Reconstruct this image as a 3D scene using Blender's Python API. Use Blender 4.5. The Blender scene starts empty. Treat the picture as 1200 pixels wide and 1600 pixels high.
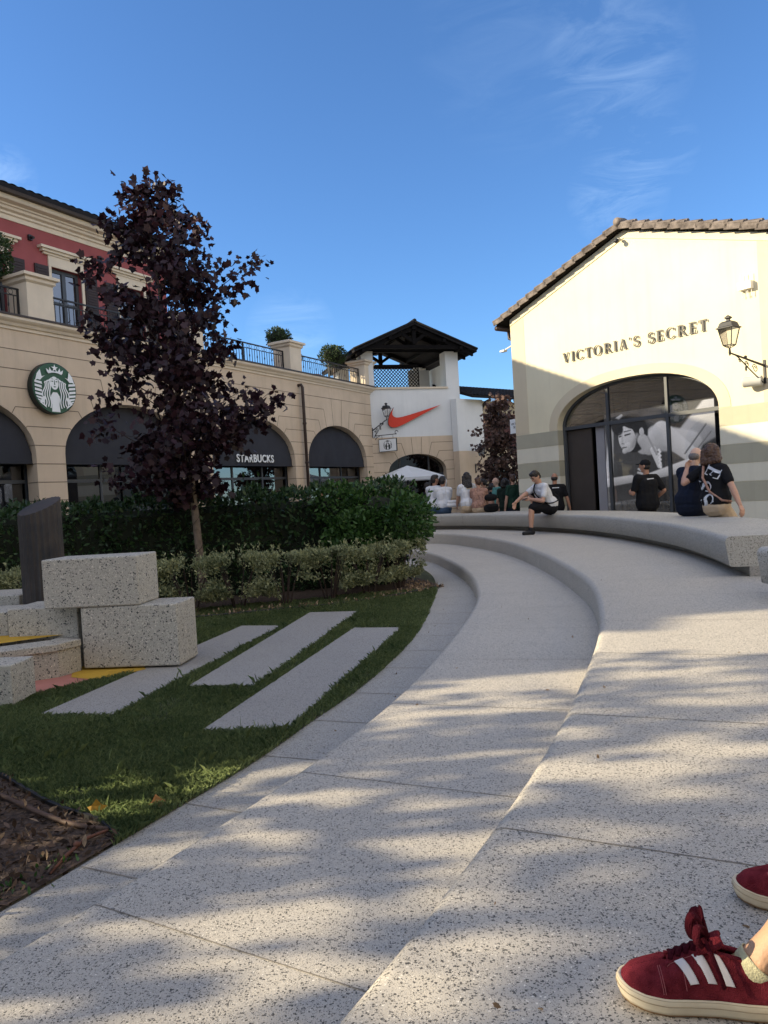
import bpy, bmesh, math, random
import numpy as np
from mathutils import Vector, Matrix, Euler, noise

random.seed(7)
RNG = np.random.default_rng(11)
SC = bpy.context.scene
COL = SC.collection
TMP = bpy.data.scenes.new('workbench')          # scratch scene: modifiers are evaluated here, removed at the end
PI = math.pi
def workbench_graph():
    with bpy.context.temp_override(scene=TMP, view_layer=TMP.view_layers[0]):
        dg = bpy.context.evaluated_depsgraph_get(); dg.update(); return dg
GZ = -0.44            # level of the plaza and the lawn; the upper terrace is z = 0
EYE = 0.95

# ------------------------------------------------------------------ camera
FPX = 1170.0
PITCH, ROLL = math.radians(-1.27), math.radians(-3.4)
CAM_R = Matrix.Rotation(PI / 2 + PITCH, 3, 'X') @ Matrix.Rotation(ROLL, 3, 'Z')
cam_d = bpy.data.cameras.new('camera')
cam_d.sensor_fit = 'VERTICAL'; cam_d.sensor_height = 36.0
cam_d.lens = FPX / 1600.0 * 36.0
cam_d.clip_start = 0.05; cam_d.clip_end = 2000
cam = bpy.data.objects.new('camera', cam_d); COL.objects.link(cam)
cam.matrix_world = Matrix.Translation((0, 0, EYE)) @ CAM_R.to_4x4()
SC.camera = cam

def ray(px, py):
    return CAM_R @ Vector(((px - 600) / FPX, -(py - 800) / FPX, -1.0))
def at(px, py, Y):                      # point of the picture ray at depth Y
    d = ray(px, py); return Vector((0, 0, EYE)) + d * (Y / d.y)
def onz(px, py, z):                     # point of the picture ray at height z
    d = ray(px, py); return Vector((0, 0, EYE)) + d * ((z - EYE) / d.z)

# ------------------------------------------------------------------ materials
def _new(name):
    m = bpy.data.materials.new(name); m.use_nodes = True
    nt = m.node_tree; return m, nt, nt.nodes['Principled BSDF']
def _n(nt, t, **k):
    n = nt.nodes.new(t)
    for a, b in k.items():
        if a in n.inputs: n.inputs[a].default_value = b
        else: setattr(n, a, b)
    return n
def _pos(nt, obj=False):
    if obj:
        return _n(nt, 'ShaderNodeTexCoord').outputs['Object']
    return _n(nt, 'ShaderNodeNewGeometry').outputs['Position']
def _mix(nt, fac, a, b, blend='MIX'):
    n = nt.nodes.new('ShaderNodeMix'); n.data_type = 'RGBA'; n.blend_type = blend
    for s, v in ((n.inputs[0], fac), (n.inputs[6], a), (n.inputs[7], b)):
        if hasattr(v, 'is_linked') or hasattr(v, 'links'): nt.links.new(v, s)
        elif isinstance(v, (int, float)): s.default_value = v
        else: s.default_value = (*v, 1) if len(v) == 3 else v
    return n.outputs[2]
def _math(nt, op, a, b=0.0, c=None, clamp=False):
    n = nt.nodes.new('ShaderNodeMath'); n.operation = op; n.use_clamp = clamp
    for s, v in zip(n.inputs, (a, b, c)):
        if v is None: continue
        if hasattr(v, 'links'): nt.links.new(v, s)
        else: s.default_value = v
    return n.outputs[0]
def _ramp(nt, fac, lo, hi):
    n = nt.nodes.new('ShaderNodeMapRange'); nt.links.new(fac, n.inputs[0])
    n.inputs[1].default_value = lo; n.inputs[2].default_value = hi
    return n.outputs[0]

def mat(name, col, rough=.75, var=.12, scale=3.0, bump=0.0, bscale=40.0, metal=0.0, spec=.35, col2=None, streak=0.0, trans=0.0):
    m, nt, b = _new(name)
    pos = _pos(nt)
    no = _n(nt, 'ShaderNodeTexNoise', Scale=scale, Detail=6.0, Roughness=.62); nt.links.new(pos, no.inputs['Vector'])
    lo = tuple(c * (1 - var) for c in col); hi = tuple(min(1, c * (1 + var)) for c in (col2 or col))
    c = _mix(nt, _ramp(nt, no.outputs[0], .3, .7), lo, hi)
    if streak:
        mp = _n(nt, 'ShaderNodeMapping'); mp.inputs['Scale'].default_value = (2.2, 2.2, .16); nt.links.new(pos, mp.inputs[0])
        n2 = _n(nt, 'ShaderNodeTexNoise', Scale=2.0, Detail=7.0, Roughness=.7); nt.links.new(mp.outputs[0], n2.inputs['Vector'])
        c = _mix(nt, _math(nt, 'MULTIPLY', _ramp(nt, n2.outputs[0], .5, .75), streak, clamp=True), c, tuple(x * .62 for x in col))
    nt.links.new(c, b.inputs['Base Color'])
    b.inputs['Roughness'].default_value = rough; b.inputs['Metallic'].default_value = metal
    b.inputs['Specular IOR Level'].default_value = spec
    if bump:
        n3 = _n(nt, 'ShaderNodeTexNoise', Scale=bscale, Detail=5.0); nt.links.new(pos, n3.inputs['Vector'])
        bp = _n(nt, 'ShaderNodeBump', Strength=bump, Distance=.01); nt.links.new(n3.outputs[0], bp.inputs['Height'])
        nt.links.new(bp.outputs[0], b.inputs['Normal'])
    if trans:
        tr = _n(nt, 'ShaderNodeBsdfTranslucent'); nt.links.new(c, tr.inputs[0])
        ms = _n(nt, 'ShaderNodeMixShader'); ms.inputs[0].default_value = trans
        nt.links.new(b.outputs[0], ms.inputs[1]); nt.links.new(tr.outputs[0], ms.inputs[2])
        nt.links.new(ms.outputs[0], nt.nodes['Material Output'].inputs[0])
    return m

def terrazzo(name, base, dark=(.06, .062, .065), chip=95.0, pd=.16, pl=.16, light=(.72, .71, .67), rough=.62, warm=0.0):
    m, nt, b = _new(name); pos = _pos(nt)
    no = _n(nt, 'ShaderNodeTexNoise', Scale=.9, Detail=6.0, Roughness=.65); nt.links.new(pos, no.inputs['Vector'])
    c = _mix(nt, _ramp(nt, no.outputs[0], .3, .72), tuple(x * .87 for x in base), tuple(x * 1.1 for x in base))
    ns = _n(nt, 'ShaderNodeTexNoise', Scale=3.1, Detail=9.0, Roughness=.72, Distortion=.6); nt.links.new(pos, ns.inputs['Vector'])
    c = _mix(nt, _math(nt, 'MULTIPLY', _ramp(nt, ns.outputs[0], .54, .74), .45, clamp=True), c, tuple(x * .62 for x in base))
    wn = _n(nt, 'ShaderNodeTexNoise', Scale=chip * 1.6, Detail=1.0); nt.links.new(pos, wn.inputs['Vector'])
    wv = _n(nt, 'ShaderNodeVectorMath', operation='MULTIPLY_ADD'); nt.links.new(wn.outputs['Color'], wv.inputs[0]); wv.inputs[1].default_value = (1.3 / chip,) * 3; nt.links.new(pos, wv.inputs[2]); wpos = wv.outputs[0]
    # fine sand
    n2 = _n(nt, 'ShaderNodeTexNoise', Scale=310.0, Detail=2.0); nt.links.new(pos, n2.inputs['Vector'])
    c = _mix(nt, _ramp(nt, n2.outputs[0], .25, .75), tuple(x * .86 for x in base), c)
    def chips(sc, prob, colr, c, thr):
        v = _n(nt, 'ShaderNodeTexVoronoi', Scale=sc, Randomness=1.0); nt.links.new(wpos, v.inputs['Vector'])
        sp = _n(nt, 'ShaderNodeSeparateColor'); nt.links.new(v.outputs['Color'], sp.inputs[0])
        size = _math(nt, 'MULTIPLY_ADD', sp.outputs[1], thr * .8, thr * .35)
        mk = _math(nt, 'MULTIPLY', _math(nt, 'LESS_THAN', sp.outputs[0], prob), _math(nt, 'LESS_THAN', v.outputs['Distance'], size))
        cc = _mix(nt, sp.outputs[2], tuple(x * .6 for x in colr), tuple(min(1, x * 1.35) for x in colr))
        return _mix(nt, mk, c, cc)
    c = chips(chip * 1.5, pl, light, c, .55)
    c = chips(chip, pd, dark, c, .52)
    c = chips(chip * 1.9, pd * 1.1, tuple(x * 2.2 for x in dark), c, .5)
    nt.links.new(c, b.inputs['Base Color']); b.inputs['Roughness'].default_value = rough
    b.inputs['Specular IOR Level'].default_value = .3
    bp = _n(nt, 'ShaderNodeBump', Strength=.25, Distance=.004); nt.links.new(n2.outputs[0], bp.inputs['Height']); nt.links.new(bp.outputs[0], b.inputs['Normal'])
    return m

def leafmat(name, col, hi, trans=.25, rough=.5, spec=.3):
    m, nt, b = _new(name)
    oi = _n(nt, 'ShaderNodeAttribute', attribute_name='tint')
    no = _n(nt, 'ShaderNodeTexNoise', Scale=1.7, Detail=3.0); nt.links.new(_pos(nt), no.inputs['Vector'])
    f = _math(nt, 'ADD', _math(nt, 'MULTIPLY', oi.outputs['Fac'], .75), _math(nt, 'MULTIPLY_ADD', no.outputs[0], .9, -.32), clamp=True)
    c = _mix(nt, f, col, hi)
    nt.links.new(c, b.inputs['Base Color']); b.inputs['Roughness'].default_value = rough
    b.inputs['Specular IOR Level'].default_value = spec
    tr = _n(nt, 'ShaderNodeBsdfTranslucent'); nt.links.new(c, tr.inputs[0])
    ms = _n(nt, 'ShaderNodeMixShader'); ms.inputs[0].default_value = trans
    nt.links.new(b.outputs[0], ms.inputs[1]); nt.links.new(tr.outputs[0], ms.inputs[2])
    nt.links.new(ms.outputs[0], nt.nodes['Material Output'].inputs[0])
    return m

def glassmat(name, tint=(.8, .82, .82), refl=.22, rough=.015):
    m, nt, b = _new(name); nt.nodes.remove(b)
    tr = _n(nt, 'ShaderNodeBsdfTransparent'); tr.inputs[0].default_value = (*tint, 1)
    gl = _n(nt, 'ShaderNodeBsdfGlossy'); gl.inputs['Roughness'].default_value = rough
    gl.inputs[0].default_value = (.9, .92, .95, 1)
    fr = _n(nt, 'ShaderNodeFresnel'); fr.inputs[0].default_value = 1.5
    fac = _math(nt, 'MULTIPLY_ADD', fr.outputs[0], 1.6, refl - .06, clamp=True)
    ms = _n(nt, 'ShaderNodeMixShader'); nt.links.new(fac, ms.inputs[0])
    nt.links.new(tr.outputs[0], ms.inputs[1]); nt.links.new(gl.outputs[0], ms.inputs[2])
    nt.links.new(ms.outputs[0], nt.nodes['Material Output'].inputs[0])
    return m

M = {}
M['stucco'] = mat('beige_stucco', (.60, .475, .345), .88, .08, 1.2, .25, 90, streak=.34, spec=.15)
M['joint'] = mat('dark_joint', (.17, .13, .095), .9, .1)
M['pave_joint'] = mat('paving_joint', (.22, .195, .165), .9, .25, 8)
M['stone'] = mat('cream_trim', (.66, .56, .43), .85, .07, 2, .12, 70, streak=.25, spec=.15)
M['red'] = mat('red_stucco', (.30, .085, .085), .88, .12, 1.3, .2, 90, streak=.2, spec=.15)
M['white'] = mat('white_stucco', (.70, .70, .68), .88, .05, 1.0, .15, 80, streak=.22, spec=.15)
M['cream'] = mat('cream_stucco', (.70, .63, .45), .88, .06, .8, .25, 120, streak=.26, spec=.15)
M['cream_dark'] = mat('sand_stucco', (.58, .50, .36), .88, .06, 1.0, .25, 120, streak=.14, spec=.15)
M['tile'] = mat('roof_tile', (.13, .085, .065), .8, .35, 5, .3, 30, col2=(.20, .14, .11))
M['tile_old'] = mat('weathered_roof_tile', (.085, .066, .057), .85, .45, 6, .4, 25, col2=(.15, .125, .11))
M['tile_dark'] = mat('dark_roof_tile', (.016, .015, .016), .85, .3, 6, .3, 30, spec=.12)
M['iron'] = mat('black_iron', (.018, .018, .02), .5, .2, 8, spec=.4)
M['red_twig'] = mat('reddish_twig', (.13, .055, .035), .85, .3, 20)
M['wood_dark'] = mat('dark_timber', (.006, .005, .005), .8, .3, 6, .2, 40, spec=.1)
M['shutter'] = mat('brown_shutter', (.035, .02, .018), .6, .2, 8)
M['win_frame'] = mat('grey_window_frame', (.06, .065, .072), .45, .1)
M['awning'] = mat('charcoal_canvas', (.042, .043, .050), .9, .1, 2.0, .15, 300, spec=.1)
M['pipe'] = mat('brown_downpipe', (.04, .025, .02), .45, .15)
M['dark_in'] = mat('dark_interior', (.02, .02, .02), .9, .2)
M['in_wall'] = mat('interior_wall', (.16, .14, .125), .9, .15)
M['in_light'] = mat('interior_panel', (.42, .38, .32), .9, .1)
M['glass'] = glassmat('clear_glass', (.86, .87, .88), .07)
M['dglass'] = glassmat('dark_glass', (.10, .105, .115), .18)
M['dglass2'] = glassmat('shop_glass', (.26, .27, .29), .15)
M['lantern_glass'] = glassmat('lantern_glass', (.97, .97, .96), .10, .2)
M['terrazzo'] = terrazzo('terrazzo_paving', (.545, .50, .435), dark=(.085, .08, .072), chip=165, pd=.40, pl=.18, light=(.64, .60, .53))
M['terrazzo_path'] = terrazzo('terrazzo_path', (.43, .40, .355), dark=(.08, .078, .072), chip=165, pd=.40, pl=.14, light=(.52, .5, .46))
M['terrazzo_bench'] = terrazzo('terrazzo_bench', (.50, .472, .42), dark=(.08, .078, .072), chip=130, pd=.40, pl=.16, light=(.62, .59, .54))
M['terrazzo_block'] = terrazzo('terrazzo_block', (.455, .425, .37), chip=72, pd=.24, pl=.40, light=(.58, .54, .46))
M['slab'] = terrazzo('grey_slab', (.36, .335, .305), chip=150, pd=.28, pl=.2, light=(.42, .40, .37))
M['plaza'] = mat('plaza_paving', (.42, .39, .35), .85, .12, 1.5, .1, 60)
M['soil'] = mat('lawn_soil', (.035, .045, .018), .95, .4, 9, .5, 60, col2=(.055, .06, .03))
M['mulch'] = mat('bark_mulch', (.020, .013, .010), .95, .6, 38, 1.0, 55, col2=(.075, .05, .036))
M['chip'] = leafmat('bark_chips', (.022, .014, .010), (.15, .10, .075), .05, .8)
M['dry_leaf'] = mat('dry_leaves', (.20, .12, .065), .85, .5, 30, col2=(.36, .26, .17), trans=.2)
M['pebble'] = mat('pale_pebbles', (.42, .38, .33), .8, .3, 40)
M['yellow_rub'] = mat('yellow_rubber', (.50, .30, .035), .95, .15, 3, .6, 180)
M['pink_rub'] = mat('pink_rubber', (.46, .19, .15), .95, .12, 3, .6, 180)
M['bronze'] = mat('dark_bronze', (.045, .046, .052), .62, .35, 4, .2, 50, metal=.25, col2=(.055, .045, .04), streak=.5)
M['black_plastic'] = mat('black_edging', (.012, .012, .013), .6, .2)
M['brown_pipe'] = mat('brown_irrigation_pipe', (.085, .05, .035), .7, .2)
M['bark'] = mat('tree_bark', (.15, .115, .085), .9, .35, 18, .8, 60)
M['twig'] = mat('dark_twigs', (.045, .03, .025), .85, .3)
M['maple'] = leafmat('purple_maple_leaves', (.011, .0055, .010), (.038, .013, .020), .15)
M['maple_lit'] = leafmat('bronze_maple_leaves', (.05, .03, .026), (.17, .105, .085), .3)
M['laurel'] = leafmat('dark_laurel_leaves', (.013, .034, .014), (.052, .10, .036), .18, .38)
M['bright'] = leafmat('green_bush_leaves', (.018, .048, .012), (.07, .15, .035), .22, .42)
M['varieg'] = leafmat('variegated_leaves', (.075, .11, .05), (.48, .48, .26), .28, .5)
M['topiary'] = leafmat('topiary_leaves', (.014, .03, .011), (.06, .095, .025), .2, .5)
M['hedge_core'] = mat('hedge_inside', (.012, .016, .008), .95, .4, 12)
M['grass'] = leafmat('grass_blades', (.10, .16, .062), (.34, .41, .18), .35, .5)
M['terracotta'] = mat('terracotta', (.26, .10, .065), .85, .2, 8)
M['parasol'] = mat('white_canvas', (.72, .74, .76), .9, .04, trans=.25)
M['sign_white'] = mat('white_sign_paint', (.80, .81, .80), .5, .03)
M['sign_green'] = mat('green_sign_paint', (.018, .085, .045), .4, .06)
M['sign_red'] = mat('orange_red_sign', (.62, .045, .025), .32, .05)
M['sign_edge'] = mat('sign_casing', (.012, .02, .017), .45, .1)
M['letter'] = mat('dark_metal_letters', (.035, .033, .03), .45, .1, metal=.3)
M['plastic_grey'] = mat('grey_plastic', (.42, .42, .40), .5, .05)
M['plastic_white'] = mat('white_plastic', (.74, .72, .66), .5, .04)

# ------------------------------------------------------------------ mesh helpers
class MB:
    def __init__(self): self.v = []; self.f = []; self.m = []
    def add(self, vs, fs, mi=0):
        o = len(self.v); self.v += [tuple(p) for p in vs]
        self.f += [tuple(i + o for i in f) for f in fs]; self.m += [mi] * len(fs); return self
    def box(self, x0, x1, y0, y1, z0, z1, mi=0, xf=None):
        vs = [(x, y, z) for z in (z0, z1) for y in (y0, y1) for x in (x0, x1)]
        if xf: vs = [xf @ Vector(p) for p in vs]
        return self.add(vs, [(0, 2, 3, 1), (4, 5, 7, 6), (0, 1, 5, 4), (2, 6, 7, 3), (0, 4, 6, 2), (1, 3, 7, 5)], mi)
    def prism(self, poly, y0, y1, mi=0, plane='xz', xf=None, side_mi=None):
        n = len(poly)
        if plane == 'xz': A = [(a, y0, b) for a, b in poly]; B = [(a, y1, b) for a, b in poly]
        elif plane == 'xy': A = [(a, b, y0) for a, b in poly]; B = [(a, b, y1) for a, b in poly]
        else: A = [(y0, a, b) for a, b in poly]; B = [(y1, a, b) for a, b in poly]
        vs = A + B
        if xf: vs = [xf @ Vector(p) for p in vs]
        self.add(vs, [tuple(range(n)), tuple(range(2 * n - 1, n - 1, -1))], mi)
        o = len(self.v) - 2 * n
        for i in range(n):
            j = (i + 1) % n
            self.f.append((o + i, o + n + i, o + n + j, o + j)); self.m.append(mi if side_mi is None else side_mi)
        return self
    def tube(self, pts, r, n=8, mi=0, cap=True, flat=1.0):
        pts = [Vector(p) for p in pts]; k = len(pts)
        rs = r if hasattr(r, '__len__') else [r] * k
        vs = []; ref = None
        for i, p in enumerate(pts):
            d = (pts[min(i + 1, k - 1)] - pts[max(i - 1, 0)]).normalized()
            if ref is None: ref = Vector((0, 0, 1)) if abs(d.z) < .9 else Vector((1, 0, 0))
            a = d.cross(ref).normalized(); b = a.cross(d).normalized(); ref = b
            for j in range(n):
                t = 2 * PI * j / n; vs.append(p + a * (rs[i] * math.cos(t)) + b * (rs[i] * math.sin(t) * flat))
        fs = [(i * n + j, i * n + (j + 1) % n, (i + 1) * n + (j + 1) % n, (i + 1) * n + j) for i in range(k - 1) for j in range(n)]
        if cap: fs += [tuple(range(n - 1, -1, -1)), tuple(range((k - 1) * n, k * n))]
        return self.add(vs, fs, mi)
    def lathe(self, prof, n=24, c=(0, 0), mi=0, a0=0, a1=2 * PI):
        k = len(prof); vs = []
        for r, z in prof:
            for j in range(n):
                t = 2 * PI * j / n; vs.append((c[0] + r * math.cos(t), c[1] + r * math.sin(t), z))
        fs = [(i * n + j, i * n + (j + 1) % n, (i + 1) * n + (j + 1) % n, (i + 1) * n + j) for i in range(k - 1) for j in range(n)]
        fs += [tuple(range(n - 1, -1, -1)), tuple(range((k - 1) * n, k * n))]
        return self.add(vs, fs, mi)
    def ball(self, c, r, n=10, k=7, mi=0, xf=None):
        c = Vector(c); r = r if hasattr(r, '__len__') else (r, r, r); vs = []
        for i in range(k + 1):
            a = -PI / 2 + PI * i / k
            for j in range(n):
                t = 2 * PI * j / n
                p = Vector((r[0] * math.cos(a) * math.cos(t), r[1] * math.cos(a) * math.sin(t), r[2] * math.sin(a)))
                if xf: p = xf @ p
                vs.append(c + p)
        fs = [(i * n + j, i * n + (j + 1) % n, (i + 1) * n + (j + 1) % n, (i + 1) * n + j) for i in range(k) for j in range(n)]
        return self.add(vs, fs, mi)
    def capsule(self, a, b, ra, rb=None, n=12):
        a, b = Vector(a), Vector(b); rb = ra if rb is None else rb; d = b - a; L = d.length
        if L < 1e-6: return self.ball(a, max(ra, rb))
        d /= L; u = d.cross(Vector((0, 0, 1)) if abs(d.z) < .9 else Vector((1, 0, 0))).normalized(); w = d.cross(u)
        rings = [(a, d, ra, t) for t in (-PI / 2 * .98, -PI / 3, -PI / 6, 0)] + [(b, d, rb, t) for t in (0, PI / 6, PI / 3, PI / 2 * .98)]
        vs = []
        for c, dd, r, t in rings:
            for j in range(n):
                p = 2 * PI * j / n
                vs.append(c + dd * (r * math.sin(t)) + (u * math.cos(p) + w * math.sin(p)) * (r * math.cos(t)))
        k = len(rings)
        fs = [(i * n + j, i * n + (j + 1) % n, (i + 1) * n + (j + 1) % n, (i + 1) * n + j) for i in range(k - 1) for j in range(n)]
        fs += [tuple(range(n - 1, -1, -1)), tuple(range((k - 1) * n, k * n))]
        return self.add(vs, fs)
    def build(self, name, mats, parent=None, smooth=False, bevel=0.0, seg=2):
        me = bpy.data.meshes.new(name); me.from_pydata(self.v, [], self.f); me.validate(clean_customdata=False)
        mats = mats if isinstance(mats, (list, tuple)) else [mats]
        for q in mats: me.materials.append(M[q] if isinstance(q, str) else q)
        if len(mats) > 1 and len(me.polygons) == len(self.m): me.polygons.foreach_set('material_index', self.m)
        bm = bmesh.new(); bm.from_mesh(me); bmesh.ops.recalc_face_normals(bm, faces=bm.faces); bm.to_mesh(me); bm.free()
        if smooth: me.polygons.foreach_set('use_smooth', [True] * len(me.polygons))
        o = bpy.data.objects.new(name, me); COL.objects.link(o)
        if parent: o.parent = parent
        if bevel:
            b = o.modifiers.new('bevel', 'BEVEL'); b.width = bevel; b.segments = seg; b.limit_method = 'ANGLE'; b.angle_limit = math.radians(40)
        return o
    def remesh(self, name, mats, parent=None, voxel=.01, smooth=4, disp=0.0, dscale=30):
        tmp = self.build('tmp', mats); COL.objects.unlink(tmp); TMP.collection.objects.link(tmp)
        r = tmp.modifiers.new('r', 'REMESH'); r.mode = 'VOXEL'; r.voxel_size = voxel; r.use_smooth_shade = True
        if smooth:
            s = tmp.modifiers.new('s', 'SMOOTH'); s.factor = .5; s.iterations = smooth
        dg = workbench_graph()
        me = bpy.data.meshes.new_from_object(tmp.evaluated_get(dg)); me.name = name
        old = tmp.data; bpy.data.objects.remove(tmp); bpy.data.meshes.remove(old)
        me.materials.clear()
        for q in (mats if isinstance(mats, (list, tuple)) else [mats]): me.materials.append(M[q] if isinstance(q, str) else q)
        if disp:
            nv = len(me.vertices); co = np.empty(nv * 3, np.float32); no = np.empty(nv * 3, np.float32)
            me.vertices.foreach_get('co', co); me.vertex_normals.foreach_get('vector', no); co = co.reshape(-1, 3); no = no.reshape(-1, 3)
            h = np.array([noise.noise(c * dscale) for c in (Vector(p) for p in co)], np.float32); co = co + no * (disp * h)[:, None]
            me.vertices.foreach_set('co', co.reshape(-1).astype(np.float32)); me.update()
        me.polygons.foreach_set('use_smooth', [True] * len(me.polygons))
        o = bpy.data.objects.new(name, me); COL.objects.link(o)
        if parent: o.parent = parent
        return o

def tag(o, label=None, cat=None, group=None, kind=None):
    if label: o['label'] = label
    if cat: o['category'] = cat
    if group: o['group'] = group
    if kind: o['kind'] = kind
    return o
def empty(name, loc=(0, 0, 0), rz=0.0):
    o = bpy.data.objects.new(name, None); COL.objects.link(o); o.location = loc; o.rotation_euler = (0, 0, rz); o.empty_display_size = .1
    return o
def thing(name, label, cat, loc=(0, 0, 0), rz=0.0, group=None):
    return tag(empty(name, loc, rz), label, cat, group)
def copy_tree(o, parent=None):
    c = o.copy(); COL.objects.link(c)
    if parent: c.parent = parent
    for ch in [x for x in bpy.data.objects if x.parent is o]: copy_tree(ch, c)
    return c

class Frame:                                 # facade frame: local x along the wall, y into the building
    def __init__(self, x, y, ang): self.o = Vector((x, y, 0)); self.a = ang; self.R = Matrix.Rotation(ang, 3, 'Z')
    def w(self, s, y, z): return self.o + self.R @ Vector((s, y, z))
    def thing(self, name, label, cat, s=0, y=0, z=0, group=None): return thing(name, label, cat, self.w(s, y, z), self.a, group)

def spline(P, step=.15):
    P = [Vector((p[0], p[1])) for p in P]; out = []
    for i in range(len(P) - 1):
        p0 = P[max(i - 1, 0)]; p1 = P[i]; p2 = P[i + 1]; p3 = P[min(i + 2, len(P) - 1)]
        n = max(2, int((p2 - p1).length / step))
        for k in range(n):
            t = k / n
            out.append(.5 * ((2 * p1) + (p2 - p0) * t + (2 * p0 - 5 * p1 + 4 * p2 - p3) * t * t + (3 * p1 - p0 - 3 * p2 + p3) * t ** 3))
    out.append(P[-1]); return out
def smooth_poly(c, it=6):
    c = list(c)
    for _ in range(it):
        c = [c[0]] + [(c[i - 1] + 2 * c[i] + c[i + 1]) / 4 for i in range(1, len(c) - 1)] + [c[-1]]
    return c
def right_normals(c):
    out = []
    for i in range(len(c)):
        d = (c[min(i + 1, len(c) - 1)] - c[max(i - 1, 0)]).normalized(); out.append(Vector((d.y, -d.x)))
    return out

# ---- leaf clouds
LEAF = {
 'maple': np.array([(0, 0, 0), (.20, .04, .02), (.46, .10, .06), (.38, .30, .03), (.60, .54, .10), (.32, .62, .03), (0, 1, -.05), (-.32, .62, .03), (-.60, .54, .10), (-.38, .30, .03), (-.46, .10, .06), (-.20, .04, .02)]),
 'oval': np.array([(0, 0, 0), (.17, .3, .04), (.19, .62, .04), (0, 1, -.06), (-.19, .62, .04), (-.17, .3, .04)]),
}
def leaf_mesh(name, pts, size, shape, material, parent=None, up=None, jitter=1.0, szvar=.35, outward=None, kind=None):
    """pts (N,3): leaf bases. Each leaf a small bent polygon with its own direction."""
    pts = np.asarray(pts, float); N = len(pts); L = LEAF[shape]; k = len(L)
    d = RNG.normal(size=(N, 3))
    if outward is not None: d = d * jitter + outward
    if up is not None: d = d + np.array(up)
    d /= np.linalg.norm(d, axis=1)[:, None]
    r = RNG.normal(size=(N, 3)); a = np.cross(d, r); a /= np.linalg.norm(a, axis=1)[:, None]; c = np.cross(a, d)
    s = size * (1 + szvar * (RNG.random(N) * 2 - 1))
    V = pts[:, None, :] + s[:, None, None] * (L[None, :, 0:1] * a[:, None, :] + L[None, :, 1:2] * d[:, None, :] + L[None, :, 2:3] * c[:, None, :])
    return poly_soup(name, V, material, parent)
def poly_soup(name, V, material, parent=None):
    N, k, _ = V.shape
    me = bpy.data.meshes.new(name)
    me.vertices.add(N * k); me.vertices.foreach_set('co', V.reshape(-1).astype(np.float32))
    me.loops.add(N * k); me.loops.foreach_set('vertex_index', np.arange(N * k, dtype=np.int32))
    me.polygons.add(N); me.polygons.foreach_set('loop_start', np.arange(0, N * k, k, dtype=np.int32))
    me.update(calc_edges=True)
    at_ = me.attributes.new('tint', 'FLOAT', 'FACE'); at_.data.foreach_set('value', RNG.random(N).astype(np.float32))
    me.materials.append(M[material])
    o = bpy.data.objects.new(name, me); COL.objects.link(o)
    if parent: o.parent = parent
    return o
# ------------------------------------------------------------------ light
SUN_DIR = Vector((-.9985, -.055, 0)).normalized()
SUN_EL = math.radians(21.7)
toward = Vector((SUN_DIR.x * math.cos(SUN_EL), SUN_DIR.y * math.cos(SUN_EL), math.sin(SUN_EL)))
sl = bpy.data.lights.new('sun', 'SUN'); sl.energy = 5.0; sl.angle = math.radians(.53); sl.color = (1.0, .85, .58)
so = bpy.data.objects.new('sun', sl); COL.objects.link(so)
so.rotation_euler = toward.to_track_quat('Z', 'Y').to_euler(); so.location = toward * 60
w = bpy.data.worlds.new('World'); SC.world = w; w.use_nodes = True
nt = w.node_tree; bg = nt.nodes['Background']
sky = nt.nodes.new('ShaderNodeTexSky'); sky.sky_type = 'NISHITA'; sky.sun_disc = False
sky.sun_elevation = SUN_EL; sky.sun_rotation = math.atan2(SUN_DIR.x, SUN_DIR.y)
sky.air_density = 1.0; sky.dust_density = .35; sky.ozone_density = 4.0; sky.altitude = 100
# thin cirrus, fixed in the sky by direction
tc = nt.nodes.new('ShaderNodeTexCoord'); dirv = tc.outputs['Generated']
def blob(px, py, rad, amt):
    d = ray(px, py).normalized()
    dp = nt.nodes.new('ShaderNodeVectorMath'); dp.operation = 'DOT_PRODUCT'
    nt.links.new(dirv, dp.inputs[0]); dp.inputs[1].default_value = d
    m = _ramp(nt, dp.outputs['Value'], math.cos(rad), 1.0)
    return _math(nt, 'MULTIPLY', _math(nt, 'POWER', m, .8), amt)
mp = nt.nodes.new('ShaderNodeMapping'); mp.inputs['Rotation'].default_value = (.2, -.55, .3); mp.inputs['Scale'].default_value = (3.0, 4.0, 11.0)
nt.links.new(dirv, mp.inputs[0])
cn = _n(nt, 'ShaderNodeTexNoise', Scale=2.6, Detail=10.0, Roughness=.66, Distortion=.9); nt.links.new(mp.outputs[0], cn.inputs['Vector'])
mask = None
for b_ in ((965, 105, .085, .15), (1030, 235, .045, .17), (965, 303, .06, .24), (8, 275, .035, .25), (455, 520, .06, .2), (850, 40, .15, .05)):
    q = blob(*b_); mask = q if mask is None else _math(nt, 'ADD', mask, q)
cm = _math(nt, 'MULTIPLY', _ramp(nt, cn.outputs[0], .44, .80), mask, clamp=True)
sc_ = nt.nodes.new('ShaderNodeMix'); sc_.data_type = 'RGBA'
nt.links.new(cm, sc_.inputs[0]); nt.links.new(sky.outputs[0], sc_.inputs[6]); sc_.inputs[7].default_value = (7.5, 7.2, 7.2, 1)
tint = _mix(nt, 1.0, sc_.outputs[2], (.57, .75, .92), 'MULTIPLY')
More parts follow.
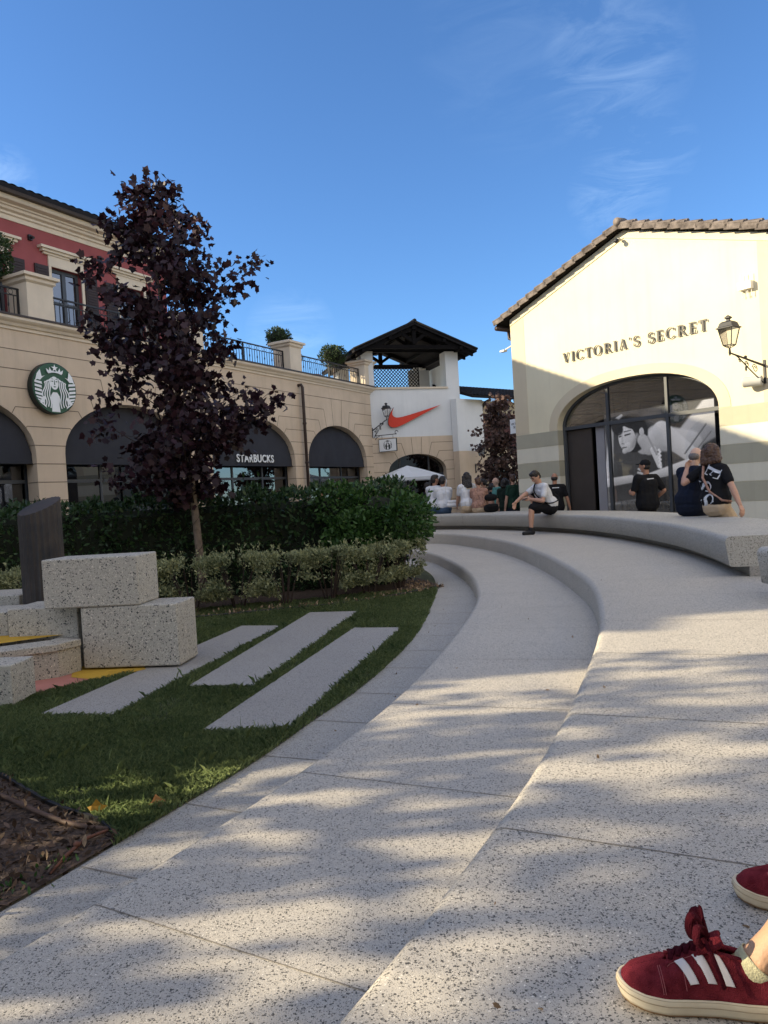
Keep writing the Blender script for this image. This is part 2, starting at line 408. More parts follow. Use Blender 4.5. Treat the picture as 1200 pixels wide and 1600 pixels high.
# added bright broken cloud, unseen behind the camera, as fill for shaded surfaces
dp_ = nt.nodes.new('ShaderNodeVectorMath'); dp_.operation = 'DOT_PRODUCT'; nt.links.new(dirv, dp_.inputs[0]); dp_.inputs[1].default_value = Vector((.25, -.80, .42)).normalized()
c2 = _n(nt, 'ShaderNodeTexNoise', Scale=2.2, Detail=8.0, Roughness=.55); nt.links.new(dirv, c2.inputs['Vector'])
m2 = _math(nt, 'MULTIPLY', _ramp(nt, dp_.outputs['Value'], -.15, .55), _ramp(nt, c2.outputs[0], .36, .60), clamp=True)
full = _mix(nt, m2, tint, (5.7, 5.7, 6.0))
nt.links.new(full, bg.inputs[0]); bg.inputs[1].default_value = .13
SC.view_settings.view_transform = 'Standard'; SC.view_settings.look = 'None'
SC.view_settings.exposure = .97; SC.view_settings.gamma = 1.0
try:
    SC.cycles.max_bounces = 6; SC.cycles.transparent_max_bounces = 12; SC.cycles.use_denoising = True; SC.cycles.caustics_reflective = False; SC.cycles.caustics_refractive = False
except Exception: pass

# ------------------------------------------------------------------ ground sheets
def sheet(name, poly, z, m, kind='structure'):
    b = MB(); b.add([(x, y, z) for x, y in poly], [tuple(range(len(poly)))])
    return tag(b.build(name, m), kind=kind)
sheet('plaza_ground', [(-400, -400), (400, -400), (400, 400), (-400, 400)], GZ - .012, 'plaza')

A_PTS = [(-3.2, -2.2), (-1.9, -.9), (-.62, .62), (-.17, 1.34), (-.05, 1.53), (.15, 1.92), (.35, 2.31), (.64, 2.97), (1.0, 3.89), (1.4, 5.02), (1.83, 6.67), (2.05, 8.12), (2.22, 10.98), (2.12, 13.96), (1.56, 16.7), (1.0, 17.75), (0, 18.7), (-1.6, 19.4)]
B_PTS = [(-3.4, -1.2), (-2.2, .45), (-1.55, 1.4), (-1.13, 2.04), (-1.0, 2.28), (-.85, 2.53), (-.68, 2.86), (-.38, 3.49), (.01, 4.48), (.46, 6.04), (.88, 7.82), (1.07, 9.08), (1.18, 11.08), (1.06, 13.4), (.80, 15.2), (.1, 16.5), (-1.5, 17.2)]
C_PTS = [(-4.2, -1.0), (-2.6, 1.0), (-1.8, 2.05), (-1.43, 2.6), (-1.35, 2.76), (-1.15, 3.2), (-.87, 3.75), (-.72, 4.09), (-.52, 4.7), (-.26, 5.34), (.2, 7.1), (.49, 9.01), (.69, 10.77), (.74, 12.6), (.5, 14.2), (-.4, 15.6)]
CA = smooth_poly(spline(A_PTS)); CB = smooth_poly(spline(B_PTS)); CC = smooth_poly(spline(C_PTS))
ZB = -.25

def terrace(name, curve, zt, zb, width, material, r=.055, gap=1.15):
    b = MB(); nr = right_normals(curve); k = 7; vs = []
    prof = [(r + .25, zt)] + [(r - r * math.sin(a), zt - r + r * math.cos(a)) for a in [i * PI / 2 / 5 for i in range(6)]] + [(0, zb - .02)]
    n = len(prof)
    for p, q in zip(curve, nr):
        for o, z in prof: vs.append((p.x + q.x * o, p.y + q.y * o, z))
    b.add(vs, [(i * n + j, i * n + j + 1, (i + 1) * n + j + 1, (i + 1) * n + j) for i in range(len(curve) - 1) for j in range(n - 1)])
    # top sheet
    vs = []; m = 5
    for p, q in zip(curve, nr):
        W = width(p)
        for j in range(m):
            o = (r + .25) + (W - r - .25) * j / (m - 1); vs.append((p.x + q.x * o, p.y + q.y * o, zt))
    b.add(vs, [(i * m + j, (i + 1) * m + j, (i + 1) * m + j + 1, i * m + j + 1) for i in range(len(curve) - 1) for j in range(m - 1)])
    # slab joints across the tread and down the riser
    acc = 0
    for i in range(1, len(curve) - 1):
        acc += (curve[i] - curve[i - 1]).length
        if acc > gap:
            acc = 0; p, q = curve[i], nr[i]; t = Vector((-q.y, q.x)); W = width(p); h = .0021
            pr = [(W, zt + .0015)] + [(o + (-.0015 if o < r else 0), z + (.0015 if o > .01 else 0)) for o, z in prof]
            A = [(p.x + q.x * o - t.x * h, p.y + q.y * o - t.y * h, z) for o, z in pr]; B = [(p.x + q.x * o + t.x * h, p.y + q.y * o + t.y * h, z) for o, z in pr]
            o0 = len(pr); b.add(A + B, [(j, j + 1, o0 + j + 1, o0 + j) for j in range(o0 - 1)], 1)
    o = b.build(name, [material, 'pave_joint'], smooth=False)
    for p in o.data.polygons: p.use_smooth = p.material_index == 0
    return tag(o, kind='structure')
def wA(p):
    t = min(1, max(0, (p.y - 5.2) / 2.5)); return 7.5 * (1 - t) + 2.55 * t
terrace('upper_terrace', CA, 0.0, ZB, wA, 'terrazzo', gap=1.0)
terrace('middle_terrace', CB, ZB, GZ, lambda p: 2.6, 'terrazzo', gap=1.0)
# lower path strip
b = MB(); nr = right_normals(CC)
vs = []
for p, q in zip(CC, nr): vs += [(p.x, p.y, GZ + .004), (p.x + q.x * 1.9, p.y + q.y * 1.9, GZ + .004)]
b.add(vs, [(2 * i, 2 * i + 2, 2 * i + 3, 2 * i + 1) for i in range(len(CC) - 1)])
acc = 0
for i in range(1, len(CC) - 1):
    acc += (CC[i] - CC[i - 1]).length
    if acc > .62:
        acc = 0; p, q = CC[i], nr[i]; t = Vector((-q.y, q.x)) * .004
        b.add([(p.x - t.x, p.y - t.y, GZ + .0058), (p.x + t.x, p.y + t.y, GZ + .0058), (p.x + q.x * 1.9 + t.x, p.y + q.y * 1.9 + t.y, GZ + .0058), (p.x + q.x * 1.9 - t.x, p.y + q.y * 1.9 - t.y, GZ + .0058)], [(0, 1, 2, 3)], 1)
tag(b.build('lower_path', ['terrazzo_path', 'pave_joint']), kind='structure')

# lawn and mulch bed
MULCH_EDGE = [Vector(p) for p in ((-1.19, 3.12), (-1.34, 3.31), (-1.65, 3.53), (-2.14, 4.0), (-2.9, 4.75), (-4.2, 5.6))]
cl = [c for c in CC if 3.12 < c.y < 15.3]
lawn_poly = [tuple(p) for p in MULCH_EDGE][::-1] + [(c.x - .006, c.y) for c in cl] + [(-3, 15.5), (-9, 12.5), (-9, 6)]
sheet('lawn', lawn_poly, GZ + .010, 'soil')
cm_ = [c for c in CC if -.9 < c.y <= 3.12]
sheet('mulch_bed', [(c.x - .006, c.y) for c in cm_] + [tuple(p) for p in MULCH_EDGE] + [(-7, 5.2), (-8, 0), (-5, -1.2)], GZ + .014, 'mulch')

CCY, CCX = [c.y for c in CC], [c.x for c in CC]
def cx_at(y):
    return float(np.interp(y, CCY, CCX))
def inside(poly, x, y):
    c = False; n = len(poly)
    for i in range(n):
        x1, y1 = poly[i]; x2, y2 = poly[i - 1]
        if (y1 > y) != (y2 > y) and x < (x2 - x1) * (y - y1) / (y2 - y1) + x1: c = not c
    return c
S1 = [(-2.47, 5.16), (-1.91, 5.03), (-1.21, 8.27), (-1.68, 8.42)]
S2 = [(-1.59, 5.68), (-1.06, 5.56), (-.37, 8.98), (-.98, 9.12)]
S3 = [(-1.2, 4.56), (-.66, 4.50), (.11, 7.71), (-.39, 7.86)]
SLABS = [S1, S2, S3]
for pl, lb in ((S1, 'long grey stone slab in the lawn, running under the stacked terrazzo blocks'), (S2, 'long grey stone slab in the lawn, the middle one of three'), (S3, 'long grey stone slab in the lawn nearest the curved path')):
    c = Vector((sum(p[0] for p in pl) / 4, sum(p[1] for p in pl) / 4))
    b = MB(); b.prism([(p[0] - c.x, p[1] - c.y) for p in pl], -.04, .008, plane='xy')
    o = b.build('paving_slab', 'slab', bevel=.006); o.location = (c.x, c.y, GZ + .012)
    tag(o, lb, 'paving slab', 'stone slabs laid in the lawn')
PINK = [(-4.4, 5.3), (-2.98, 5.52), (-2.43, 6.2), (-2.6, 6.75), (-4.6, 6.9)]
sheet('pink_play_surface', PINK, GZ + .016, 'pink_rub')
YEL = [(-2.71, 6.27), (-2.46, 6.13), (-2.12, 6.40), (-2.3, 6.8), (-2.9, 6.8)]
sheet('yellow_play_surface', YEL, GZ + .020, 'yellow_rub')

# grass blades
def lawn_ok(x, y):
    if x > cx_at(y) + .012: return False
    for s in SLABS:
        if inside(s, x, y): return False
    if inside(PINK, x, y) or inside(YEL, x, y): return False
    if inside([tuple(p) for p in MULCH_EDGE] + [(-9, 5.5), (-9, 0), (-1.3, 2.6)], x, y): return False
    if y > 9.55 + .25 * (x + 2.9) + .35: return False
    return True
gp = []
rr = random.Random(3)
while len(gp) < 150000:
    y = 3.0 + 8.2 * rr.random() ** 1.7; x = -4.4 + 5.3 * rr.random()
    if x < -.56 * y - .2: continue
    if noise.noise((x * 2.2, y * 2.2, 0)) < -.38 and rr.random() < .6: continue
    if lawn_ok(x, y): gp.append((x, y))
gp = np.array(gp); N = len(gp)
hh = (.022 + .026 * RNG.random(N)) * (1 + .35 * np.array([noise.noise((p[0] * 1.3, p[1] * 1.3, 5)) for p in gp]))
tall = RNG.random(N) < .006; hh[tall] *= 2.2
az = RNG.random(N) * 2 * PI; lean = .15 + .75 * RNG.random(N); wd = .0011 + .0010 * RNG.random(N)
dx, dy = np.cos(az), np.sin(az); base = np.column_stack([gp, np.full(N, GZ + .008)])
side = np.column_stack([-dy, dx, np.zeros(N)]) * wd[:, None]
mid = base + np.column_stack([dx * hh * lean * .35, dy * hh * lean * .35, hh * .62])
tip = base + np.column_stack([dx * hh * lean, dy * hh * lean, hh * (1 - .25 * lean)])
V = np.stack([base - side, base + side, mid + side * .75, tip, mid - side * .75], 1)
tag(poly_soup('grass', V, 'grass'), 'short green lawn grass around the grey slabs', 'grass', kind='stuff')

# bark chips and dry leaves on the mulch bed
pts = []
while len(pts) < 15600:
    y = .8 + 4.2 * rr.random(); x = -4.2 + 3.2 * rr.random()
    if x > cx_at(y) - .02: continue
    if not inside([tuple(p) for p in MULCH_EDGE] + [(-7, 5.2), (-8, 0), (-1.8, 2.05), (-1.45, 2.58)], x, y): continue
    pts.append((x, y, GZ + .02))
tag(leaf_mesh('bark_chips', pts[:14000], .030, 'oval', 'chip', jitter=1, up=(0, 0, .1), szvar=.7), 'brown bark chips covering the mulch bed', 'bark chips', kind='stuff')
tag(leaf_mesh('dry_leaf_litter', pts[14000:14500], .045, 'oval', 'dry_leaf', up=(0, 0, .5)), 'pale dry leaf litter on the mulch bed', 'leaf litter', kind='stuff')
b = MB()
for p in pts[14500:14640]:
    r = .005 + .014 * rr.random() ** 2; b.ball((p[0], p[1], GZ + .02), (r * 1.4, r, r * .7), 7, 4, xf=Matrix.Rotation(rr.random() * 6, 3, 'Z'))
tag(b.build('pebbles', 'pebble', smooth=True), 'small pale pebbles scattered over the mulch bed', 'pebbles', kind='stuff')
wp = []
for cxy in ((-1.45, 2.75), (-1.6, 2.45), (-1.75, 2.6), (-1.36, 2.95), (-1.95, 2.3)):
    for _ in range(26): wp.append((cxy[0] + rr.gauss(0, .05), cxy[1] + rr.gauss(0, .05), GZ + .015))
tag(leaf_mesh('weeds', wp, .028, 'oval', 'bright', up=(0, 0, 1.2)), 'small green weeds growing in the mulch beside the path', 'weeds', kind='stuff')
b = MB(); e = spline(MULCH_EDGE, .1)
vs = []
for p in e: vs += [(p.x, p.y, GZ - .01), (p.x, p.y, GZ + .032), (p.x - .012, p.y - .012, GZ + .032), (p.x - .012, p.y - .012, GZ - .01)]
b.add(vs, [(4 * i + j, 4 * i + (j + 1) % 4, 4 * i + 4 + (j + 1) % 4, 4 * i + 4 + j) for i in range(len(e) - 1) for j in range(4)])
tag(b.build('lawn_edging', 'black_plastic'), 'black plastic edging strip between the lawn and the mulch bed', 'edging')
def pipe(pts, r, name, m, lb, cat):
    q = spline([p[:2] for p in pts], .08); zs = np.interp(np.linspace(0, 1, len(q)), np.linspace(0, 1, len(pts)), [p[2] for p in pts])
    return tag(MB().tube([(p.x, p.y, z) for p, z in zip(q, zs)], r, 8).build(name, m, smooth=True), lb, cat)
P0 = [onz(0, 1243, GZ + .03), onz(60, 1268, GZ + .035), onz(120, 1288, GZ + .03), onz(175, 1296, GZ + .02)]
P0 = [P0[0] + (P0[0] - P0[1]) * 1.5] + P0
pipe(P0, .011, 'irrigation_pipe', 'brown_pipe', 'brown irrigation pipe lying along the edge of the mulch bed', 'pipe')
P1 = [onz(168, 1297, GZ + .03), onz(135, 1310, GZ + .03), onz(105, 1335, GZ + .028), onz(78, 1365, GZ + .02)]
b = MB(); b.tube([(p.x, p.y, p.z) for p in P1], [.006, .008, .008, .005], 6); q = P1[1] + (P1[2] - P1[1]) * .5; b.ball((q.x, q.y, q.z + .008), (.016, .016, .012), 8, 5)
tag(b.build('broken_branch', 'red_twig', smooth=True), 'short reddish broken branch lying on the mulch bed', 'branch')
for k, (px, py, lb, rz) in enumerate(((150, 1264, 'yellow fallen leaf standing up in the grass at the bed corner', .3), (249, 1252, 'orange fallen leaf lying in the grass beside the path', 2.0))):
    p = onz(px, py, GZ + .045); L = LEAF['maple'] * .075
    b = MB(); b.add([(v[0], v[2] * 1.5, v[1]) for v in L], [tuple(range(12))]); b.add([(v[0], v[2] * 1.5 + .0015, v[1]) for v in L], [tuple(range(11, -1, -1))])
    o = b.build('fallen_leaf', mat('yellow_leaf', (.42, .24, .035) if k == 0 else (.34, .16, .05), .7, .2, 30, trans=.3)); o.location = (p.x, p.y, GZ + .012); o.rotation_euler = (-.25 if k == 0 else -.9, 0, rz * .3)
    tag(o, lb, 'leaf', 'fallen leaves')

# ------------------------------------------------------------------ curved benches
def bench(name, label, front, width, ztop=.38, closed0=True):
    root = thing(name, label, 'bench', (front[0][0], front[0][1], 0), 0, 'curved terrazzo benches')
    c = smooth_poly(spline(front, .18), 5); nr = right_normals(c); o0 = Vector((front[0][0], front[0][1], 0))
    def sweep(prof, nm, material, joints=False):
        n = len(prof); vs = []
        for p, q in zip(c, nr):
            for o, z in prof: vs.append((p.x + q.x * o - o0.x, p.y + q.y * o - o0.y, z))
        b = MB(); b.add(vs, [(i * n + j, i * n + (j + 1) % n, (i + 1) * n + (j + 1) % n, (i + 1) * n + j) for i in range(len(c) - 1) for j in range(n)])
        b.add([vs[i] for i in range(n)], [tuple(range(n))]); b.add([vs[-n + i] for i in range(n)], [tuple(range(n - 1, -1, -1))])
        if joints:
            acc = .6
            for i in range(1, len(c) - 1):
                acc += (c[i] - c[i - 1]).length
                if acc > 1.25:
                    acc = 0; p, q = c[i], nr[i]; t = Vector((-q.y, q.x)) * .003; jv = []
                    cen = (width / 2, .25)
                    for o, z in prof:
                        oo = o + (.0015 if o > cen[0] else -.0015); zz = z + (.0015 if z > cen[1] else -.0015)
                        jv += [(p.x + q.x * oo - t.x - o0.x, p.y + q.y * oo - t.y - o0.y, zz), (p.x + q.x * oo + t.x - o0.x, p.y + q.y * oo + t.y - o0.y, zz)]
                    b.add(jv, [(2 * j, 2 * j + 1, (2 * j + 3) % (2 * n), (2 * j + 2) % (2 * n)) for j in range(n)], 1)
        ob = b.build(nm, material, root)
        for pg in ob.data.polygons: pg.use_smooth = len(pg.vertices) == 4
        return ob
    r = .055; W = width
    arc = lambda cx, cz, a0, a1, rr_: [(cx + rr_ * math.cos(a0 + (a1 - a0) * k / 5), cz + rr_ * math.sin(a0 + (a1 - a0) * k / 5)) for k in range(6)]
    seat = arc(r, ztop - r, PI, PI / 2, r) + arc(W - r, ztop - r, PI / 2, 0, r) + [(W, .115), (W - .02, .095), (.05, .095), (.03, .105)]
    s = sweep(seat, 'seat', ['terrazzo_bench', 'pave_joint'], True)
    sweep([(.20, 0.0), (.20, .0945), (W - .2, .0945), (W - .2, 0.0)], 'plinth', 'slab')
    return root
BENCH = [(3.15, 6.95), (3.42, 8.2), (3.66, 9.94), (3.70, 12.6), (3.36, 14.9), (2.62, 16.9), (1.9, 18.2), (1.1, 19.1), (-.4, 20.2), (-2, 20.8)]
bench('curved_bench', 'long curved terrazzo bench sweeping past the shopfront with people sitting on it', BENCH, 1.15)
bench('curved_bench', 'rounded end of another terrazzo bench at the right edge of the picture', [(2.62, 2.3), (3.05, 3.3), (3.12, 4.4), (2.86, 5.78)], .9)

# ------------------------------------------------------------------ terrazzo blocks, column
def block(label, c, sx, sy, sz, rz, name='terrazzo_block', m='terrazzo_block', bev=.012, group='terrazzo blocks on the lawn'):
    b = MB(); b.box(0, sx, 0, sy, 0, sz); o = b.build(name, m, bevel=bev, seg=2); o.location = c; o.rotation_euler = (0, 0, rz)
    return tag(o, label, 'stone block', group)
RZ = math.atan2(-.10, .87)
p = onz(132, 1051, GZ)
block('largest speckled terrazzo block standing on the grey slab, carrying another block', (p.x, p.y, GZ + .035), .875, .43, .535, RZ)
ztop1 = GZ + .572
p = onz(64, 954, ztop1)
block('speckled terrazzo block stacked on top of two others', (p.x, p.y + .06, ztop1), .865, .44, .43, RZ + .03)
p = at(14, 1003, 6.72)
block('low terrazzo block left of the largest block, with the stacked block resting on it', (p.x, p.y, GZ), .66, .5, .568, RZ + .02)
p = at(-70, 960, 6.9)
block('long terrazzo block behind the yellow surface at the left edge', (p.x - .2, p.y, GZ), .72, .5, .53, RZ + .02)
p = at(-60, 962, 7.7)
block('pale terrazzo block at the left edge behind the dark column', (p.x - .2, p.y, GZ), .86, .6, .60, RZ)
# low seat wall with a cap stone, yellow rubber inside
root = thing('seat_wall', 'low terrazzo seat wall with a thin cap beside the pink rubber surface', 'seat wall', (-3.9, 6.2, GZ))
pts = [(-5.2, 5.55), (-3.4, 6.02), (-2.83, 6.32), (-2.72, 6.52)]
def strip(pts, w, z0, z1, off=0):
    b = MB(); A, B = [], []
    for i, q in enumerate(pts):
        d = (Vector(pts[min(i + 1, len(pts) - 1)]) - Vector(pts[max(i - 1, 0)])).normalized(); n = Vector((-d.y, d.x))
        a_ = Vector(q) - n * off; b_ = Vector(q) + n * w
        A.append(a_); B.append(b_)
    for i in range(len(pts) - 1):
        vs = [(q.x + 3.9, q.y - 6.2, z - 0) for z in (z0, z1) for q in (A[i], A[i + 1], B[i + 1], B[i])]
        b.add(vs, [(0, 3, 2, 1), (4, 5, 6, 7), (0, 1, 5, 4), (1, 2, 6, 5), (2, 3, 7, 6), (3, 0, 4, 7)])
    return b
strip(pts, .26, 0, .235).build('wall', 'terrazzo_block', root)
strip(pts, .27, .237, .30, .02).build('cap', 'terrazzo_block', root, bevel=.008)
b = MB(); b.add([(-5.3 + 3.9, 5.85 - 6.2, .318), (-3.5 + 3.9, 6.3 - 6.2, .318), (-2.85 + 3.9, 6.72 - 6.2, .318), (-4.9 + 3.9, 7.0 - 6.2, .318)], [(0, 1, 2, 3)]); b.build('yellow_top', 'yellow_rub', root)
p = onz(-2, 1106, GZ)
block('small terrazzo block on the pink surface at the left edge', (p.x - .42, p.y, GZ + .016), .55, .32, .30, RZ + .06)

cc = at(72, 950, 7.55)
root = thing('broken_column', 'dark fluted column cut off at a slant, standing behind the terrazzo blocks', 'column', (cc.x, cc.y, GZ))
b = MB(); n = 96; r0 = .205; H1 = 1.49; rows = 14; vs = []
for k in range(rows + 1):
    for j in range(n):
        t = 2 * PI * j / n; fl = .5 - .5 * math.cos(t * 24); rad = r0 - .013 * fl ** .6
        x, y = rad * math.cos(t), rad * math.sin(t)
        top = H1 + .045 * (x / r0) + .08 * (y / r0)
        z = .22 + (top - .22) * k / rows; vs.append((x, y, z))
b.add(vs, [(i * n + j, i * n + (j + 1) % n, (i + 1) * n + (j + 1) % n, (i + 1) * n + j) for i in range(rows) for j in range(n)] + [tuple(range(rows * n, rows * n + n))])
b.build('shaft', 'bronze', root)
MB().lathe([(.26, 0), (.26, .07), (.245, .085), (.25, .12), (.235, .15), (.215, .165), (.225, .185), (.215, .215), (.205, .225)], 48).build('base', 'bronze', root, smooth=True)
# ------------------------------------------------------------------ arcade building (left)
SB = Frame(-6.56, 15.5, math.atan2(1, .55))
ARCH = [(-2.45, 1.84), (1.91, 1.84), (6.40, 1.84), (10.77, 1.81)]
SPR, RISE = 2.2, 1.15
S0, S1_ = -14.0, 13.42
def ell_arc(c, a, spr, rise, n=28):
    return [(c - a * math.cos(PI * k / n), spr + rise * math.sin(PI * k / n)) for k in range(n + 1)]
bldg = SB.thing('arcade_building', 'two storey building with beige stucco arcade, roof terrace and red upper floor', 'building', 0, 0, 0)
poly = [(S0, GZ)]
for c, a in ARCH: poly += [(c - a, GZ)] + ell_arc(c, a, SPR, RISE) + [(c + a, GZ)]
poly += [(S1_, GZ), (S1_, 4.60), (S0, 4.60)]
b = MB(); b.prism(poly, 0, .32)
# end and rear walls, ceiling slab
b.box(S1_ - .3, S1_, .321, 9, GZ, 4.599); b.box(S0, S0 + .3, .321, 9, GZ, 4.599)
J = .008
def jl(p, q):                              # joint line as a thin dark strip on the wall face
    p, q = Vector(p), Vector(q); d = (q - p).normalized(); n = Vector((-d.y, d.x)) * J
    b.add([(v.x, -.003, v.y) for v in (p - n, q - n, q + n, p + n)], [(0, 1, 2, 3)], 1)
def arc_x(c, a, z):                        # half width of the arch opening at height z
    if z <= SPR: return a
    u = (z - SPR) / RISE; return a * math.sqrt(max(0, 1 - u * u)) if u < 1 else 0
COURSE = [.14, .51, .88, 1.25, 1.62, 1.99, 2.36]
edges = [(S0, None)] + [(c, a) for c, a in ARCH] + [(S1_, None)]
for z in COURSE:
    x = S0
    for c, a in ARCH:
        h = arc_x(c, a, z); jl((x, z), (c - h, z)); x = c + h
        for sgn in (-1, 1):                # joint continues into the reveal
            xr = c + sgn * (h - .003); b.add([(xr, 0, z - J), (xr, .3, z - J), (xr, .3, z + J), (xr, 0, z + J)], [(0, 1, 2, 3)], 1)
    jl((x, z), (S1_, z))
VOU = [(26, 2.73), (42, 3.10), (56, 3.47), (68, 3.84)]     # voussoir joints: angle on the arch, height of their course
prev = {z: S0 for _, z in VOU}
for c, a in ARCH:
    for ang, z in VOU:
        t = math.radians(ang); ex, ez = a * math.cos(t), SPR + RISE * math.sin(t)
        ox = ex + (z - ez) * (.95 if ang < 30 else .62 if ang < 50 else .36 if ang < 60 else .2)
        jl((c - ex, ez), (c - ox, z)); jl((c + ex, ez), (c + ox, z)); jl((prev[z], z), (c - ox, z)); prev[z] = c + ox
    for q in (-.32, .32): jl((c + q * .8, SPR + RISE * math.sqrt(1 - (q * .8 / a) ** 2)), (c + q, 4.22))
for z, x in prev.items(): jl((x, z), (S1_, z))
jl((S0, 4.22), (S1_, 4.22))
b.build('wall', ['stucco', 'joint'], bldg)
def moulding(name, prof, s0, s1, m, parent, y=0):
    b = MB(); n = len(prof); vs = [(s, y + o, z) for s in (s0, s1) for o, z in prof]
    b.add(vs, [(j, (j + 1) % n, n + (j + 1) % n, n + j) for j in range(n)] + [tuple(range(n)), tuple(range(2 * n - 1, n - 1, -1))])
    return b.build(name, m, parent)
moulding('cornice', [(.32, 4.601), (-.03, 4.601), (-.03, 4.66), (-.07, 4.67), (-.10, 4.72), (-.15, 4.75), (-.18, 4.78), (-.18, 4.83), (.32, 4.83)], S0, S1_ + .12, 'stone', bldg)
moulding('coping', [(.36, 4.832), (-.20, 4.832), (-.20, 4.872), (.36, 4.872)], S0, S1_ + .14, 'pipe', bldg)
MB().box(S0 + .3, S1_ - .3, .33, 9, 4.3, 4.5).build('terrace_floor', 'plaza', bldg)
# shop fronts behind the arches
for k, (c, a) in enumerate(ARCH):
    fr = MB(); y = .42
    for x in (-a - .05, -a * .36, a * .36, a): fr.box(c + x, c + x + .06, y - .03, y + .03, GZ, 2.3)
    fr.box(c - a, c + a, y - .028, y + .028, 1.62, 1.69); fr.box(c - a, c + a, y - .027, y + .027, .30, .36) if k % 2 == 0 else None
    w_ = fr.build('shop_window', 'win_frame', bldg)
    MB().box(c - a, c + a, y - .006, y + .006, GZ, 2.6).build('pane', 'dglass2' if k != 1 else 'dglass', w_)
# interior: back wall, pale panels
b = MB(); b.box(S0 + .4, S1_ - .4, 5.2, 5.3, GZ, 4.2, 0); b.box(S0 + .4, S1_ - .4, .7, 5.2, GZ, GZ + .03, 1); b.box(S0 + .4, S1_ - .4, .45, 5.2, 2.55, 2.6, 1)
for x in (-4.3, -.2, 4.15, 8.6): b.box(x, x + .25, .5, 3.4, GZ + .03, 2.54, 0)
b.build('interior', ['dark_in', 'in_wall'], bldg)
for x, z, w_, h in ((1.0, .75, .5, .75), (2.1, .8, .9, .8), (5.0, .9, .35, .7), (6.9, 1.2, .3, .6), (10.7, 1.0, .6, .7), (11.5, 1.3, .25, .5)):
    MB().box(x, x + w_, 3.0, 3.05, z, z + h).build('wall_panel', 'in_light', bldg)
for s, z1 in ((8.68, 4.35), (4.13, 4.35)):
    b = MB(); b.tube([(s - .06, .0, z1 + .12), (s - .03, -.10, z1 + .13), (s, -.12, z1 + .05), (s, -.12, z1 - .1), (s, -.12, GZ)], .05, 10)
    for z in (3.3, 2.1, .9): b.tube([(s, -.12, z - .03), (s, -.12, z + .03)], .062, 10)
    b.build('downpipe', 'pipe', bldg, smooth=True)
# parapet pillars
for s0 in (-13.1, -9.4, -5.0, -.57, 3.9, 8.3, 12.8):
    b = MB(); b.box(s0, s0 + .6, .0, .62, 4.874, 5.62)
    pr = [(.0, 5.62), (.05, 5.66), (.05, 5.72), (.11, 5.74), (.11, 5.80), (.0, 5.84)]
    for (o, z), (o2, z2) in zip(pr[:-1], pr[1:]):
        A = [(s0 - o, -o, z), (s0 + .6 + o, -o, z), (s0 + .6 + o, .62 + o, z), (s0 - o, .62 + o, z)]; B = [(s0 - o2, -o2, z2), (s0 + .6 + o2, -o2, z2), (s0 + .6 + o2, .62 + o2, z2), (s0 - o2, .62 + o2, z2)]
        b.add(A + B, [(0, 1, 5, 4), (1, 2, 6, 5), (2, 3, 7, 6), (3, 0, 4, 7)])
    b.add([(s0, .0, 5.84), (s0 + .6, .0, 5.84), (s0 + .6, .62, 5.84), (s0, .62, 5.84)], [(0, 1, 2, 3)])
    b.build('parapet_pillar', 'stone', bldg)
# railings between the pillars
for s0, s1 in ((-4.4, -.57), (.03, 3.9), (4.5, 8.3), (8.9, 12.8)):
    b = MB(); y = .26; z0, z1 = 4.93, 5.50
    b.box(s0, s1, y - .02, y + .02, z1 - .012, z1 + .02); b.box(s0, s1, y - .012, y + .012, z1 - .14, z1 - .122); b.box(s0, s1, y - .012, y + .012, z0, z0 + .02)
    n = int((s1 - s0) / .115); d = (s1 - s0) / n
    for i in range(1, n):
        x = s0 + d * i; b.box(x - .007, x + .007, y - .007, y + .007, z0 - .055, z1 - .12)
        if i % 3 == 1: b.ball((x, y, z0 + .24), (.02, .02, .05), 6, 4)
    for i in range(n):
        x = s0 + d * (i + .5)
        if i % 3 != 2: b.tube([(x + .05 * math.cos(t), y, z1 - .067 + .05 * math.sin(t)) for t in [q * PI / 6 for q in range(13)]], .006, 4, cap=False)
    for x in (s0 + .02, s1 - .02, (s0 + s1) / 2): b.box(x - .018, x + .018, y - .018, y + .018, 4.872, z1)
    b.build('railing', 'iron', bldg)
# red upper storey
RY, RS1 = 2.0, 5.35
WINS = [-10.2, -8.1, -6.1, -4.06, -2.03, 0.0, 2.03, 4.06]
poly = [(S0, 4.5)]
for c in WINS: poly += [(c - .42, 4.5), (c - .42, 6.82), (c + .42, 6.82), (c + .42, 4.5)]
poly += [(RS1, 4.5), (RS1, 7.62), (S0, 7.62)]
b = MB(); b.prism(poly, RY, RY + .25)
b.box(RS1 - .25, RS1, RY + .251, RY + 8, 4.5, 7.619); b.box(S0, S0 + .25, RY + .251, RY + 8, 4.5, 7.619); b.box(S0 + .25, RS1 - .25, RY + 7.7, RY + 7.999, 4.5, 7.618)
b.build('upper_wall', 'red', bldg)
cprof = [(.25, 7.62), (-.02, 7.62), (-.03, 7.72), (-.07, 7.74), (-.07, 7.79), (-.14, 7.82), (-.16, 7.87), (-.20, 7.885), (-.20, 7.92), (-.32, 7.95), (-.34, 7.985), (-.34, 8.05), (.25, 8.05)]
moulding('upper_cornice', cprof, S0 - .1, RS1 + .3, 'stone', bldg, RY)
moulding('gutter', [(-.35, 8.052), (-.46, 8.052), (-.48, 8.115), (-.46, 8.13), (-.36, 8.13)], S0 - .1, RS1 + .35, 'pipe', bldg, RY)
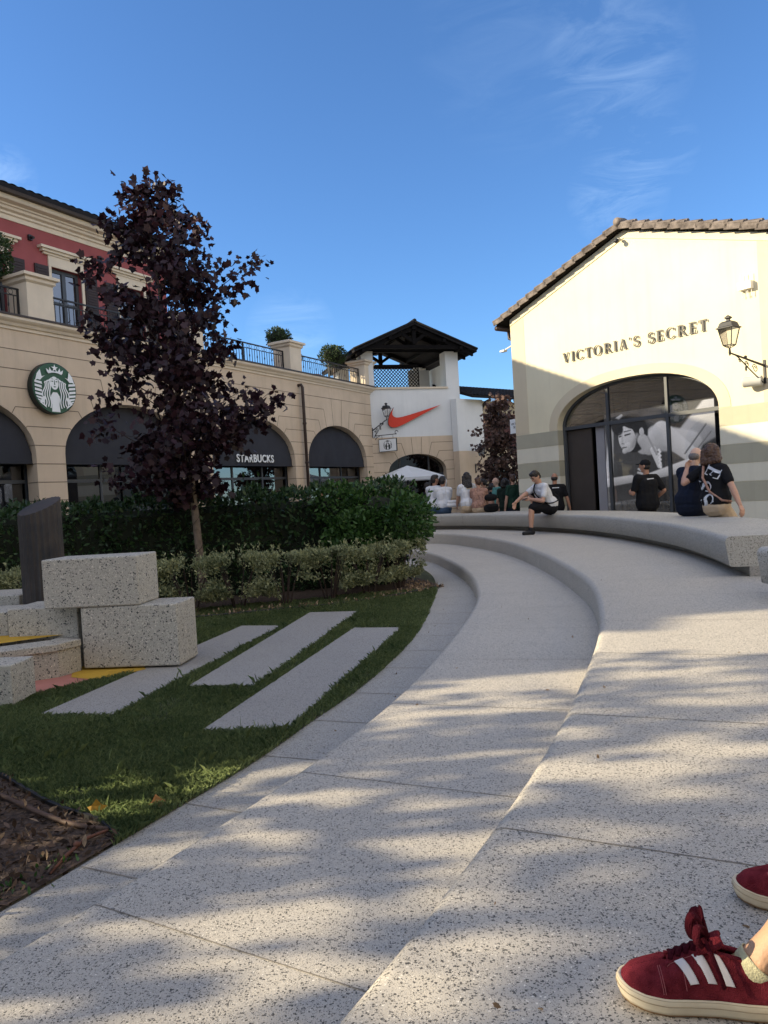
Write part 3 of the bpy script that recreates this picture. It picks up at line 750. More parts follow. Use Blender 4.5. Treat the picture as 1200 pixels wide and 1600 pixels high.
def tile_roof(name, s0, s1, y0, z0, y1, z1, m, parent, period=.22, amp=.035, rows=9, thick=.07):
    """Sheet of barrel tiles rising from (y0,z0) to (y1,z1); rows step like courses."""
    b = MB(); n = int((s1 - s0) / period * 6); vs = []
    for r in range(rows):
        for e in (0, 1):
            t = (r + e) / rows; lift = .03 * (1 - e)
            for i in range(n + 1):
                s = s0 + (s1 - s0) * i / n; h = amp * abs(math.sin(PI * (s - s0) / period)) ** .7
                vs.append((s, y0 + (y1 - y0) * t, z0 + (z1 - z0) * t + h + lift))
    k = n + 1
    b.add(vs, [(r * k + i, r * k + i + 1, (r + 1) * k + i + 1, (r + 1) * k + i) for r in range(2 * rows - 1) for i in range(n)])
    lo = [(s0, y0, z0 - thick), (s1, y0, z0 - thick), (s1, y1, z1 - thick), (s0, y1, z1 - thick)]
    b.add(lo, [(3, 2, 1, 0)]); b.add([(s0, y0, z0 - thick), (s1, y0, z0 - thick), (s1, y0, z0 + .035), (s0, y0, z0 + .035)], [(0, 1, 2, 3)])
    for s in (s0, s1): b.add([(s, y0, z0 - thick), (s, y1, z1 - thick), (s, y1, z1 + .03), (s, y0, z0 + .03)], [(0, 1, 2, 3)])
    return b.build(name, m, parent)
tile_roof('roof', S0 - .2, RS1 + .5, RY - .46, 8.20, RY + 4, 9.15, 'tile_dark', bldg)
tile_roof('roof', S0 - .2, RS1 + .5, RY + 8.46, 8.20, RY + 4, 9.16, 'tile_dark', bldg)
for s in (S0, RS1 - .25): MB().prism([(RY, 7.621), (RY + 8, 7.621), (RY + 8, 8.1), (RY + 4, 9.0), (RY, 8.1)], s, s + .25, plane='yz').build('gable', 'red', bldg)
for c in WINS[3:]:
    fr = MB(); y = RY + .10
    fr.box(c - .42, c - .35, y, y + .07, 4.5, 6.82); fr.box(c + .35, c + .42, y, y + .07, 4.5, 6.82); fr.box(c - .35, c + .35, y, y + .07, 6.74, 6.82); fr.box(c - .05, c + .05, y - .003, y + .07, 4.5, 6.74)
    for z in (5.35, 6.0): fr.box(c - .35, c - .05, y + .01, y + .06, z, z + .05); fr.box(c + .05, c + .35, y + .01, y + .06, z, z + .05)
    fr.box(c - .35, c - .05, y + .01, y + .06, 4.5, 4.62); fr.box(c + .05, c + .35, y + .01, y + .06, 4.5, 4.62)
    w_ = fr.build('window', 'win_frame', bldg); MB().box(c - .35, c + .35, y + .03, y + .04, 4.5, 6.74).build('pane', 'dglass', w_)
    b = MB(); b.box(c - .50, c + .50, RY - .035, RY - .001, 6.825, 7.08)
    b.box(c - .50, c - .425, RY - .03, RY - .001, 4.5, 6.824); b.box(c + .425, c + .50, RY - .03, RY - .001, 4.5, 6.824)
    for k, (o, z0, z1) in enumerate(((.64, 7.08, 7.13), (.70, 7.131, 7.19), (.76, 7.191, 7.25))): b.box(c - o, c + o, RY - .06 - .05 * k, RY - .001, z0, z1)
    b.build('window_surround', 'stone', bldg)
    for sg in (-1, 1):
        b = MB(); x0, x1 = sorted((c + sg * .52, c + sg * .88)); b.box(x0, x1, RY - .05, RY - .012, 4.75, 6.80)
        for i in range(30): b.box(x0 + .04, x1 - .04, RY - .062, RY - .05, 4.85 + i * .064, 4.85 + i * .064 + .03)
        b.build('shutter', 'shutter', bldg)
for s in (1.08, 3.05):
    b = MB(); b.box(s - .05, s + .05, RY - .06, RY - .001, 7.30, 7.42); b.tube([(s, RY - .06, 7.36), (s, RY - .16, 7.33)], .03, 8); b.build('floodlight', 'iron', bldg)

# awnings
for k, (c, a) in enumerate(ARCH):
    lab = ['charcoal canvas awning filling the arch at the left edge, left of the round green sign', 'charcoal canvas awning filling the wide arch right of the round green sign', 'charcoal canvas awning with white lettering along its lower edge', 'charcoal canvas awning filling the smallest arch at the building corner'][k]
    root = SB.thing('arch_awning', lab, 'awning', c, 0, 2.0, 'awnings in the arches')
    b = MB(); nx, nz = 32, 12; vs = []
    for j in range(nz + 1):
        for i in range(nx + 1):
            u = -1 + 2 * i / nx; x = u * (a - .012)
            zt = .2 + (RISE - .02) * math.sqrt(max(0, 1 - u * u)); z = zt * j / nz
            bow = .21 * (1 - (z / (RISE + .25)) ** 2) * (1 - .25 * u * u) ** .5 + .006 * math.cos(u * 22)
            vs.append((x, .30 - bow, z))
    k_ = nx + 1
    b.add(vs, [(j * k_ + i, j * k_ + i + 1, (j + 1) * k_ + i + 1, (j + 1) * k_ + i) for j in range(nz) for i in range(nx)])
    # under side back to the window
    b.add([vs[i] for i in range(k_)] + [(v[0], .38, 0.0) for v in vs[:k_]], [(i, i + 1, k_ + i + 1, k_ + i) for i in range(nx)])
    b.build('canopy', 'awning', root, smooth=True)
    MB().tube([(-a + .02, .085 + .02, .0), (-a * .5, .085, -.0), (a * .5, .085, 0), (a - .02, .105, 0)], .014, 6).build('bar', 'iron', root)

def text_mesh(body, size, extrude, offset=0.0, spacing=1.0):
    cu = bpy.data.curves.new('txt', 'FONT'); cu.body = body; cu.size = size; cu.extrude = extrude; cu.bevel_depth = offset; cu.bevel_resolution = 0; cu.align_x = 'CENTER'; cu.space_character = spacing
    o = bpy.data.objects.new('txt', cu); TMP.collection.objects.link(o)
    dg = workbench_graph()
    me = bpy.data.meshes.new_from_object(o.evaluated_get(dg)); bpy.data.objects.remove(o)
    return me
def text_obj(name, body, size, extrude, material, offset=0.0, spacing=1.0):
    me = text_mesh(body, size, extrude, offset, spacing); me.name = name
    me.materials.clear(); me.materials.append(M[material])
    o = bpy.data.objects.new(name, me); COL.objects.link(o); return o
aw = [o for o in bpy.data.objects if o.name.startswith('arch_awning')][2]
t = text_obj('lettering', 'STARBUCKS', .30, .003, 'sign_white', .009, 1.10); t.parent = aw; t.location = (.02, .062, .10); t.rotation_euler = (PI / 2, 0, 0)
t.scale = (.95, 1, 1)

# ------------------------------------------------------------------ lettering shapes
def arc_band(cx, cz, rx, rz, a0, a1, wf, n=22):
    out, inn = [], []
    for i in range(n + 1):
        a = a0 + (a1 - a0) * i / n; w = wf(a)
        out.append((cx + (rx) * math.cos(a), cz + (rz) * math.sin(a))); inn.append((cx + (rx - w) * math.cos(a), cz + (rz - w * .55) * math.sin(a)))
    return [[out[i], out[i + 1], inn[i + 1], inn[i]] for i in range(n)]
TK, TN, SF = .155, .055, .045
def R4(x0, z0, x1, z1): return [(x0, z0), (x1, z0), (x1, z1), (x0, z1)]
def serif(xc, z, w): return R4(xc - w / 2, z - SF / 2, xc + w / 2, z + SF / 2)
def para(x0, z0, x1, z1, w): return [(x0 - w / 2, z0), (x0 + w / 2, z0), (x1 + w / 2, z1), (x1 - w / 2, z1)]
WF = lambda a: TN + (TK - TN) * abs(math.cos(a)) ** 1.3
def s_curve():
    P = []
    for i in range(31):
        t = i / 30; 
        if t < .5: a = math.radians(20) + t * 2 * math.radians(250); P.append((.27 + .2 * math.cos(a), .745 + .23 * math.sin(a)))
        else:
            a = math.radians(90) - (t - .5) * 2 * math.radians(250); P.append((.27 + .23 * math.cos(a), .255 + .26 * math.sin(a)))
    out = []
    for i in range(30):
        p, q = Vector(P[i]), Vector(P[i + 1]); d = (q - p).normalized(); n = Vector((-d.y, d.x))
        w0 = .03 + .058 * math.exp(-((i / 30 - .5) / .2) ** 2); w1 = .03 + .058 * math.exp(-(((i + 1) / 30 - .5) / .2) ** 2)
        out.append([tuple(p - n * w0), tuple(q - n * w1), tuple(q + n * w1), tuple(p + n * w0)])
    return out + [R4(.43, .70, .475, .95), R4(.03, .05, .075, .33)]
GLY = {
 'I': (.30, [R4(.08, 0, .08 + TK, 1), serif(.157, SF / 2, .30), serif(.157, 1 - SF / 2, .30)]),
 'V': (.72, [para(.14, 1, .38, 0, TK), para(.60, 1, .38, 0, TN), serif(.14, 1 - SF / 2, .28), serif(.60, 1 - SF / 2, .22)]),
 'A': (.74, [para(.12, 0, .36, 1, TN), para(.59, 0, .36, 1, TK), serif(.12, SF / 2, .22), serif(.60, SF / 2, .28), R4(.20, .30, .52, .30 + TN)]),
 'T': (.62, [R4(.23, 0, .23 + TK, 1), R4(.0, 1 - TN, .62, 1), R4(0, .76, .045, 1 - TN), R4(.575, .76, .62, 1 - TN), serif(.307, SF / 2, .32)]),
 'E': (.58, [R4(.08, 0, .08 + TK, 1), R4(0, 0, .54, TN), R4(0, 1 - TN, .52, 1), R4(.235, .48, .42, .48 + TN), R4(.50, TN, .545, .27), R4(.48, .75, .525, 1 - TN), R4(.40, .38, .44, .62)]),
 'R': (.72, [R4(.08, 0, .08 + TK, 1), serif(.157, SF / 2, .30), R4(0, 1 - TN, .36, 1), R4(.235, .46, .36, .46 + TN), para(.36, .46, .62, 0, TK), serif(.64, SF / 2, .22)] + arc_band(.34, .73, .23, .27, -PI / 2, PI / 2, lambda a: TN + (.13 - TN) * abs(math.cos(a)), 14)),
 'O': (.84, arc_band(.40, .5, .40, .52, 0, 2 * PI, WF, 40)),
 'C': (.76, arc_band(.40, .5, .40, .52, math.radians(42), math.radians(318), WF, 32) + [R4(.66, .68, .70, .94), R4(.68, .08, .71, .22)]),
 'S': (.54, s_curve()),
 "'": (.20, [[(.03, 1.0), (.15, 1.0), (.08, .72), (.05, .72)]]),
 ' ': (.34, []),
}
def serif_text(text, gap=.12):
    x = 0; out = []
    for ch in text:
        w_, ps = GLY[ch]; out.append((ch, x, ps)); x += w_ + gap
    return out, x - gap

# round green sign with the crowned figure
sg = SB.thing('round_sign', 'round green sign with a white crowned long-haired figure, fixed above the arches', 'sign', -.2, -.02, 3.51)
MB().lathe([(.52, 0), (.52, .13), (.505, .135)], 64).build('casing', 'sign_edge', sg).rotation_euler = (PI / 2, 0, 0)
b = MB(); b.lathe([(.503, .136), (.503, .140)], 64); b.build('face', 'sign_green', sg).rotation_euler = (PI / 2, 0, 0)
b = MB(); lay = [0]
def wp(poly, mi=0):                         # one flat white shape of the emblem, clipped to the disc
    lay[0] += 1; y = -.1405 - .00012 * lay[0]
    poly = [((x, z) if math.hypot(x, z) < .485 else (x * .485 / math.hypot(x, z), z * .485 / math.hypot(x, z))) for x, z in poly]
    b.add([(x, y, z) for x, z in poly], [tuple(range(len(poly)))], mi)
def ribbon(f, w, t0, t1, n=26, mi=0):
    L, Rr = [], []
    for i in range(n + 1):
        t = t0 + (t1 - t0) * i / n; x, z = f(t); x2, z2 = f(t + .01); d = Vector((x2 - x, z2 - z)).normalized(); ww = w(t) if callable(w) else w
        L.append((x - d.y * ww, z + d.x * ww)); Rr.append((x + d.y * ww, z - d.x * ww))
    for i in range(n): wp([L[i], L[i + 1], Rr[i + 1], Rr[i]], mi)
# body
wp([(-.05, -.08), (.05, -.08), (.10, -.15), (.115, -.22), (.085, -.32), (.10, -.48), (-.10, -.48), (-.085, -.32), (-.115, -.22), (-.10, -.15)])
# face and features
wp([(.098 * math.cos(t), .115 + (.14 if math.sin(t) < 0 else .125) * math.sin(t)) for t in [i * PI / 16 for i in range(32)]])
for sgn in (-1, 1):
    wp([(sgn * .02, .135), (sgn * .045, .155), (sgn * .082, .14), (sgn * .05, .128)], 1); wp([(sgn * .015, .175), (sgn * .05, .20), (sgn * .09, .18), (sgn * .05, .186)], 1)
wp([(-.006, .165), (.006, .165), (.016, .075), (-.012, .07)], 1); wp([(-.038, .035), (0, .045), (.038, .035), (0, .018)], 1)
# wavy hair, four locks a side
for sgn in (-1, 1):
    for k in range(4):
        def hair(t, k=k, sgn=sgn):
            z = .24 - .70 * t; x = (.118 + .037 * k) * min(1, (t / .16 + .02)) ** .5 * (1 - .12 * math.cos((t - .28) * 13) * (t > .1)) + .03 * t * k
            if t < .16: z -= .012 * k
            return sgn * x, z
        ribbon(hair, .0125, .05 + .02 * k, .92 - .03 * k, 30)
    # tail: fin and bands
    wp([(sgn * x, z) for x, z in ((.22, .235), (.30, .215), (.36, .385), (.42, .27), (.455, .12), (.40, .15), (.34, .14), (.27, .21))])
    for k in range(7):
        z = .10 - .078 * k; x0 = .30 + .012 * k - .004 * k * k; wp([(sgn * (x0 + .0), z - .02 - .02), (sgn * .47, z - .015), (sgn * .47, z + .03), (sgn * (x0 + .01), z + .01)])
    wp([(sgn * x, z) for x, z in ((.235, -.15), (.33, -.23), (.37, -.30), (.33, -.325), (.24, -.235))])
# crown and star
wp([(-.18, .315), (-.15, .285), (-.07, .308), (0, .315), (.07, .308), (.15, .285), (.18, .315), (.20, .385), (.135, .345), (.12, .415), (.07, .345), (.04, .352), (0, .335), (-.04, .352), (-.07, .345), (-.12, .415), (-.135, .345), (-.20, .385)])
wp([((.082 if i % 2 == 0 else .032) * math.sin(i * PI / 5), .405 + (.078 if i % 2 == 0 else .032) * math.cos(i * PI / 5)) for i in range(10)])
b.build('emblem', ['sign_white', 'sign_green'], sg)

# ------------------------------------------------------------------ topiary in pots on the roof terrace
def topiary(label, s, y, trunk, r, pot, squash=.85):
    root = SB.thing('topiary', label, 'potted tree', s, y, 4.5, 'clipped trees on the roof terrace')
    if pot == 'round': MB().lathe([(.20, 0), (.28, .5), (.31, .52), (.31, .58), (.26, .585)], 20).build('pot', 'terracotta', root, smooth=False)
    else: MB().box(-.35, .35, -.25, .25, 0, .62).build('pot', 'terracotta', root, bevel=.02)
    MB().tube([(0, 0, .5), (.01, .01, .5 + trunk)], .035, 8).build('trunk', 'bark', root)
    n = int(2600 * (r / .5) ** 2); P = RNG.normal(size=(n, 3)); P /= np.linalg.norm(P, axis=1)[:, None]
    P0 = P * (r * (.80 + .2 * RNG.random(n) + .09 * np.sin(P[:, 0] * 7 + s) * np.cos(P[:, 2] * 6) + .10 * np.sin(P[:, 1] * 4 + 2 * s) + .10 * (RNG.random(n) < .06)))[:, None] * np.array([1, 1, squash]); P0[:, 2] += .5 + trunk + r * .7
    f = leaf_mesh('foliage', P0, .07, 'oval', 'topiary', root, outward=P * 1.0)
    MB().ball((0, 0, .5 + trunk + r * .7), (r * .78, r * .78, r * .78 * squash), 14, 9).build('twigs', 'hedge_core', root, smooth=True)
    return root
topiary('large clipped tree in a pot behind the leftmost parapet pillar', -1.05, 1.0, .75, .72, 'box')
topiary('round clipped tree on the terrace behind the second visible pillar', 9.5, 1.25, .95, .40, 'box')
topiary('low clipped ball between the two right-hand parapet pillars', 9.45, .9, .25, .42, 'round')
topiary('lighter clipped tree in a pot beside the end pillar by the tower', 12.35, 1.0, .7, .46, 'round')
for x, y, s in ((9.9, 1.4, .4), (11.2, 1.3, .42)):
    pot = SB.thing('flower_pot', 'wide terracotta pot on the roof terrace, ' + ('left' if x < 10.5 else 'right') + ' one of two behind the railing', 'pot', x, y, 4.5, 'pots on the roof terrace')
    MB().lathe([(s * .7, 0), (s, .62), (s * 1.05, .64), (s * 1.05, .72), (s * .9, .72)], 20).build('pot_body', 'terracotta', pot)

# ------------------------------------------------------------------ wall lanterns
def lantern(root, y_out, size=1.0, drop=-.18, along=0.0):
    """lantern on a scrolled wall bracket; local -y points away from the wall"""
    k = size; L = y_out; ax = along
    b = MB(); foot = Vector((0, -.02, drop)); tip = Vector((-ax, -L, 0))
    b.box(-.02 * k, .02 * k, -.025, 0, drop - .32 * k, drop + .10 * k)
    P = [foot.lerp(tip, t) + Vector((0, 0, .0)) for t in (0, .25, .5, .75, 1)]
    b.tube(P, [.022 * k, .02 * k, .018 * k, .016 * k, .014 * k], 6)
    Q = []
    for i in range(13):
        t = i / 12; q = foot.lerp(tip, .05 + .8 * t); q.z = (drop - .30 * k) * (1 - t) ** 1.3 + (tip.z - .03) * (1 - (1 - t) ** 1.3) - .05 * math.sin(PI * t); Q.append(q)
    b.tube(Q, .011 * k, 5)
    for t0, rad in ((.28, .075), (.52, .055), (.72, .035)):
        c = foot.lerp(tip, t0); c.z -= (.035 + rad) * k; d = (tip - foot).normalized()
        b.tube([c + (d * math.cos(a) + Vector((0, 0, 1)) * math.sin(a)) * rad * k * (1 - i / 30) for i, a in enumerate([j * PI / 7 for j in range(22)])], .008 * k, 4)
    b.ball(foot.lerp(tip, .55) + Vector((0, 0, .03)), .03 * k, 8, 5); b.ball(foot.lerp(tip, .55) + Vector((0, 0, -.17 * k)), (.018 * k, .018 * k, .05 * k), 8, 5)
    b.tube([tip + Vector((0, 0, -.05 * k)), tip, tip + Vector((0, 0, .08 * k))], [.008 * k, .022 * k, .016 * k], 8)
    b.build('bracket', 'iron', root)
    b = MB(); z0 = .08 * k; 
    def ring(r, z): return [tip + Vector((r * c_, r * s_, z)) for c_, s_ in ((-1, -1), (1, -1), (1, 1), (-1, 1))]
    a0, a1 = ring(.072 * k, z0 + .05 * k), ring(.125 * k, z0 + .34 * k)
    for i in range(4): b.tube([a0[i], a1[i]], .009 * k, 5); b.tube([a0[i], a0[(i + 1) % 4]], .008 * k, 5); b.tube([a1[i], a1[(i + 1) % 4]], .010 * k, 5); b.tube([tip + Vector((0, 0, z0)), tip + Vector((0, 0, z0)).lerp(a0[i] - tip, .55) + Vector((0, 0, -.004)), a0[i]], .007 * k, 5)
    prof = [(.150, .335), (.150, .350), (.125, .365), (.105, .43), (.075, .455), (.03, .46), (.022, .49), (.045, .51), (.045, .53), (.02, .55), (.005, .565)]
    vs = [p for r, z in prof for p in ring(r * k, z0 + z * k)]
    b.add(vs, [(i * 4 + j, i * 4 + (j + 1) % 4, (i + 1) * 4 + (j + 1) % 4, (i + 1) * 4 + j) for i in range(len(prof) - 1) for j in range(4)] + [(3, 2, 1, 0)])
    h = b.build('lantern_head', 'iron', root)
    g0, g1 = ring(.066 * k, z0 + .055 * k), ring(.118 * k, z0 + .335 * k)
    MB().add(g0 + g1, [(0, 1, 5, 4), (1, 2, 6, 5), (2, 3, 7, 6), (3, 0, 4, 7)]).build('lantern_glass', 'lantern_glass', h)
lantern(SB.thing('wall_lantern', 'black wall lantern on the beige building corner, in front of the white tower', 'lamp', 13.1, 0, 3.64, 'black wall lanterns'), .62, .92, -.34)

# hanging blade sign at the corner
hs = SB.thing('hanging_sign', 'small white hanging sign with a round emblem under the corner lantern', 'sign', 13.15, 0, 3.0)
b = MB(); b.box(-.02, .02, -.03, 0, -.55, .20); b.tube([(0, -.02, .10), (0, -.95, .10)], .014, 6); b.tube([(0, -.95 + .06 * math.sin(a) , .10 + .06 - .06 * math.cos(a)) for a in [i * PI / 6 for i in range(10)]], .012, 5)
b.tube([(0, -.03 - .05 * (1 - math.cos(a)), .2 + .06 * math.sin(a)) for a in [i * PI / 6 for i in range(10)]], .012, 5); b.tube([(0, -.02, -.12), (0, -.12, .02), (0, -.28, .09)], .010, 5)
for y in (-.35, -.8): b.tube([(0, y, .10), (0, y, -.03)], .007, 5)
b.build('bracket', 'iron', hs)
b = MB(); b.box(-.025, .025, -.94, -.22, -.50, -.04); pn = b.build('panel', 'sign_edge', hs)
b = MB(); b.box(-.0275, .0275, -.92, -.24, -.48, -.06); b.build('sign_face', 'sign_white', pn)
b = MB()
for sx in (-1, 1):
    X = lambda d: sx * (.0285 + d)
    cy, cz, r = -.58, -.27, .17
    for i in range(32):
        t0, t1 = i * PI / 16, (i + 1) * PI / 16; b.add([(X(0), cy + q * math.cos(t), cz + q * math.sin(t)) for q, t in ((r, t0), (r, t1), (r * .93, t1), (r * .93, t0))], [(0, 1, 2, 3)])
    b.add([(X(.0006), cy + y_, cz + z_) for y_, z_ in ((-.08, -.15), (-.10, -.02), (-.06, .06), (0, .09), (.06, .06), (.10, -.02), (.08, -.15))], [tuple(range(7))])
    b.add([(X(.0012), cy + .035 * math.cos(t), cz + .015 + .05 * math.sin(t)) for t in [i * PI / 8 for i in range(16)]], [tuple(range(16))], 1)
    b.add([(X(.0012), cy + y_, cz + z_) for y_, z_ in ((-.03, -.05), (.03, -.05), (.035, -.15), (-.035, -.15))], [(0, 1, 2, 3)], 1)
    b.add([(X(.0012), cy + y_, cz + z_) for y_, z_ in ((-.06, .10), (-.03, .10), (0, .13), (.03, .10), (.06, .10), (.03, .145), (0, .165), (-.03, .145))], [tuple(range(8))])
    for sd in (-1, 1):
        for q in range(4): b.add([(X(.0012), cy + sd * y_, cz + .03 - q * .045 + z_) for y_, z_ in ((.11, 0), (.158, .01), (.155, .03), (.11, .02))], [(0, 1, 2, 3)])
b.build('emblem', ['sign_edge', 'sign_white'], pn)
# ------------------------------------------------------------------ white tower with the roofed loggia
TW = Frame(-.0933, 27.0, math.atan2(.3, .954))
tw = TW.thing('tower_building', 'white and beige tower with an open loggia under a dark timber roof', 'building')
T0, T1, TD = -.45, 3.34, 3.9
b = MB()
arch = [(1.50 - 1.12, GZ)] + ell_arc(1.50, 1.12, 1.78, .62, 20) + [(1.50 + 1.12, GZ)]
b.prism([(T0, GZ)] + arch + [(T1, GZ), (T1, 3.03), (T0, 3.03)], 0, .3)
def jl2(p, q):
    p, q = Vector(p), Vector(q); d = (q - p).normalized(); n = Vector((-d.y, d.x)) * .008
    b.add([(v.x, -.003, v.y) for v in (p - n, q - n, q + n, p + n)], [(0, 1, 2, 3)], 1)
for z in (.3, .67, 1.04, 1.41, 1.78):
    jl2((T0, z), (.38, z)); jl2((2.62, z), (T1, z))
for ang, z in ((25, 2.12), (48, 2.48), (66, 2.8)):
    t = math.radians(ang); ex, ez = 1.12 * math.cos(t), 1.78 + .62 * math.sin(t); ox = ex + (z - ez) * (.8 if ang < 40 else .5 if ang < 60 else .3)
    for sg_ in (-1, 1): jl2((1.5 + sg_ * ex, ez), (1.5 + sg_ * ox, z)); jl2((1.5 + sg_ * ox, z), (T0 if sg_ < 0 else T1, z))
for q in (-.2, .2): jl2((1.5 + q * .8, 2.39), (1.5 + q, 3.0))
b.build('lower_wall', ['stucco', 'joint'], tw)
b = MB(); b.box(T0 + .015, T1 - .01, .012, .3, 3.031, 4.77)
b.box(T1 - .3, T1 - .01, .301, TD, GZ, 4.77); b.box(T0 + .015, T0 + .3, .301, TD, GZ, 4.77); b.box(T0 + .3, T1 - .3, TD - .3, TD, GZ, 4.769)
for s0, s1 in ((T0 + .015, .02), (2.82, T1 - .01)):
    for y0, y1 in ((.012, .55), (TD - .55, TD)): b.box(s0, s1, y0, y1, 4.771, 6.14)
b.box(2.9, T1 - .012, .551, 2.2, 4.772, 5.75)
b.build('upper_wall', 'white', tw)
MB().box(.021, 2.86, -.04, .56, 4.771, 4.835).build('sill', 'stone', tw)
MB().box(T0 + .3, T1 - .3, .56, TD - .3, 4.5, 4.6).build('loggia_floor', 'plaza', tw)
# lattice
b = MB(); x0, x1, z0, z1 = .02, 1.90, 4.84, 5.70; y = .42
b.box(x0, x1, y - .02, y + .02, z1 - .03, z1 + .03); b.box(x1 - .03, x1, y - .021, y + .021, z0, z1 - .03)
def clipseg(x, z, dx_, dz_):
    t0, t1 = -9, 9
    for p, d, lo, hi in ((x, dx_, x0, x1), (z, dz_, z0, z1)):
        a_, b_ = (lo - p) / d, (hi - p) / d
        if a_ > b_: a_, b_ = b_, a_
        t0, t1 = max(t0, a_), min(t1, b_)
    return (t0, t1) if t1 - t0 > .03 else None
for i in range(-9, 22):
    for sgn, yy in ((1, y - .008), (-1, y + .008)):
        x = x0 + i * .128; q = clipseg(x, z0, .7071, .7071 * sgn) if sgn > 0 else clipseg(x, z1, .7071, -.7071)
        if q:
            zz = z0 if sgn > 0 else z1; p0 = Vector((x + .7071 * q[0], zz + .7071 * sgn * q[0])); p1 = Vector((x + .7071 * q[1], zz + .7071 * sgn * q[1])); d = (p1 - p0).normalized(); n = Vector((-d.y, d.x)) * .014
            b.prism([tuple(p0 - n), tuple(p1 - n), tuple(p1 + n), tuple(p0 + n)], yy - .005, yy + .005)
b.build('lattice_screen', 'wood_dark', tw)
MB().box(1.93, 2.78, 1.6, 1.7, 4.62, 5.72).build('partition', 'plastic_grey', tw)
# roof with trusses
ax, az, ez = 1.47, 6.98, 5.98; eL, eR = -.82, 3.84; yf, yb = -.60, TD + .5
b = MB(); th = .10
for e in (eL, eR):
    b.prism([(e, ez + .02), (ax, az), (ax, az + th), (e, ez + .02 + th)], yf, yb)
n = 26
b.build('roof', 'tile_dark', tw)
tiles = MB()
for sgn, e in ((-1, eL), (1, eR)):
    for i in range(30):
        y = yf + (yb - yf) * i / 29
        tiles.tube([(e - sgn * -.03, y, ez + .02 + th + .01), (ax, y, az + th + .01)], .045, 6)
tiles.tube([(ax, yf - .03, az + th + .03), (ax, yb + .03, az + th + .03)], .075, 8)
tiles.build('roof_tiles', 'tile_dark', tw, smooth=True)
b = MB(); sl_ = (az - ez) / (ax - eL); sr_ = (az - ez) / (eR - ax)
for y in (-.42, .28, TD - .28):
    b.box(T0 - .1, T1 + .1, y - .07, y + .07, 6.142, 6.27)                       # tie beam
    for e, sgn in ((eL, 1), (eR, -1)):
        b.prism([(e + sgn * .1, ez + .02), (e + sgn * .1, ez - .10), (ax, az - .16), (ax, az - .005)], y - .065, y + .065)
    b.box(ax - .07, ax + .07, y - .068, y + .068, 6.301, az - .1)
    for sgn in (-1, 1): b.prism([(ax + sgn * .071, 6.36), (ax + sgn * .071, 6.50), (ax + sgn * .62, 6.86), (ax + sgn * .74, 6.80)], y - .05, y + .05)
for s in (T0 - .02, T1 - .1, .55, 2.6): 
    z = ez + (s - eL) * sl_ if s < ax else ez + (eR - s) * sr_
    b.box(s - .06, s + .06, yf + .03, yb - .03, z - .13, z - .012)
b.box(ax - .08, ax + .08, yf + .05, yb - .05, az - .16, az - .03)
b.build('roof_truss', 'wood_dark', tw)
# arched shop window
fr = MB(); y = .34
for x in (.9, 2.05): fr.box(x - .03, x + .03, y - .03, y + .03, GZ, 2.38)
fr.box(.38, 2.62, y - .028, y + .028, 1.62, 1.68)
w_ = fr.build('arched_window', 'win_frame', tw); MB().box(.33, 2.67, y - .006, y + .006, GZ, 2.45).build('pane', 'dglass', w_)
MB().box(.3, 3.0, 2.4, 2.5, GZ, 2.7).build('interior', 'dark_in', tw)
# big check mark sign
sw = TW.thing('wall_sign', 'large orange red curved tick shaped sign on the white tower wall', 'sign', .65, -.01, 3.70)
def bez(p0, p1, p2, p3, n=14): return [tuple(((1 - t) ** 3 * Vector(p0) + 3 * (1 - t) ** 2 * t * Vector(p1) + 3 * (1 - t) * t * t * Vector(p2) + t ** 3 * Vector(p3))) for t in [i / n for i in range(n)]]
swo = bez((.02, .40), (-.16, .17), (-.40, -.30), (-.02, -.325)) + bez((-.02, -.325), (.22, -.33), (.55, -.12), (1.86, .46)) + bez((1.86, .46), (.90, .20), (.38, .035), (.16, .03)) + bez((.16, .03), (-.08, .03), (-.10, .18), (.02, .40))
b = MB(); b.prism(swo, -.09, -.02); b.build('casing', 'sign_edge', sw)
cx_, cz_ = .35, -.05
b = MB(); b.prism([(x, z) for x, z in swo], -.094, -.0905); b.build('face', 'sign_red', sw)

# ------------------------------------------------------------------ buildings behind, right of the tower
BK = Frame(3.05, 27.75, math.atan2(.82, 1.0))
bk = BK.thing('tiled_building', 'low white and beige building with a tiled roof right of the tower', 'building')
b = MB(); b.box(-.2, 1.20, 0, .3, GZ, 2.42); b.build('lower_wall', 'stucco', bk)
b = MB(); b.box(-.2, 1.20, .01, .3, 2.421, 4.35); b.build('upper_wall', 'white', bk)
b = MB(); b.box(1.201, 6.0, .25, .55, GZ, 4.35); b.box(1.0, 1.199, .301, 4, GZ, 4.349); b.build('side_wall', 'cream_dark', bk)
tile_roof('roof', .25, 6.2, -.38, 4.42, 1.7, 5.12, 'tile_dark', bk, period=.2, rows=6)
b = MB(); b.tube([(1.24, -.3, 4.30), (1.24, -.1, 4.25), (1.26, .12, 4.0), (1.26, .16, 3.6), (1.26, .16, GZ)], .05, 8); b.build('downpipe', 'pipe', bk, smooth=True)
b = MB(); b.box(1.45, 3.4, .19, .248, 2.55, 3.85)
for i in range(20): b.box(1.47, 3.38, .175, .19, 2.58 + i * .063, 2.615 + i * .063)
b.build('louvre_panel', mat('red_brown_louvre', (.10, .03, .025), .7, .2, 6), bk)
fr = MB(); fr.box(1.6, 1.68, .18, .249, GZ, 2.2); fr.box(2.6, 2.68, .18, .249, GZ, 2.2); fr.box(1.68, 2.6, .18, .249, 2.12, 2.2); w_ = fr.build('shop_window', 'win_frame', bk); MB().box(1.68, 2.6, .225, .235, GZ, 2.12).build('pane', 'dglass2', w_)
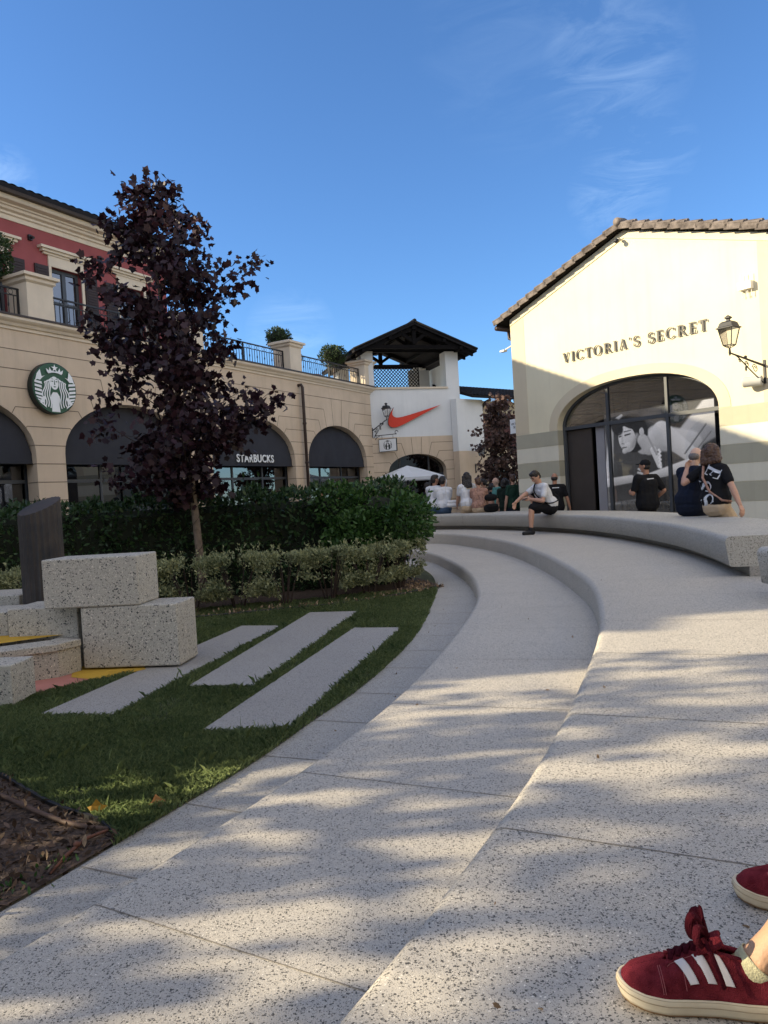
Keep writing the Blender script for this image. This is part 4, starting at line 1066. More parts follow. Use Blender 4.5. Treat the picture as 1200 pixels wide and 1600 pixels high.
MB().box(1.36, 1.46, .05, .12, 1.05, 1.16).build('camera_box', 'plastic_white', bk)
lantern(BK.thing('wall_lantern', 'black wall lantern on the beige wall of the low building right of the tower', 'lamp', .62, 0, 2.10, 'black wall lanterns'), .34, .85, -.25)

# ------------------------------------------------------------------ gabled shop (right)
VS = Frame(3.4474, 19.5, math.atan2(-1, .717))
vb = VS.thing('gabled_shop', 'cream gabled shop with grey striped base and a wide arched shop window', 'building')
V0, V1, VE, VA, VSA = .15, 7.22, 5.26, 6.42, 3.68
AC, AA, ASP, ARI = 3.60, 2.08, 2.27, .97
def sup_arc(c, a, sp, r, n=32, e=2.25):
    return [(c - a * (abs(math.cos(t)) ** (2 / e)) * (1 if math.cos(t) > 0 else -1), sp + r * abs(math.sin(t)) ** (2 / e)) for t in [PI * k / n for k in range(n + 1)]]
opening = [(AC - AA, GZ)] + sup_arc(AC, AA, ASP, ARI) + [(AC + AA, GZ)]
b = MB(); b.prism([(V0, GZ)] + opening + [(V1, GZ), (V1, VE), (VSA, VA), (V0, VE)], 0, .28)
b.build('front_wall', 'cream', vb)
b = MB(); b.box(V0, V0 + .25, .281, 12, GZ, VE - .01); b.box(V1 - .25, V1, .281, 12, GZ, VE - .01); b.prism([(V0 + .25, GZ), (V1 - .25, GZ), (V1 - .25, VE), (VSA, VA), (V0 + .25, VE)], 11.75, 12)
b.build('side_wall', 'cream', vb)
# painted trim: corner pilasters, bands, arch surround (each a few millimetres proud)
band_col = mat('olive_grey_paint', (.40, .375, .285), .88, .06, 1.0, .25, 120, streak=.2, spec=.15)
pale_col = mat('pale_band_paint', (.66, .62, .50), .88, .05, 1.0, .25, 120, streak=.2, spec=.15)
def band(z0, z1, m, nm, d=.006):
    for s0, s1, sgn in ((V0 - .012, AC - AA, -1), (AC + AA, V1 + .012, 1)):
        x = AC + sgn * AA; i0, i1 = (x, x + .006) if sgn < 0 else (x - .006, x)
        b = MB()                             # face strip that turns the corner into the opening
        o_ = [(s0, -d), (i1, -d), (i1, .24), (x, .24), (x, -.0005), (s0, -.0005)] if sgn < 0 else [(s1, -d), (i0, -d), (i0, .24), (x, .24), (x, -.0005), (s1, -.0005)]
        b.prism(o_, z0, z1, plane='xy'); b.build(nm, m, vb)
zz = [2.28, 1.915, 1.545, 1.16, .81, .42, .04, GZ]
for i in range(7):
    band(zz[i + 1] + .004, zz[i] - .004, band_col if i % 2 == 0 else pale_col, 'grey_band' if i % 2 == 0 else 'pale_band')
b = MB(); b.box(V0 - .01, V0 + .45, -.005, -.0005, 2.285, VE - .02); b.build('corner_pilaster', 'cream_dark', vb); b = MB(); b.prism([(6.58, 2.285), (V1 + .01, 2.285), (V1 + .01, VE - .02), (6.58, VE + .17)], -.005, -.0005); b.build('corner_pilaster', 'cream_dark', vb)
outer = sup_arc(AC, AA + .25, 2.285, ARI + .20); inner = sup_arc(AC, AA, 2.285, ARI - .012)
b = MB()
for i in range(len(outer) - 1): b.prism([outer[i], outer[i + 1], inner[i + 1], inner[i]], -.009, -.0005)
b.build('arch_surround', 'cream_dark', vb)
b = MB()
for (x0, z0), (x1, z1) in (((V0, VE), (VSA, VA)), ((VSA, VA), (V1, VE))): b.prism([(x0, z0 - .16), (x1, z1 - .16), (x1, z1 + .0), (x0, z0 + .0)], -.02, -.0005)
b.build('rake_trim', 'cream', vb)
# roof: two slopes with verge tiles
rs = (VA - VE) / (VSA - V0); OV = .34; yf, yb = -.16, 12.3
b = MB()
for sgn, e in ((1, V0 - OV), (-1, V1 + OV)):
    z0 = VE - rs * OV + .02
    b.prism([(e, z0), (VSA, VA + .02), (VSA, VA + .10), (e, z0 + .08)], yf, yb)
b.build('roof', 'wood_dark', vb)
b = MB(); prng = random.Random(5)
for sgn, e in ((1, V0 - OV), (-1, V1 + OV)):
    z0 = VE - rs * OV + .02; L = math.hypot(VSA - e, VA + .02 - z0); n = 13; u = Vector((VSA - e, 0, VA + .02 - z0)).normalized(); up = Vector((-u.z, 0, u.x)) * (1 if u.x > 0 else -1)
    for r in range(n):
        p0 = Vector((e, 0, z0)) + u * (L * r / n - .05); p1 = Vector((e, 0, z0)) + u * (L * (r + 1) / n)
        y = yf - .02; k = 0
        while y < (2.0 if r < n else yb):
            j = prng.uniform(-.008, .008)
            for mi_, (yy, rad, lift) in enumerate(((y, .085, .10), )):
                b.tube([p0 + Vector((0, yy + .09, 0)) + up * (lift + .045 + j), p1 + Vector((0, yy + .09, 0)) + up * (lift + .01 + j)], [.066, .055], 8)
            y += .2; k += 1
        # verge tile: side plate turned down over the rake
        q0, q1 = p0 + up * .135, p1 + up * .10
        vs = [q + Vector((0, yf - .03 - dy_, 0)) + up * o for q in (q0, q1) for dy_, o in ((0, .015), (.0, -.115), (.022, -.115), (.022, .015))]
        b.add(vs, [(0, 1, 5, 4), (1, 2, 6, 5), (2, 3, 7, 6), (3, 0, 4, 7), (0, 3, 2, 1), (4, 5, 6, 7)])
        b.tube([q0 + Vector((0, yf - .02, 0)), q1 + Vector((0, yf - .02, 0))], [.042, .034], 8)
b.build('roof_tiles', 'tile_old', vb)
b = MB(); b.tube([(VSA, yf - .04, VA + .17), (VSA, yb, VA + .17)], .085, 10); b.tube([(VSA, yf - .07, VA + .155), (VSA, yf + .2, VA + .18)], .092, 10); b.build('ridge_tile', 'tile_old', vb, smooth=True)
b = MB(); b.tube([(V0 - OV - .04, yf + .02, VE - rs * OV - .03), (V0 - OV - .04, 12, VE - rs * OV - .03)], .065, 10)
b.tube([(V0 - OV - .03, .3, VE - rs * OV - .08), (V0 - OV - .02, .3, VE - .38), (V0 - .06, .34, VE - .55), (V0 - .06, .34, GZ)], .042, 8); b.build('gutter', 'pipe', vb, smooth=True)
# arched shop window: frame, panes, reveal
y = .22; fr = MB()
for x in (AC - AA + .01, AC - AA * .37, AC + AA * .365, AC + AA - .07):
    h = ASP + ARI * (1 - (min(1, abs(x + .03 - AC) / AA)) ** 2.25) ** (1 / 2.25) - .02; fr.box(x, x + .065, y - .035, y + .035, GZ, h)
fr.box(AC - AA + .075, AC + AA - .07, y - .03, y + .03, 2.265, 2.345)
ao, ai = sup_arc(AC, AA - .002, ASP, ARI - .002), sup_arc(AC, AA - .065, ASP, ARI - .06)
for i in range(len(ao) - 1): fr.prism([ao[i], ao[i + 1], ai[i + 1], ai[i]], y - .032, y + .032)
fr.box(AC - AA + .075, AC + AA - .07, y - .031, y + .031, GZ, GZ + .07)
w_ = fr.build('shop_window', 'win_frame', vb)
gz = [p for p in sup_arc(AC, AA - .03, ASP, ARI - .03)]
b = MB(); b.prism([(1.86 + .9, GZ + .05)] + [(AC + AA - .03, GZ + .05)] + [p for p in reversed(gz)] + [(AC - AA + .03, 2.30), (2.76, 2.30)], y - .006, y + .006); b.build('pane', 'glass', w_)
# interior: floor, ceiling, walls, open door leaf and passage
b = MB(); b.box(V0 + .3, V1 - .3, .3, 6, GZ, GZ + .03, 0); b.box(V0 + .3, V1 - .3, .3, 6, 3.7, 3.8, 0); b.box(V0 + .3, V1 - .3, 4.0, 4.1, GZ + .03, 3.69, 0)
b.box(V0 + .26, V0 + .3, .3, 6, GZ, 3.8, 1); b.box(V1 - .3, V1 - .26, .3, 6, GZ, 3.8, 1)
for i in range(14): b.box(V0 + .3, V1 - .3, 1.25, 1.28, 2.62 + i * .075, 2.68 + i * .075, 2)
b.build('interior', ['in_wall', 'dark_in', mat('grey_blind', (.13, .12, .118), .8, .1)], vb)
b = MB(); b.box(1.58, 2.30, .29, .33, GZ + .03, 2.25); b.build('door', mat('brown_glass_door', (.055, .047, .043), .35, .1), vb)
b = MB(); b.box(2.42, 2.66, .30, .45, GZ + .03, 2.28); b.build('display_post', mat('grey_display', (.28, .27, .28), .6, .05), vb)

# poster panel with a printed black and white picture
ps = VS.thing('poster_panel', 'large black and white poster of a reclining woman standing inside the arched shop window', 'poster', 2.70, .262, GZ + .04)
PW, PH = 2.72, 2.92
MB().box(0, PW, .012, .09, 0, PH + .03).build('board', mat('dark_display_board', (.055, .052, .052), .6, .1), ps)
nx, nz = 300, 300
X, Z = np.meshgrid(np.linspace(0, 1, nx + 1), np.linspace(0, 1, nz + 1))
# picture coordinates: u to the right, v up, in metres on the panel
PIC = 2.92; U, Vv = X * PW, Z * PIC - .40
img = .055 + .02 * np.sin(U * 2 + 1) + .012 * np.sin(Vv * 5 + U)
yy_, xx_ = Vv, U
def softcap(p0, p1, r0, r1, val, edge=.018, lightdir=(-.3, .85), cont=.55):
    global img
    p0, p1 = np.array(p0, float), np.array(p1, float); d = p1 - p0; L2 = (d ** 2).sum()
    t = np.clip(((U - p0[0]) * d[0] + (Vv - p0[1]) * d[1]) / L2, 0, 1)
    qx, qy = U - (p0[0] + d[0] * t), Vv - (p0[1] + d[1] * t); r = r0 + (r1 - r0) * t; dist = np.sqrt(qx ** 2 + qy ** 2)
    a = np.clip((r - dist) / edge + .5, 0, 1); lam = (qx * lightdir[0] + qy * lightdir[1]) / np.maximum(r, 1e-4)
    v = val * (1 - cont * .5 + cont * .5 * np.clip(lam + .15, -1, 1)); img = img * (1 - a) + a * v
def softell(c, rx, ry, val, ang=0, edge=.06, cont=.4, lightdir=(-.35, .8)):
    global img
    ca, sa = math.cos(ang), math.sin(ang); a_ = ((U - c[0]) * ca + (Vv - c[1]) * sa) / rx; b_ = (-(U - c[0]) * sa + (Vv - c[1]) * ca) / ry
    d = np.sqrt(a_ ** 2 + b_ ** 2); a = np.clip((1 - d) / edge + .5, 0, 1); lam = a_ * lightdir[0] + b_ * lightdir[1]
    img = img * (1 - a) + a * val * (1 - cont * .5 + cont * .5 * np.clip(lam + .2, -1, 1))
# sheet line, hair, hips, back, shoulders, arms, head
softcap((.0, .42), (1.3, .56), .03, .02, .22, .03)
softell((1.45, 2.32), .42, .22, .10, .1, .5, .3)
softcap((2.0, 1.70), (3.2, 2.50), .26, .52, .50, .05)                                # hip and thigh
softcap((1.35, 1.86), (2.15, 1.66), .27, .27, .60, .05)                              # back and waist
softell((1.55, 1.28), .42, .24, .06, .25, .25, .2)                                    # shade under the chest
softcap((1.02, 1.72), (1.48, 1.84), .20, .27, .64, .03)                              # chest and shoulder
softcap((1.48, 1.98), (2.34, 1.28), .225, .15, .70, .03)                             # upper arm
softcap((2.36, 1.26), (1.15, 1.02), .145, .075, .66, .025)                           # forearm on the sheet
for p, q in (((1.12, 1.04), (.84, 1.12)), ((1.10, 1.02), (.76, 1.05)), ((1.08, 1.00), (.78, .98)), ((1.08, 1.08), (.86, 1.20))): softcap(p, q, .042, .022, .68, .015, cont=.7)
softcap((.20, 2.30), (.07, 1.10), .06, .11, .60, .025)                               # raised arm at the left
softcap((.0, .93), (.66, .99), .10, .085, .62, .025)
softcap((.22, 2.30), (.48, 2.44), .055, .03, .62, .02)
softell((.76, 2.02), .39, .44, .035, .2, .08, .3)                                     # dark hair
softcap((1.00, 1.84), (1.16, 1.66), .13, .17, .58, .03)                              # neck
softell((.60, 1.90), .225, .30, .72, .20, .06, .45)                                   # face
softcap((.62, 1.72), (.52, 1.63), .10, .06, .70, .03)                                # chin
softell((.99, 2.02), .06, .10, .64, .1, .15, .4)                                      # ear
softell((.34, 2.20), .15, .22, .04, .5, .2, .2); softell((.72, 2.24), .30, .12, .035, -.35, .15, .2)
softcap((.55, 1.985), (.69, 2.005), .020, .014, .07, .012); softcap((.40, 1.965), (.455, 1.975), .018, .013, .08, .012)
softcap((.53, 2.065), (.71, 2.085), .013, .009, .10, .012); softcap((.38, 2.035), (.45, 2.05), .012, .009, .12, .012)
softcap((.475, 1.99), (.465, 1.83), .012, .026, .62, .03); softcap((.455, 1.80), (.51, 1.795), .012, .010, .26, .014)
softcap((.475, 1.705), (.575, 1.715), .020, .013, .20, .012)
softcap((.74, 1.75), (.86, 1.95), .05, .04, .46, .08)                                # cheek shade
softcap((1.26, 1.60), (1.40, 1.24), .075, .06, .78, .014); softcap((1.14, 1.90), (1.34, 1.50), .02, .028, .45, .01)   # lace edge and strap
softcap((2.02, 1.46), (2.52, 2.02), .020, .020, .22, .012); softcap((2.14, 1.36), (2.62, 1.86), .018, .018, .26, .012)  # waistband
for k in range(10): softell((1.40 + .025 * (k % 2), 1.58 - .042 * k), .032, .03, .85, 0, .3)
img = np.clip(img + .01 * RNG.normal(size=img.shape), .015, .8)
gv = np.column_stack([(X * PW).ravel(), np.zeros(X.size), (Z * PIC).ravel()]).astype(np.float32)
me = bpy.data.meshes.new('printed_picture'); me.vertices.add(len(gv)); me.vertices.foreach_set('co', gv.ravel())
I, Jx = np.meshgrid(np.arange(nx), np.arange(nz)); a0 = (Jx * (nx + 1) + I).ravel(); quads = np.column_stack([a0, a0 + 1, a0 + nx + 2, a0 + nx + 1]).astype(np.int32)
me.loops.add(quads.size); me.loops.foreach_set('vertex_index', quads.ravel()); me.polygons.add(len(quads)); me.polygons.foreach_set('loop_start', np.arange(0, quads.size, 4, dtype=np.int32)); me.update(calc_edges=True)
ca = me.attributes.new('print', 'FLOAT', 'POINT'); ca.data.foreach_set('value', img.ravel().astype(np.float32))
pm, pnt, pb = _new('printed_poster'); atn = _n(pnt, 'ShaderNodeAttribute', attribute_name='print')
cmx = _mix(pnt, atn.outputs['Fac'], (0, 0, 0), (1.35, 1.30, 1.33)); pnt.links.new(cmx, pb.inputs['Base Color']); pnt.links.new(cmx, pb.inputs['Emission Color']); pb.inputs['Emission Strength'].default_value = .30   # glow added to brighten the print, no lamp behind it; pb.inputs['Roughness'].default_value = .5
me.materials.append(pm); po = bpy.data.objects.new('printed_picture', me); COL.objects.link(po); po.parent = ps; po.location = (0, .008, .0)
def letters_mb(text, h, depth, curve=None, gap=.12, y0=0):
    b = MB(); L, W = serif_text(text, gap); k = 0
    for ch, x, polys in L:
        for p in polys:
            k += 1; e = (k % 7) * .0007
            b.prism([((q[0] + x - W / 2) * h, q[1] * h) for q in p], y0 - depth - e, y0 - e * .3)
    return b
b = letters_mb("VICTORIA'S SECRET", .20, .003, gap=.16); t = b.build('printed_lettering', mat('grey_print', (.42, .41, .41), .6, .02), ps); t.location = (1.45, .004, .70); t.scale = (.90, 1, 1)

# lettering on the wall: each word a sign of raised dark letters
ws = VS.thing('wall_lettering', 'raised dark serif lettering on the sunlit cream wall above the arched window', 'sign', 3.68, -.02, 3.855)
L_, W_ = serif_text("VICTORIA'S SECRET", .20); hL = .225; sx_ = 3.70 / (W_ * hL)
for ch, x, polys in L_:
    if not polys: continue
    b = MB()
    for k, p in enumerate(polys):
        e = (k % 9) * .0006; b.prism([((q[0] + x - W_ / 2) * hL * sx_, q[1] * hL) for q in p], -.022 - e, -.004)
    b.build('letter', 'letter', ws)
# wall lamp, antenna box, loudspeaker, cameras
lantern(VS.thing('wall_lantern', 'black wall lantern on a long scrolled bracket beside the raised lettering', 'lamp', 6.62, 0, 3.16, 'black wall lanterns'), .98, 1.06, -.20, .12)
an = VS.thing('antenna_box', 'small cream antenna box with four thin rods high on the cream wall', 'antenna', 6.36, 0, 4.50)
MB().box(-.13, .13, -.12, -.001, -.06, .09).build('housing', 'plastic_white', an, bevel=.006)
b = MB()
for x in (-.08, .0, .03, .10):
    b.tube([(x, -.06, .09), (x, -.06, .24)], .007, 5); b.tube([(x + .01, -.06, -.06), (x + .01, -.06, -.20)], .007, 5)
b.build('rod', 'plastic_white', an)
sp_ = VS.thing('loudspeaker', 'grey cylindrical loudspeaker on the cream wall below the lantern', 'loudspeaker', 6.46, -.16, 2.68)
b = MB(); b.lathe([(.085, -.17), (.095, -.15), (.095, .15), (.09, .165), (.075, .155)], 24); o = b.build('cylinder_body', 'plastic_grey', sp_, smooth=False); o.rotation_euler = (0, PI / 2, .25)
MB().box(-.03, .03, .08, .158, -.03, .03).build('wall_mount', 'plastic_grey', sp_)
dc = VS.thing('security_camera', 'small dome camera on the cream wall under the gable peak', 'camera', 3.62, -.05, 6.18)
b = MB(); b.box(-.03, .03, -.10, .0, .03, .07); b.build('arm', 'plastic_grey', dc); MB().ball((.0, -.13, .01), (.055, .055, .05), 12, 8).build('dome', 'iron', dc, smooth=True)
fl = VS.thing('flood_lamp', 'small white flood lamp on an arm at the left corner of the cream shop', 'lamp', .14, .4, 4.72)
b = MB(); b.tube([(0, 0, 0), (-.30, -.06, -.03), (-.52, -.1, -.10)], .018, 6); b.build('arm', 'plastic_white', fl); MB().box(-.66, -.50, -.17, -.04, -.15, -.10).build('lamp_head', 'plastic_white', fl, bevel=.01)
bs = VS.thing('projecting_sign', 'small white projecting sign at the left corner of the cream shop', 'sign', .1, .5, 2.62)
b = MB(); b.box(-.62, -.12, -.03, .03, -.22, .16); pn = b.build('panel', 'sign_white', bs); MB().box(-.12, .05, -.02, .02, .05, .09).build('bracket', 'iron', bs)
tl = text_obj('lettering', "VICTORIA'S\nSECRET", .085, .002, 'letter'); tl.parent = pn; tl.location = (-.36, -.0315, .0); tl.rotation_euler = (PI / 2, 0, 0)

# ------------------------------------------------------------------ parasol at the cafe
pc = at(637, 742, 25.6)
pr = thing('cafe_parasol', 'white square parasol of the cafe in front of the tower arch', 'parasol', (pc.x, pc.y, GZ), .25)
b = MB(); z0, z1, hw = 1.94, 2.36, .98
vs = []; n = 8
for r in range(n + 1):
    t = r / n
    for c_, s_ in ((-1, -1), (0, -1), (1, -1), (1, 0), (1, 1), (0, 1), (-1, 1), (-1, 0)):
        vs.append((c_ * hw * t, s_ * hw * t, z1 - (z1 - z0) * t + .05 * math.sin(PI * t) * (-1 if c_ * s_ == 0 else .3)))
b.add(vs, [(r * 8 + j, r * 8 + (j + 1) % 8, (r + 1) * 8 + (j + 1) % 8, (r + 1) * 8 + j) for r in range(n) for j in range(8)])
last = vs[-8:]; b.add(last + [(v[0], v[1], v[2] - .10) for v in last], [(j, (j + 1) % 8, 8 + (j + 1) % 8, 8 + j) for j in range(8)])
b.build('canopy', 'parasol', pr)
b = MB(); b.tube([(0, 0, .06), (0, 0, 2.35)], .03, 10); b.build('pole', 'iron', pr); MB().box(-.35, .35, -.35, .35, 0, .06).build('base', 'iron', pr)
b = MB()
for c_, s_ in ((-1, -1), (1, -1), (1, 1), (-1, 1)): b.tube([(0, 0, 2.27), (c_ * hw * .97, s_ * hw * .97, z0 + .01)], .012, 5)
b.build('rib', 'iron', pr)

# ------------------------------------------------------------------ unseen cream arcade added on the right to bounce sunlight into the shade
NB = Frame(11.5, 9.5, math.atan2(-1, -.10))
nb_ = NB.thing('cream_bounce_arcade', 'long cream arcade added out of view on the right to bounce sunlight', 'building')
nl = 26.0; poly = [(0, GZ)]
for k in range(6): c = 2.2 + 4.3 * k; poly += [(c - 1.5, GZ)] + ell_arc(c, 1.5, 1.9, 1.0, 16) + [(c + 1.5, GZ)]
poly += [(nl, GZ), (nl, 6.2), (0, 6.2)]
b = MB(); b.prism(poly, 0, .3); b.build('front_wall', 'cream', nb_)
b = MB(); b.box(0, .3, .301, 9, GZ, 6.19); b.box(nl - .3, nl, .301, 9, GZ, 6.19); b.box(.3, nl - .3, 8.7, 9, GZ, 6.19); b.build('side_wall', 'cream', nb_)
moulding('cornice', [(.3, 6.201), (-.05, 6.201), (-.1, 6.3), (-.2, 6.36), (-.2, 6.45), (.3, 6.45)], -.1, nl + .1, 'stone', nb_)
tile_roof('roof', -.3, nl + .3, -.35, 6.55, 4.5, 7.7, 'tile_old', nb_); tile_roof('roof', -.3, nl + .3, 9.3, 6.55, 4.5, 7.71, 'tile_old', nb_)
for k in range(6):
    c = 2.2 + 4.3 * k; fr = MB()
    for x in (-1.5, -.5, .44, 1.44): fr.box(c + x, c + x + .06, .2, .26, GZ, 2.95)
    fr.box(c - 1.5, c + 1.5, .205, .255, 2.2, 2.27); w_ = fr.build('shop_window', 'win_frame', nb_); MB().box(c - 1.5, c + 1.5, .225, .235, GZ, 3.0).build('pane', 'dglass', w_)
    b = MB(); b.box(c - .5, c + .5, -.02, .0, 3.9, 5.5); w2 = b.build('window', 'win_frame', nb_); MB().box(c - .44, c + .44, -.024, -.021, 3.96, 5.44).build('pane', 'dglass', w2)
MB().box(.4, nl - .4, 3, 3.1, GZ, 6).build('interior', 'dark_in', nb_)
# ------------------------------------------------------------------ hedges, shrubs, trees
def rounded_path_pts(path, w, h, n, rng, wob=.09, top=1.0):
    """points near the skin of a clipped hedge running along path (list of xy), width w, height h"""
    c = spline(path, .1); nr = right_normals(c); L = len(c); out, nor = [], []
    while len(out) < n:
        i = int(rng.random() * L); p, q = c[min(i, L - 1)], nr[min(i, L - 1)]
        s = rng.random() * (2 * h + w); 
        if s < h: o, z, no = -w / 2, s, (-1, 0)
        elif s < h + w: o, z, no = -w / 2 + (s - h), h, (0, 1)
        else: o, z, no = w / 2, s - h - w, (1, 0)
        # round the shoulders
        rr_ = min(.16, w * .35)
        if z > h - rr_ and abs(o) > w / 2 - rr_:
            co, cz = math.copysign(w / 2 - rr_, o), h - rr_; v = Vector((o - co, z - cz)); v = v.normalized() * rr_ if v.length > 0 else v; o, z = co + v.x, cz + v.y
        bump_ = wob * noise.noise((p.x * 2.6, p.y * 2.6, z * 2.6)) + wob * .7 * noise.noise((p.x * 7, p.y * 7, z * 7 + 9))
        d = bump_ - .10 * rng.random() ** 1.6
        e = 0
        if i < 3 or i > L - 4: e = (rng.random() - .5) * .2
        out.append((p.x + q.x * (o + no[0] * d) + e * q.y, p.y + q.y * (o + no[0] * d) - e * q.x, GZ + z + no[1] * d * 1.4)); nor.append((q.x * no[0], q.y * no[0], no[1]))
    return np.array(out), np.array(nor, float)
def hedge_core(path, w, h, parent, m='hedge_core', z0=0.0):
    c = spline(path, .3); nr = right_normals(c); b = MB(); vs = []
    for p, q in zip(c, nr):
        for o, z in ((-w / 2, z0), (-w / 2, h - .1), (-w / 2 + .1, h), (w / 2 - .1, h), (w / 2, h - .1), (w / 2, z0)): vs.append((p.x + q.x * o, p.y + q.y * o, GZ + z))
    n = 6
    b.add(vs, [(i * n + j, i * n + (j + 1) % n, (i + 1) * n + (j + 1) % n, (i + 1) * n + j) for i in range(len(c) - 1) for j in range(n)] + [tuple(range(n - 1, -1, -1)), tuple(range((len(c) - 1) * n, len(c) * n))])
    return b.build('stems', m, parent)
hr = random.Random(21)
hg = tag(empty('laurel_hedge', (0, 0, 0)), 'tall dark green laurel hedge between the lawn and the arcade', 'hedge')
HP = [(-8.2, 10.6), (-5.5, 11.1), (-3.0, 11.5), (-1.2, 11.85), (.2, 12.2)]
P, Nn = rounded_path_pts(HP, .95, 1.54, 21000, hr, .12)
k = len(P); sprouts = []
for _ in range(60):
    i = int(hr.random() * k)
    if P[i][2] > GZ + 1.44:
        for j in range(9): sprouts.append(P[i] + np.array([hr.gauss(0, .02), hr.gauss(0, .02), .02 + j * .022]))
P2 = np.vstack([P, np.array(sprouts)]); N2 = np.vstack([Nn, np.tile([0, 0, .8], (len(sprouts), 1))])
leaf_mesh('foliage', P2, .085, 'oval', 'laurel', hg, outward=N2 * 1.1, up=(0, 0, .35))
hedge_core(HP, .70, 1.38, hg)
# bushier, brighter shrub at the right end
def shrub(name, label, c, rx, ry, h, n, m, size, cat='bush', group=None, lobes=9, seed=1, stems=7):
    root = tag(empty(name, (c[0], c[1], GZ)), label, cat, group); r_ = random.Random(seed); pts, nor = [], []
    cen = [(0, 0, h * .55, .62)] + [(r_.uniform(-.62, .62), r_.uniform(-.62, .62), h * r_.uniform(.35, .82), r_.uniform(.30, .45)) for _ in range(lobes)]
    while len(pts) < n:
        x, y, z, s = cen[int(r_.random() * len(cen))]; v = Vector((r_.gauss(0, 1), r_.gauss(0, 1), r_.gauss(0, 1))).normalized(); d = 1 - .3 * r_.random() ** 2
        p = Vector((x * rx + v.x * s * rx * d, y * ry + v.y * s * ry * d, z + v.z * s * h * .62 * d)); p += v * .10 * noise.noise(p * 3.1)
        if p.z < .05 or p.z > h * 1.08: continue
        pts.append(p); nor.append(v)
    for _ in range(26):
        v = Vector((r_.gauss(0, 1), r_.gauss(0, 1), abs(r_.gauss(0, 1)) + .3)).normalized(); p = Vector((v.x * rx * .9, v.y * ry * .9, h * .5 + v.z * h * .5))
        for j in range(8): pts.append(p + v * (.025 * j)); nor.append(v)
    leaf_mesh('foliage', np.array(pts), size, 'oval', m, root, outward=np.array(nor) * .9, up=(0, 0, .3))
    b = MB()
    for i in range(stems):
        a = r_.random() * 6.28; t = Vector((math.cos(a) * rx * .55, math.sin(a) * ry * .55, h * .8)); b.tube([(t.x * .15, t.y * .15, -.02), tuple(t * .5), tuple(t)], [.016, .012, .006], 5)
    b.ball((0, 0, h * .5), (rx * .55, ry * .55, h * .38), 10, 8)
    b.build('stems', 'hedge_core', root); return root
shrub('laurel_bush', 'bright green rounded bush at the right end of the dark hedge', (-.12, 11.55), .98, .72, 1.58, 9000, 'bright', .082, seed=4)

# clipped variegated hedge: a row of shrubs
FP = [(-5.9, 8.9), (-4.6, 9.3), (-3.4, 9.65), (-2.2, 9.85), (-1.1, 10.1), (-.2, 10.6), (.30, 11.3)]
fc = spline(FP, .05); tot = [0]
for i in range(1, len(fc)): tot.append(tot[-1] + (fc[i] - fc[i - 1]).length)
NSH = 11; seglen = tot[-1] / NSH
place = {0: 'at the far left behind the dark column', 1: 'second from the left, behind the stacked blocks', 2: 'directly right of the stacked terrazzo block', 3: 'just left of the maple trunk', 4: 'in front of the maple trunk', 5: 'just right of the maple trunk', 6: 'third to the right of the maple trunk', 7: 'left of the gap showing bare stems', 8: 'with bare stems showing at its foot', 9: 'next to the last one at the path', 10: 'last in the row beside the curved path'}
for k in range(NSH):
    d0 = seglen * (k + .5); i = min(range(len(tot)), key=lambda j: abs(tot[j] - d0)); c = fc[i]; dd = (fc[min(i + 3, len(fc) - 1)] - fc[max(i - 3, 0)]).normalized(); ang = math.atan2(dd.y, dd.x)
    root = thing('variegated_shrub', 'variegated shrub of the low hedge, ' + place[k], 'shrub', (c.x, c.y, GZ), ang, 'variegated shrubs of the low hedge')
    r_ = random.Random(40 + k); pts, nor = [], []; hw, hd, h = seglen * .57, .34, .72 + r_.uniform(-.04, .04)
    while len(pts) < 4800:
        v = Vector((r_.gauss(0, 1), r_.gauss(0, 1), r_.gauss(0, 1))).normalized(); e = .38
        sx, sy, sz = [math.copysign(abs(q) ** e, q) for q in v]; low = .22
        zc = .16 + (h - .16) / 2; p = Vector((sx * hw, sy * hd * (1 if sz > -.5 else .8), zc + sz * (h - .16) / 2))
        p *= 1; dep = 1 - .20 * r_.random() ** 1.5; p = Vector((p.x * dep, p.y * dep, zc + (p.z - zc) * dep)); p += v * .055 * noise.noise(Vector((p.x * 5 + k, p.y * 5, p.z * 5)))
        if p.z < .20 and r_.random() < .4: continue
        if k in (7, 8) and p.z < .34 and abs(p.x + (.2 if k == 8 else -.2)) < .3: continue
        pts.append(p); nor.append(v)
    for _ in range(9):
        x, y = r_.uniform(-hw, hw), r_.uniform(-hd, hd)
        for j in range(6): pts.append(Vector((x + r_.gauss(0, .008), y + r_.gauss(0, .008), h + .018 * j))); nor.append(Vector((0, 0, 1)))
    leaf_mesh('foliage', np.array(pts), .042, 'oval', 'varieg', root, outward=np.array(nor) * .8, up=(0, 0, .45))
    b = MB()
    for _ in range(9):
        a = r_.random() * 6.28; b.tube([(math.cos(a) * .06, math.sin(a) * .06, -.02), (math.cos(a) * hw * .4, math.sin(a) * hd * .4, h * .4), (math.cos(a) * hw * .75, math.sin(a) * hd * .7, h * .85)], [.012, .009, .004], 5)
    b.build('stems', 'twig', root)
    if k not in (7, 8): pass
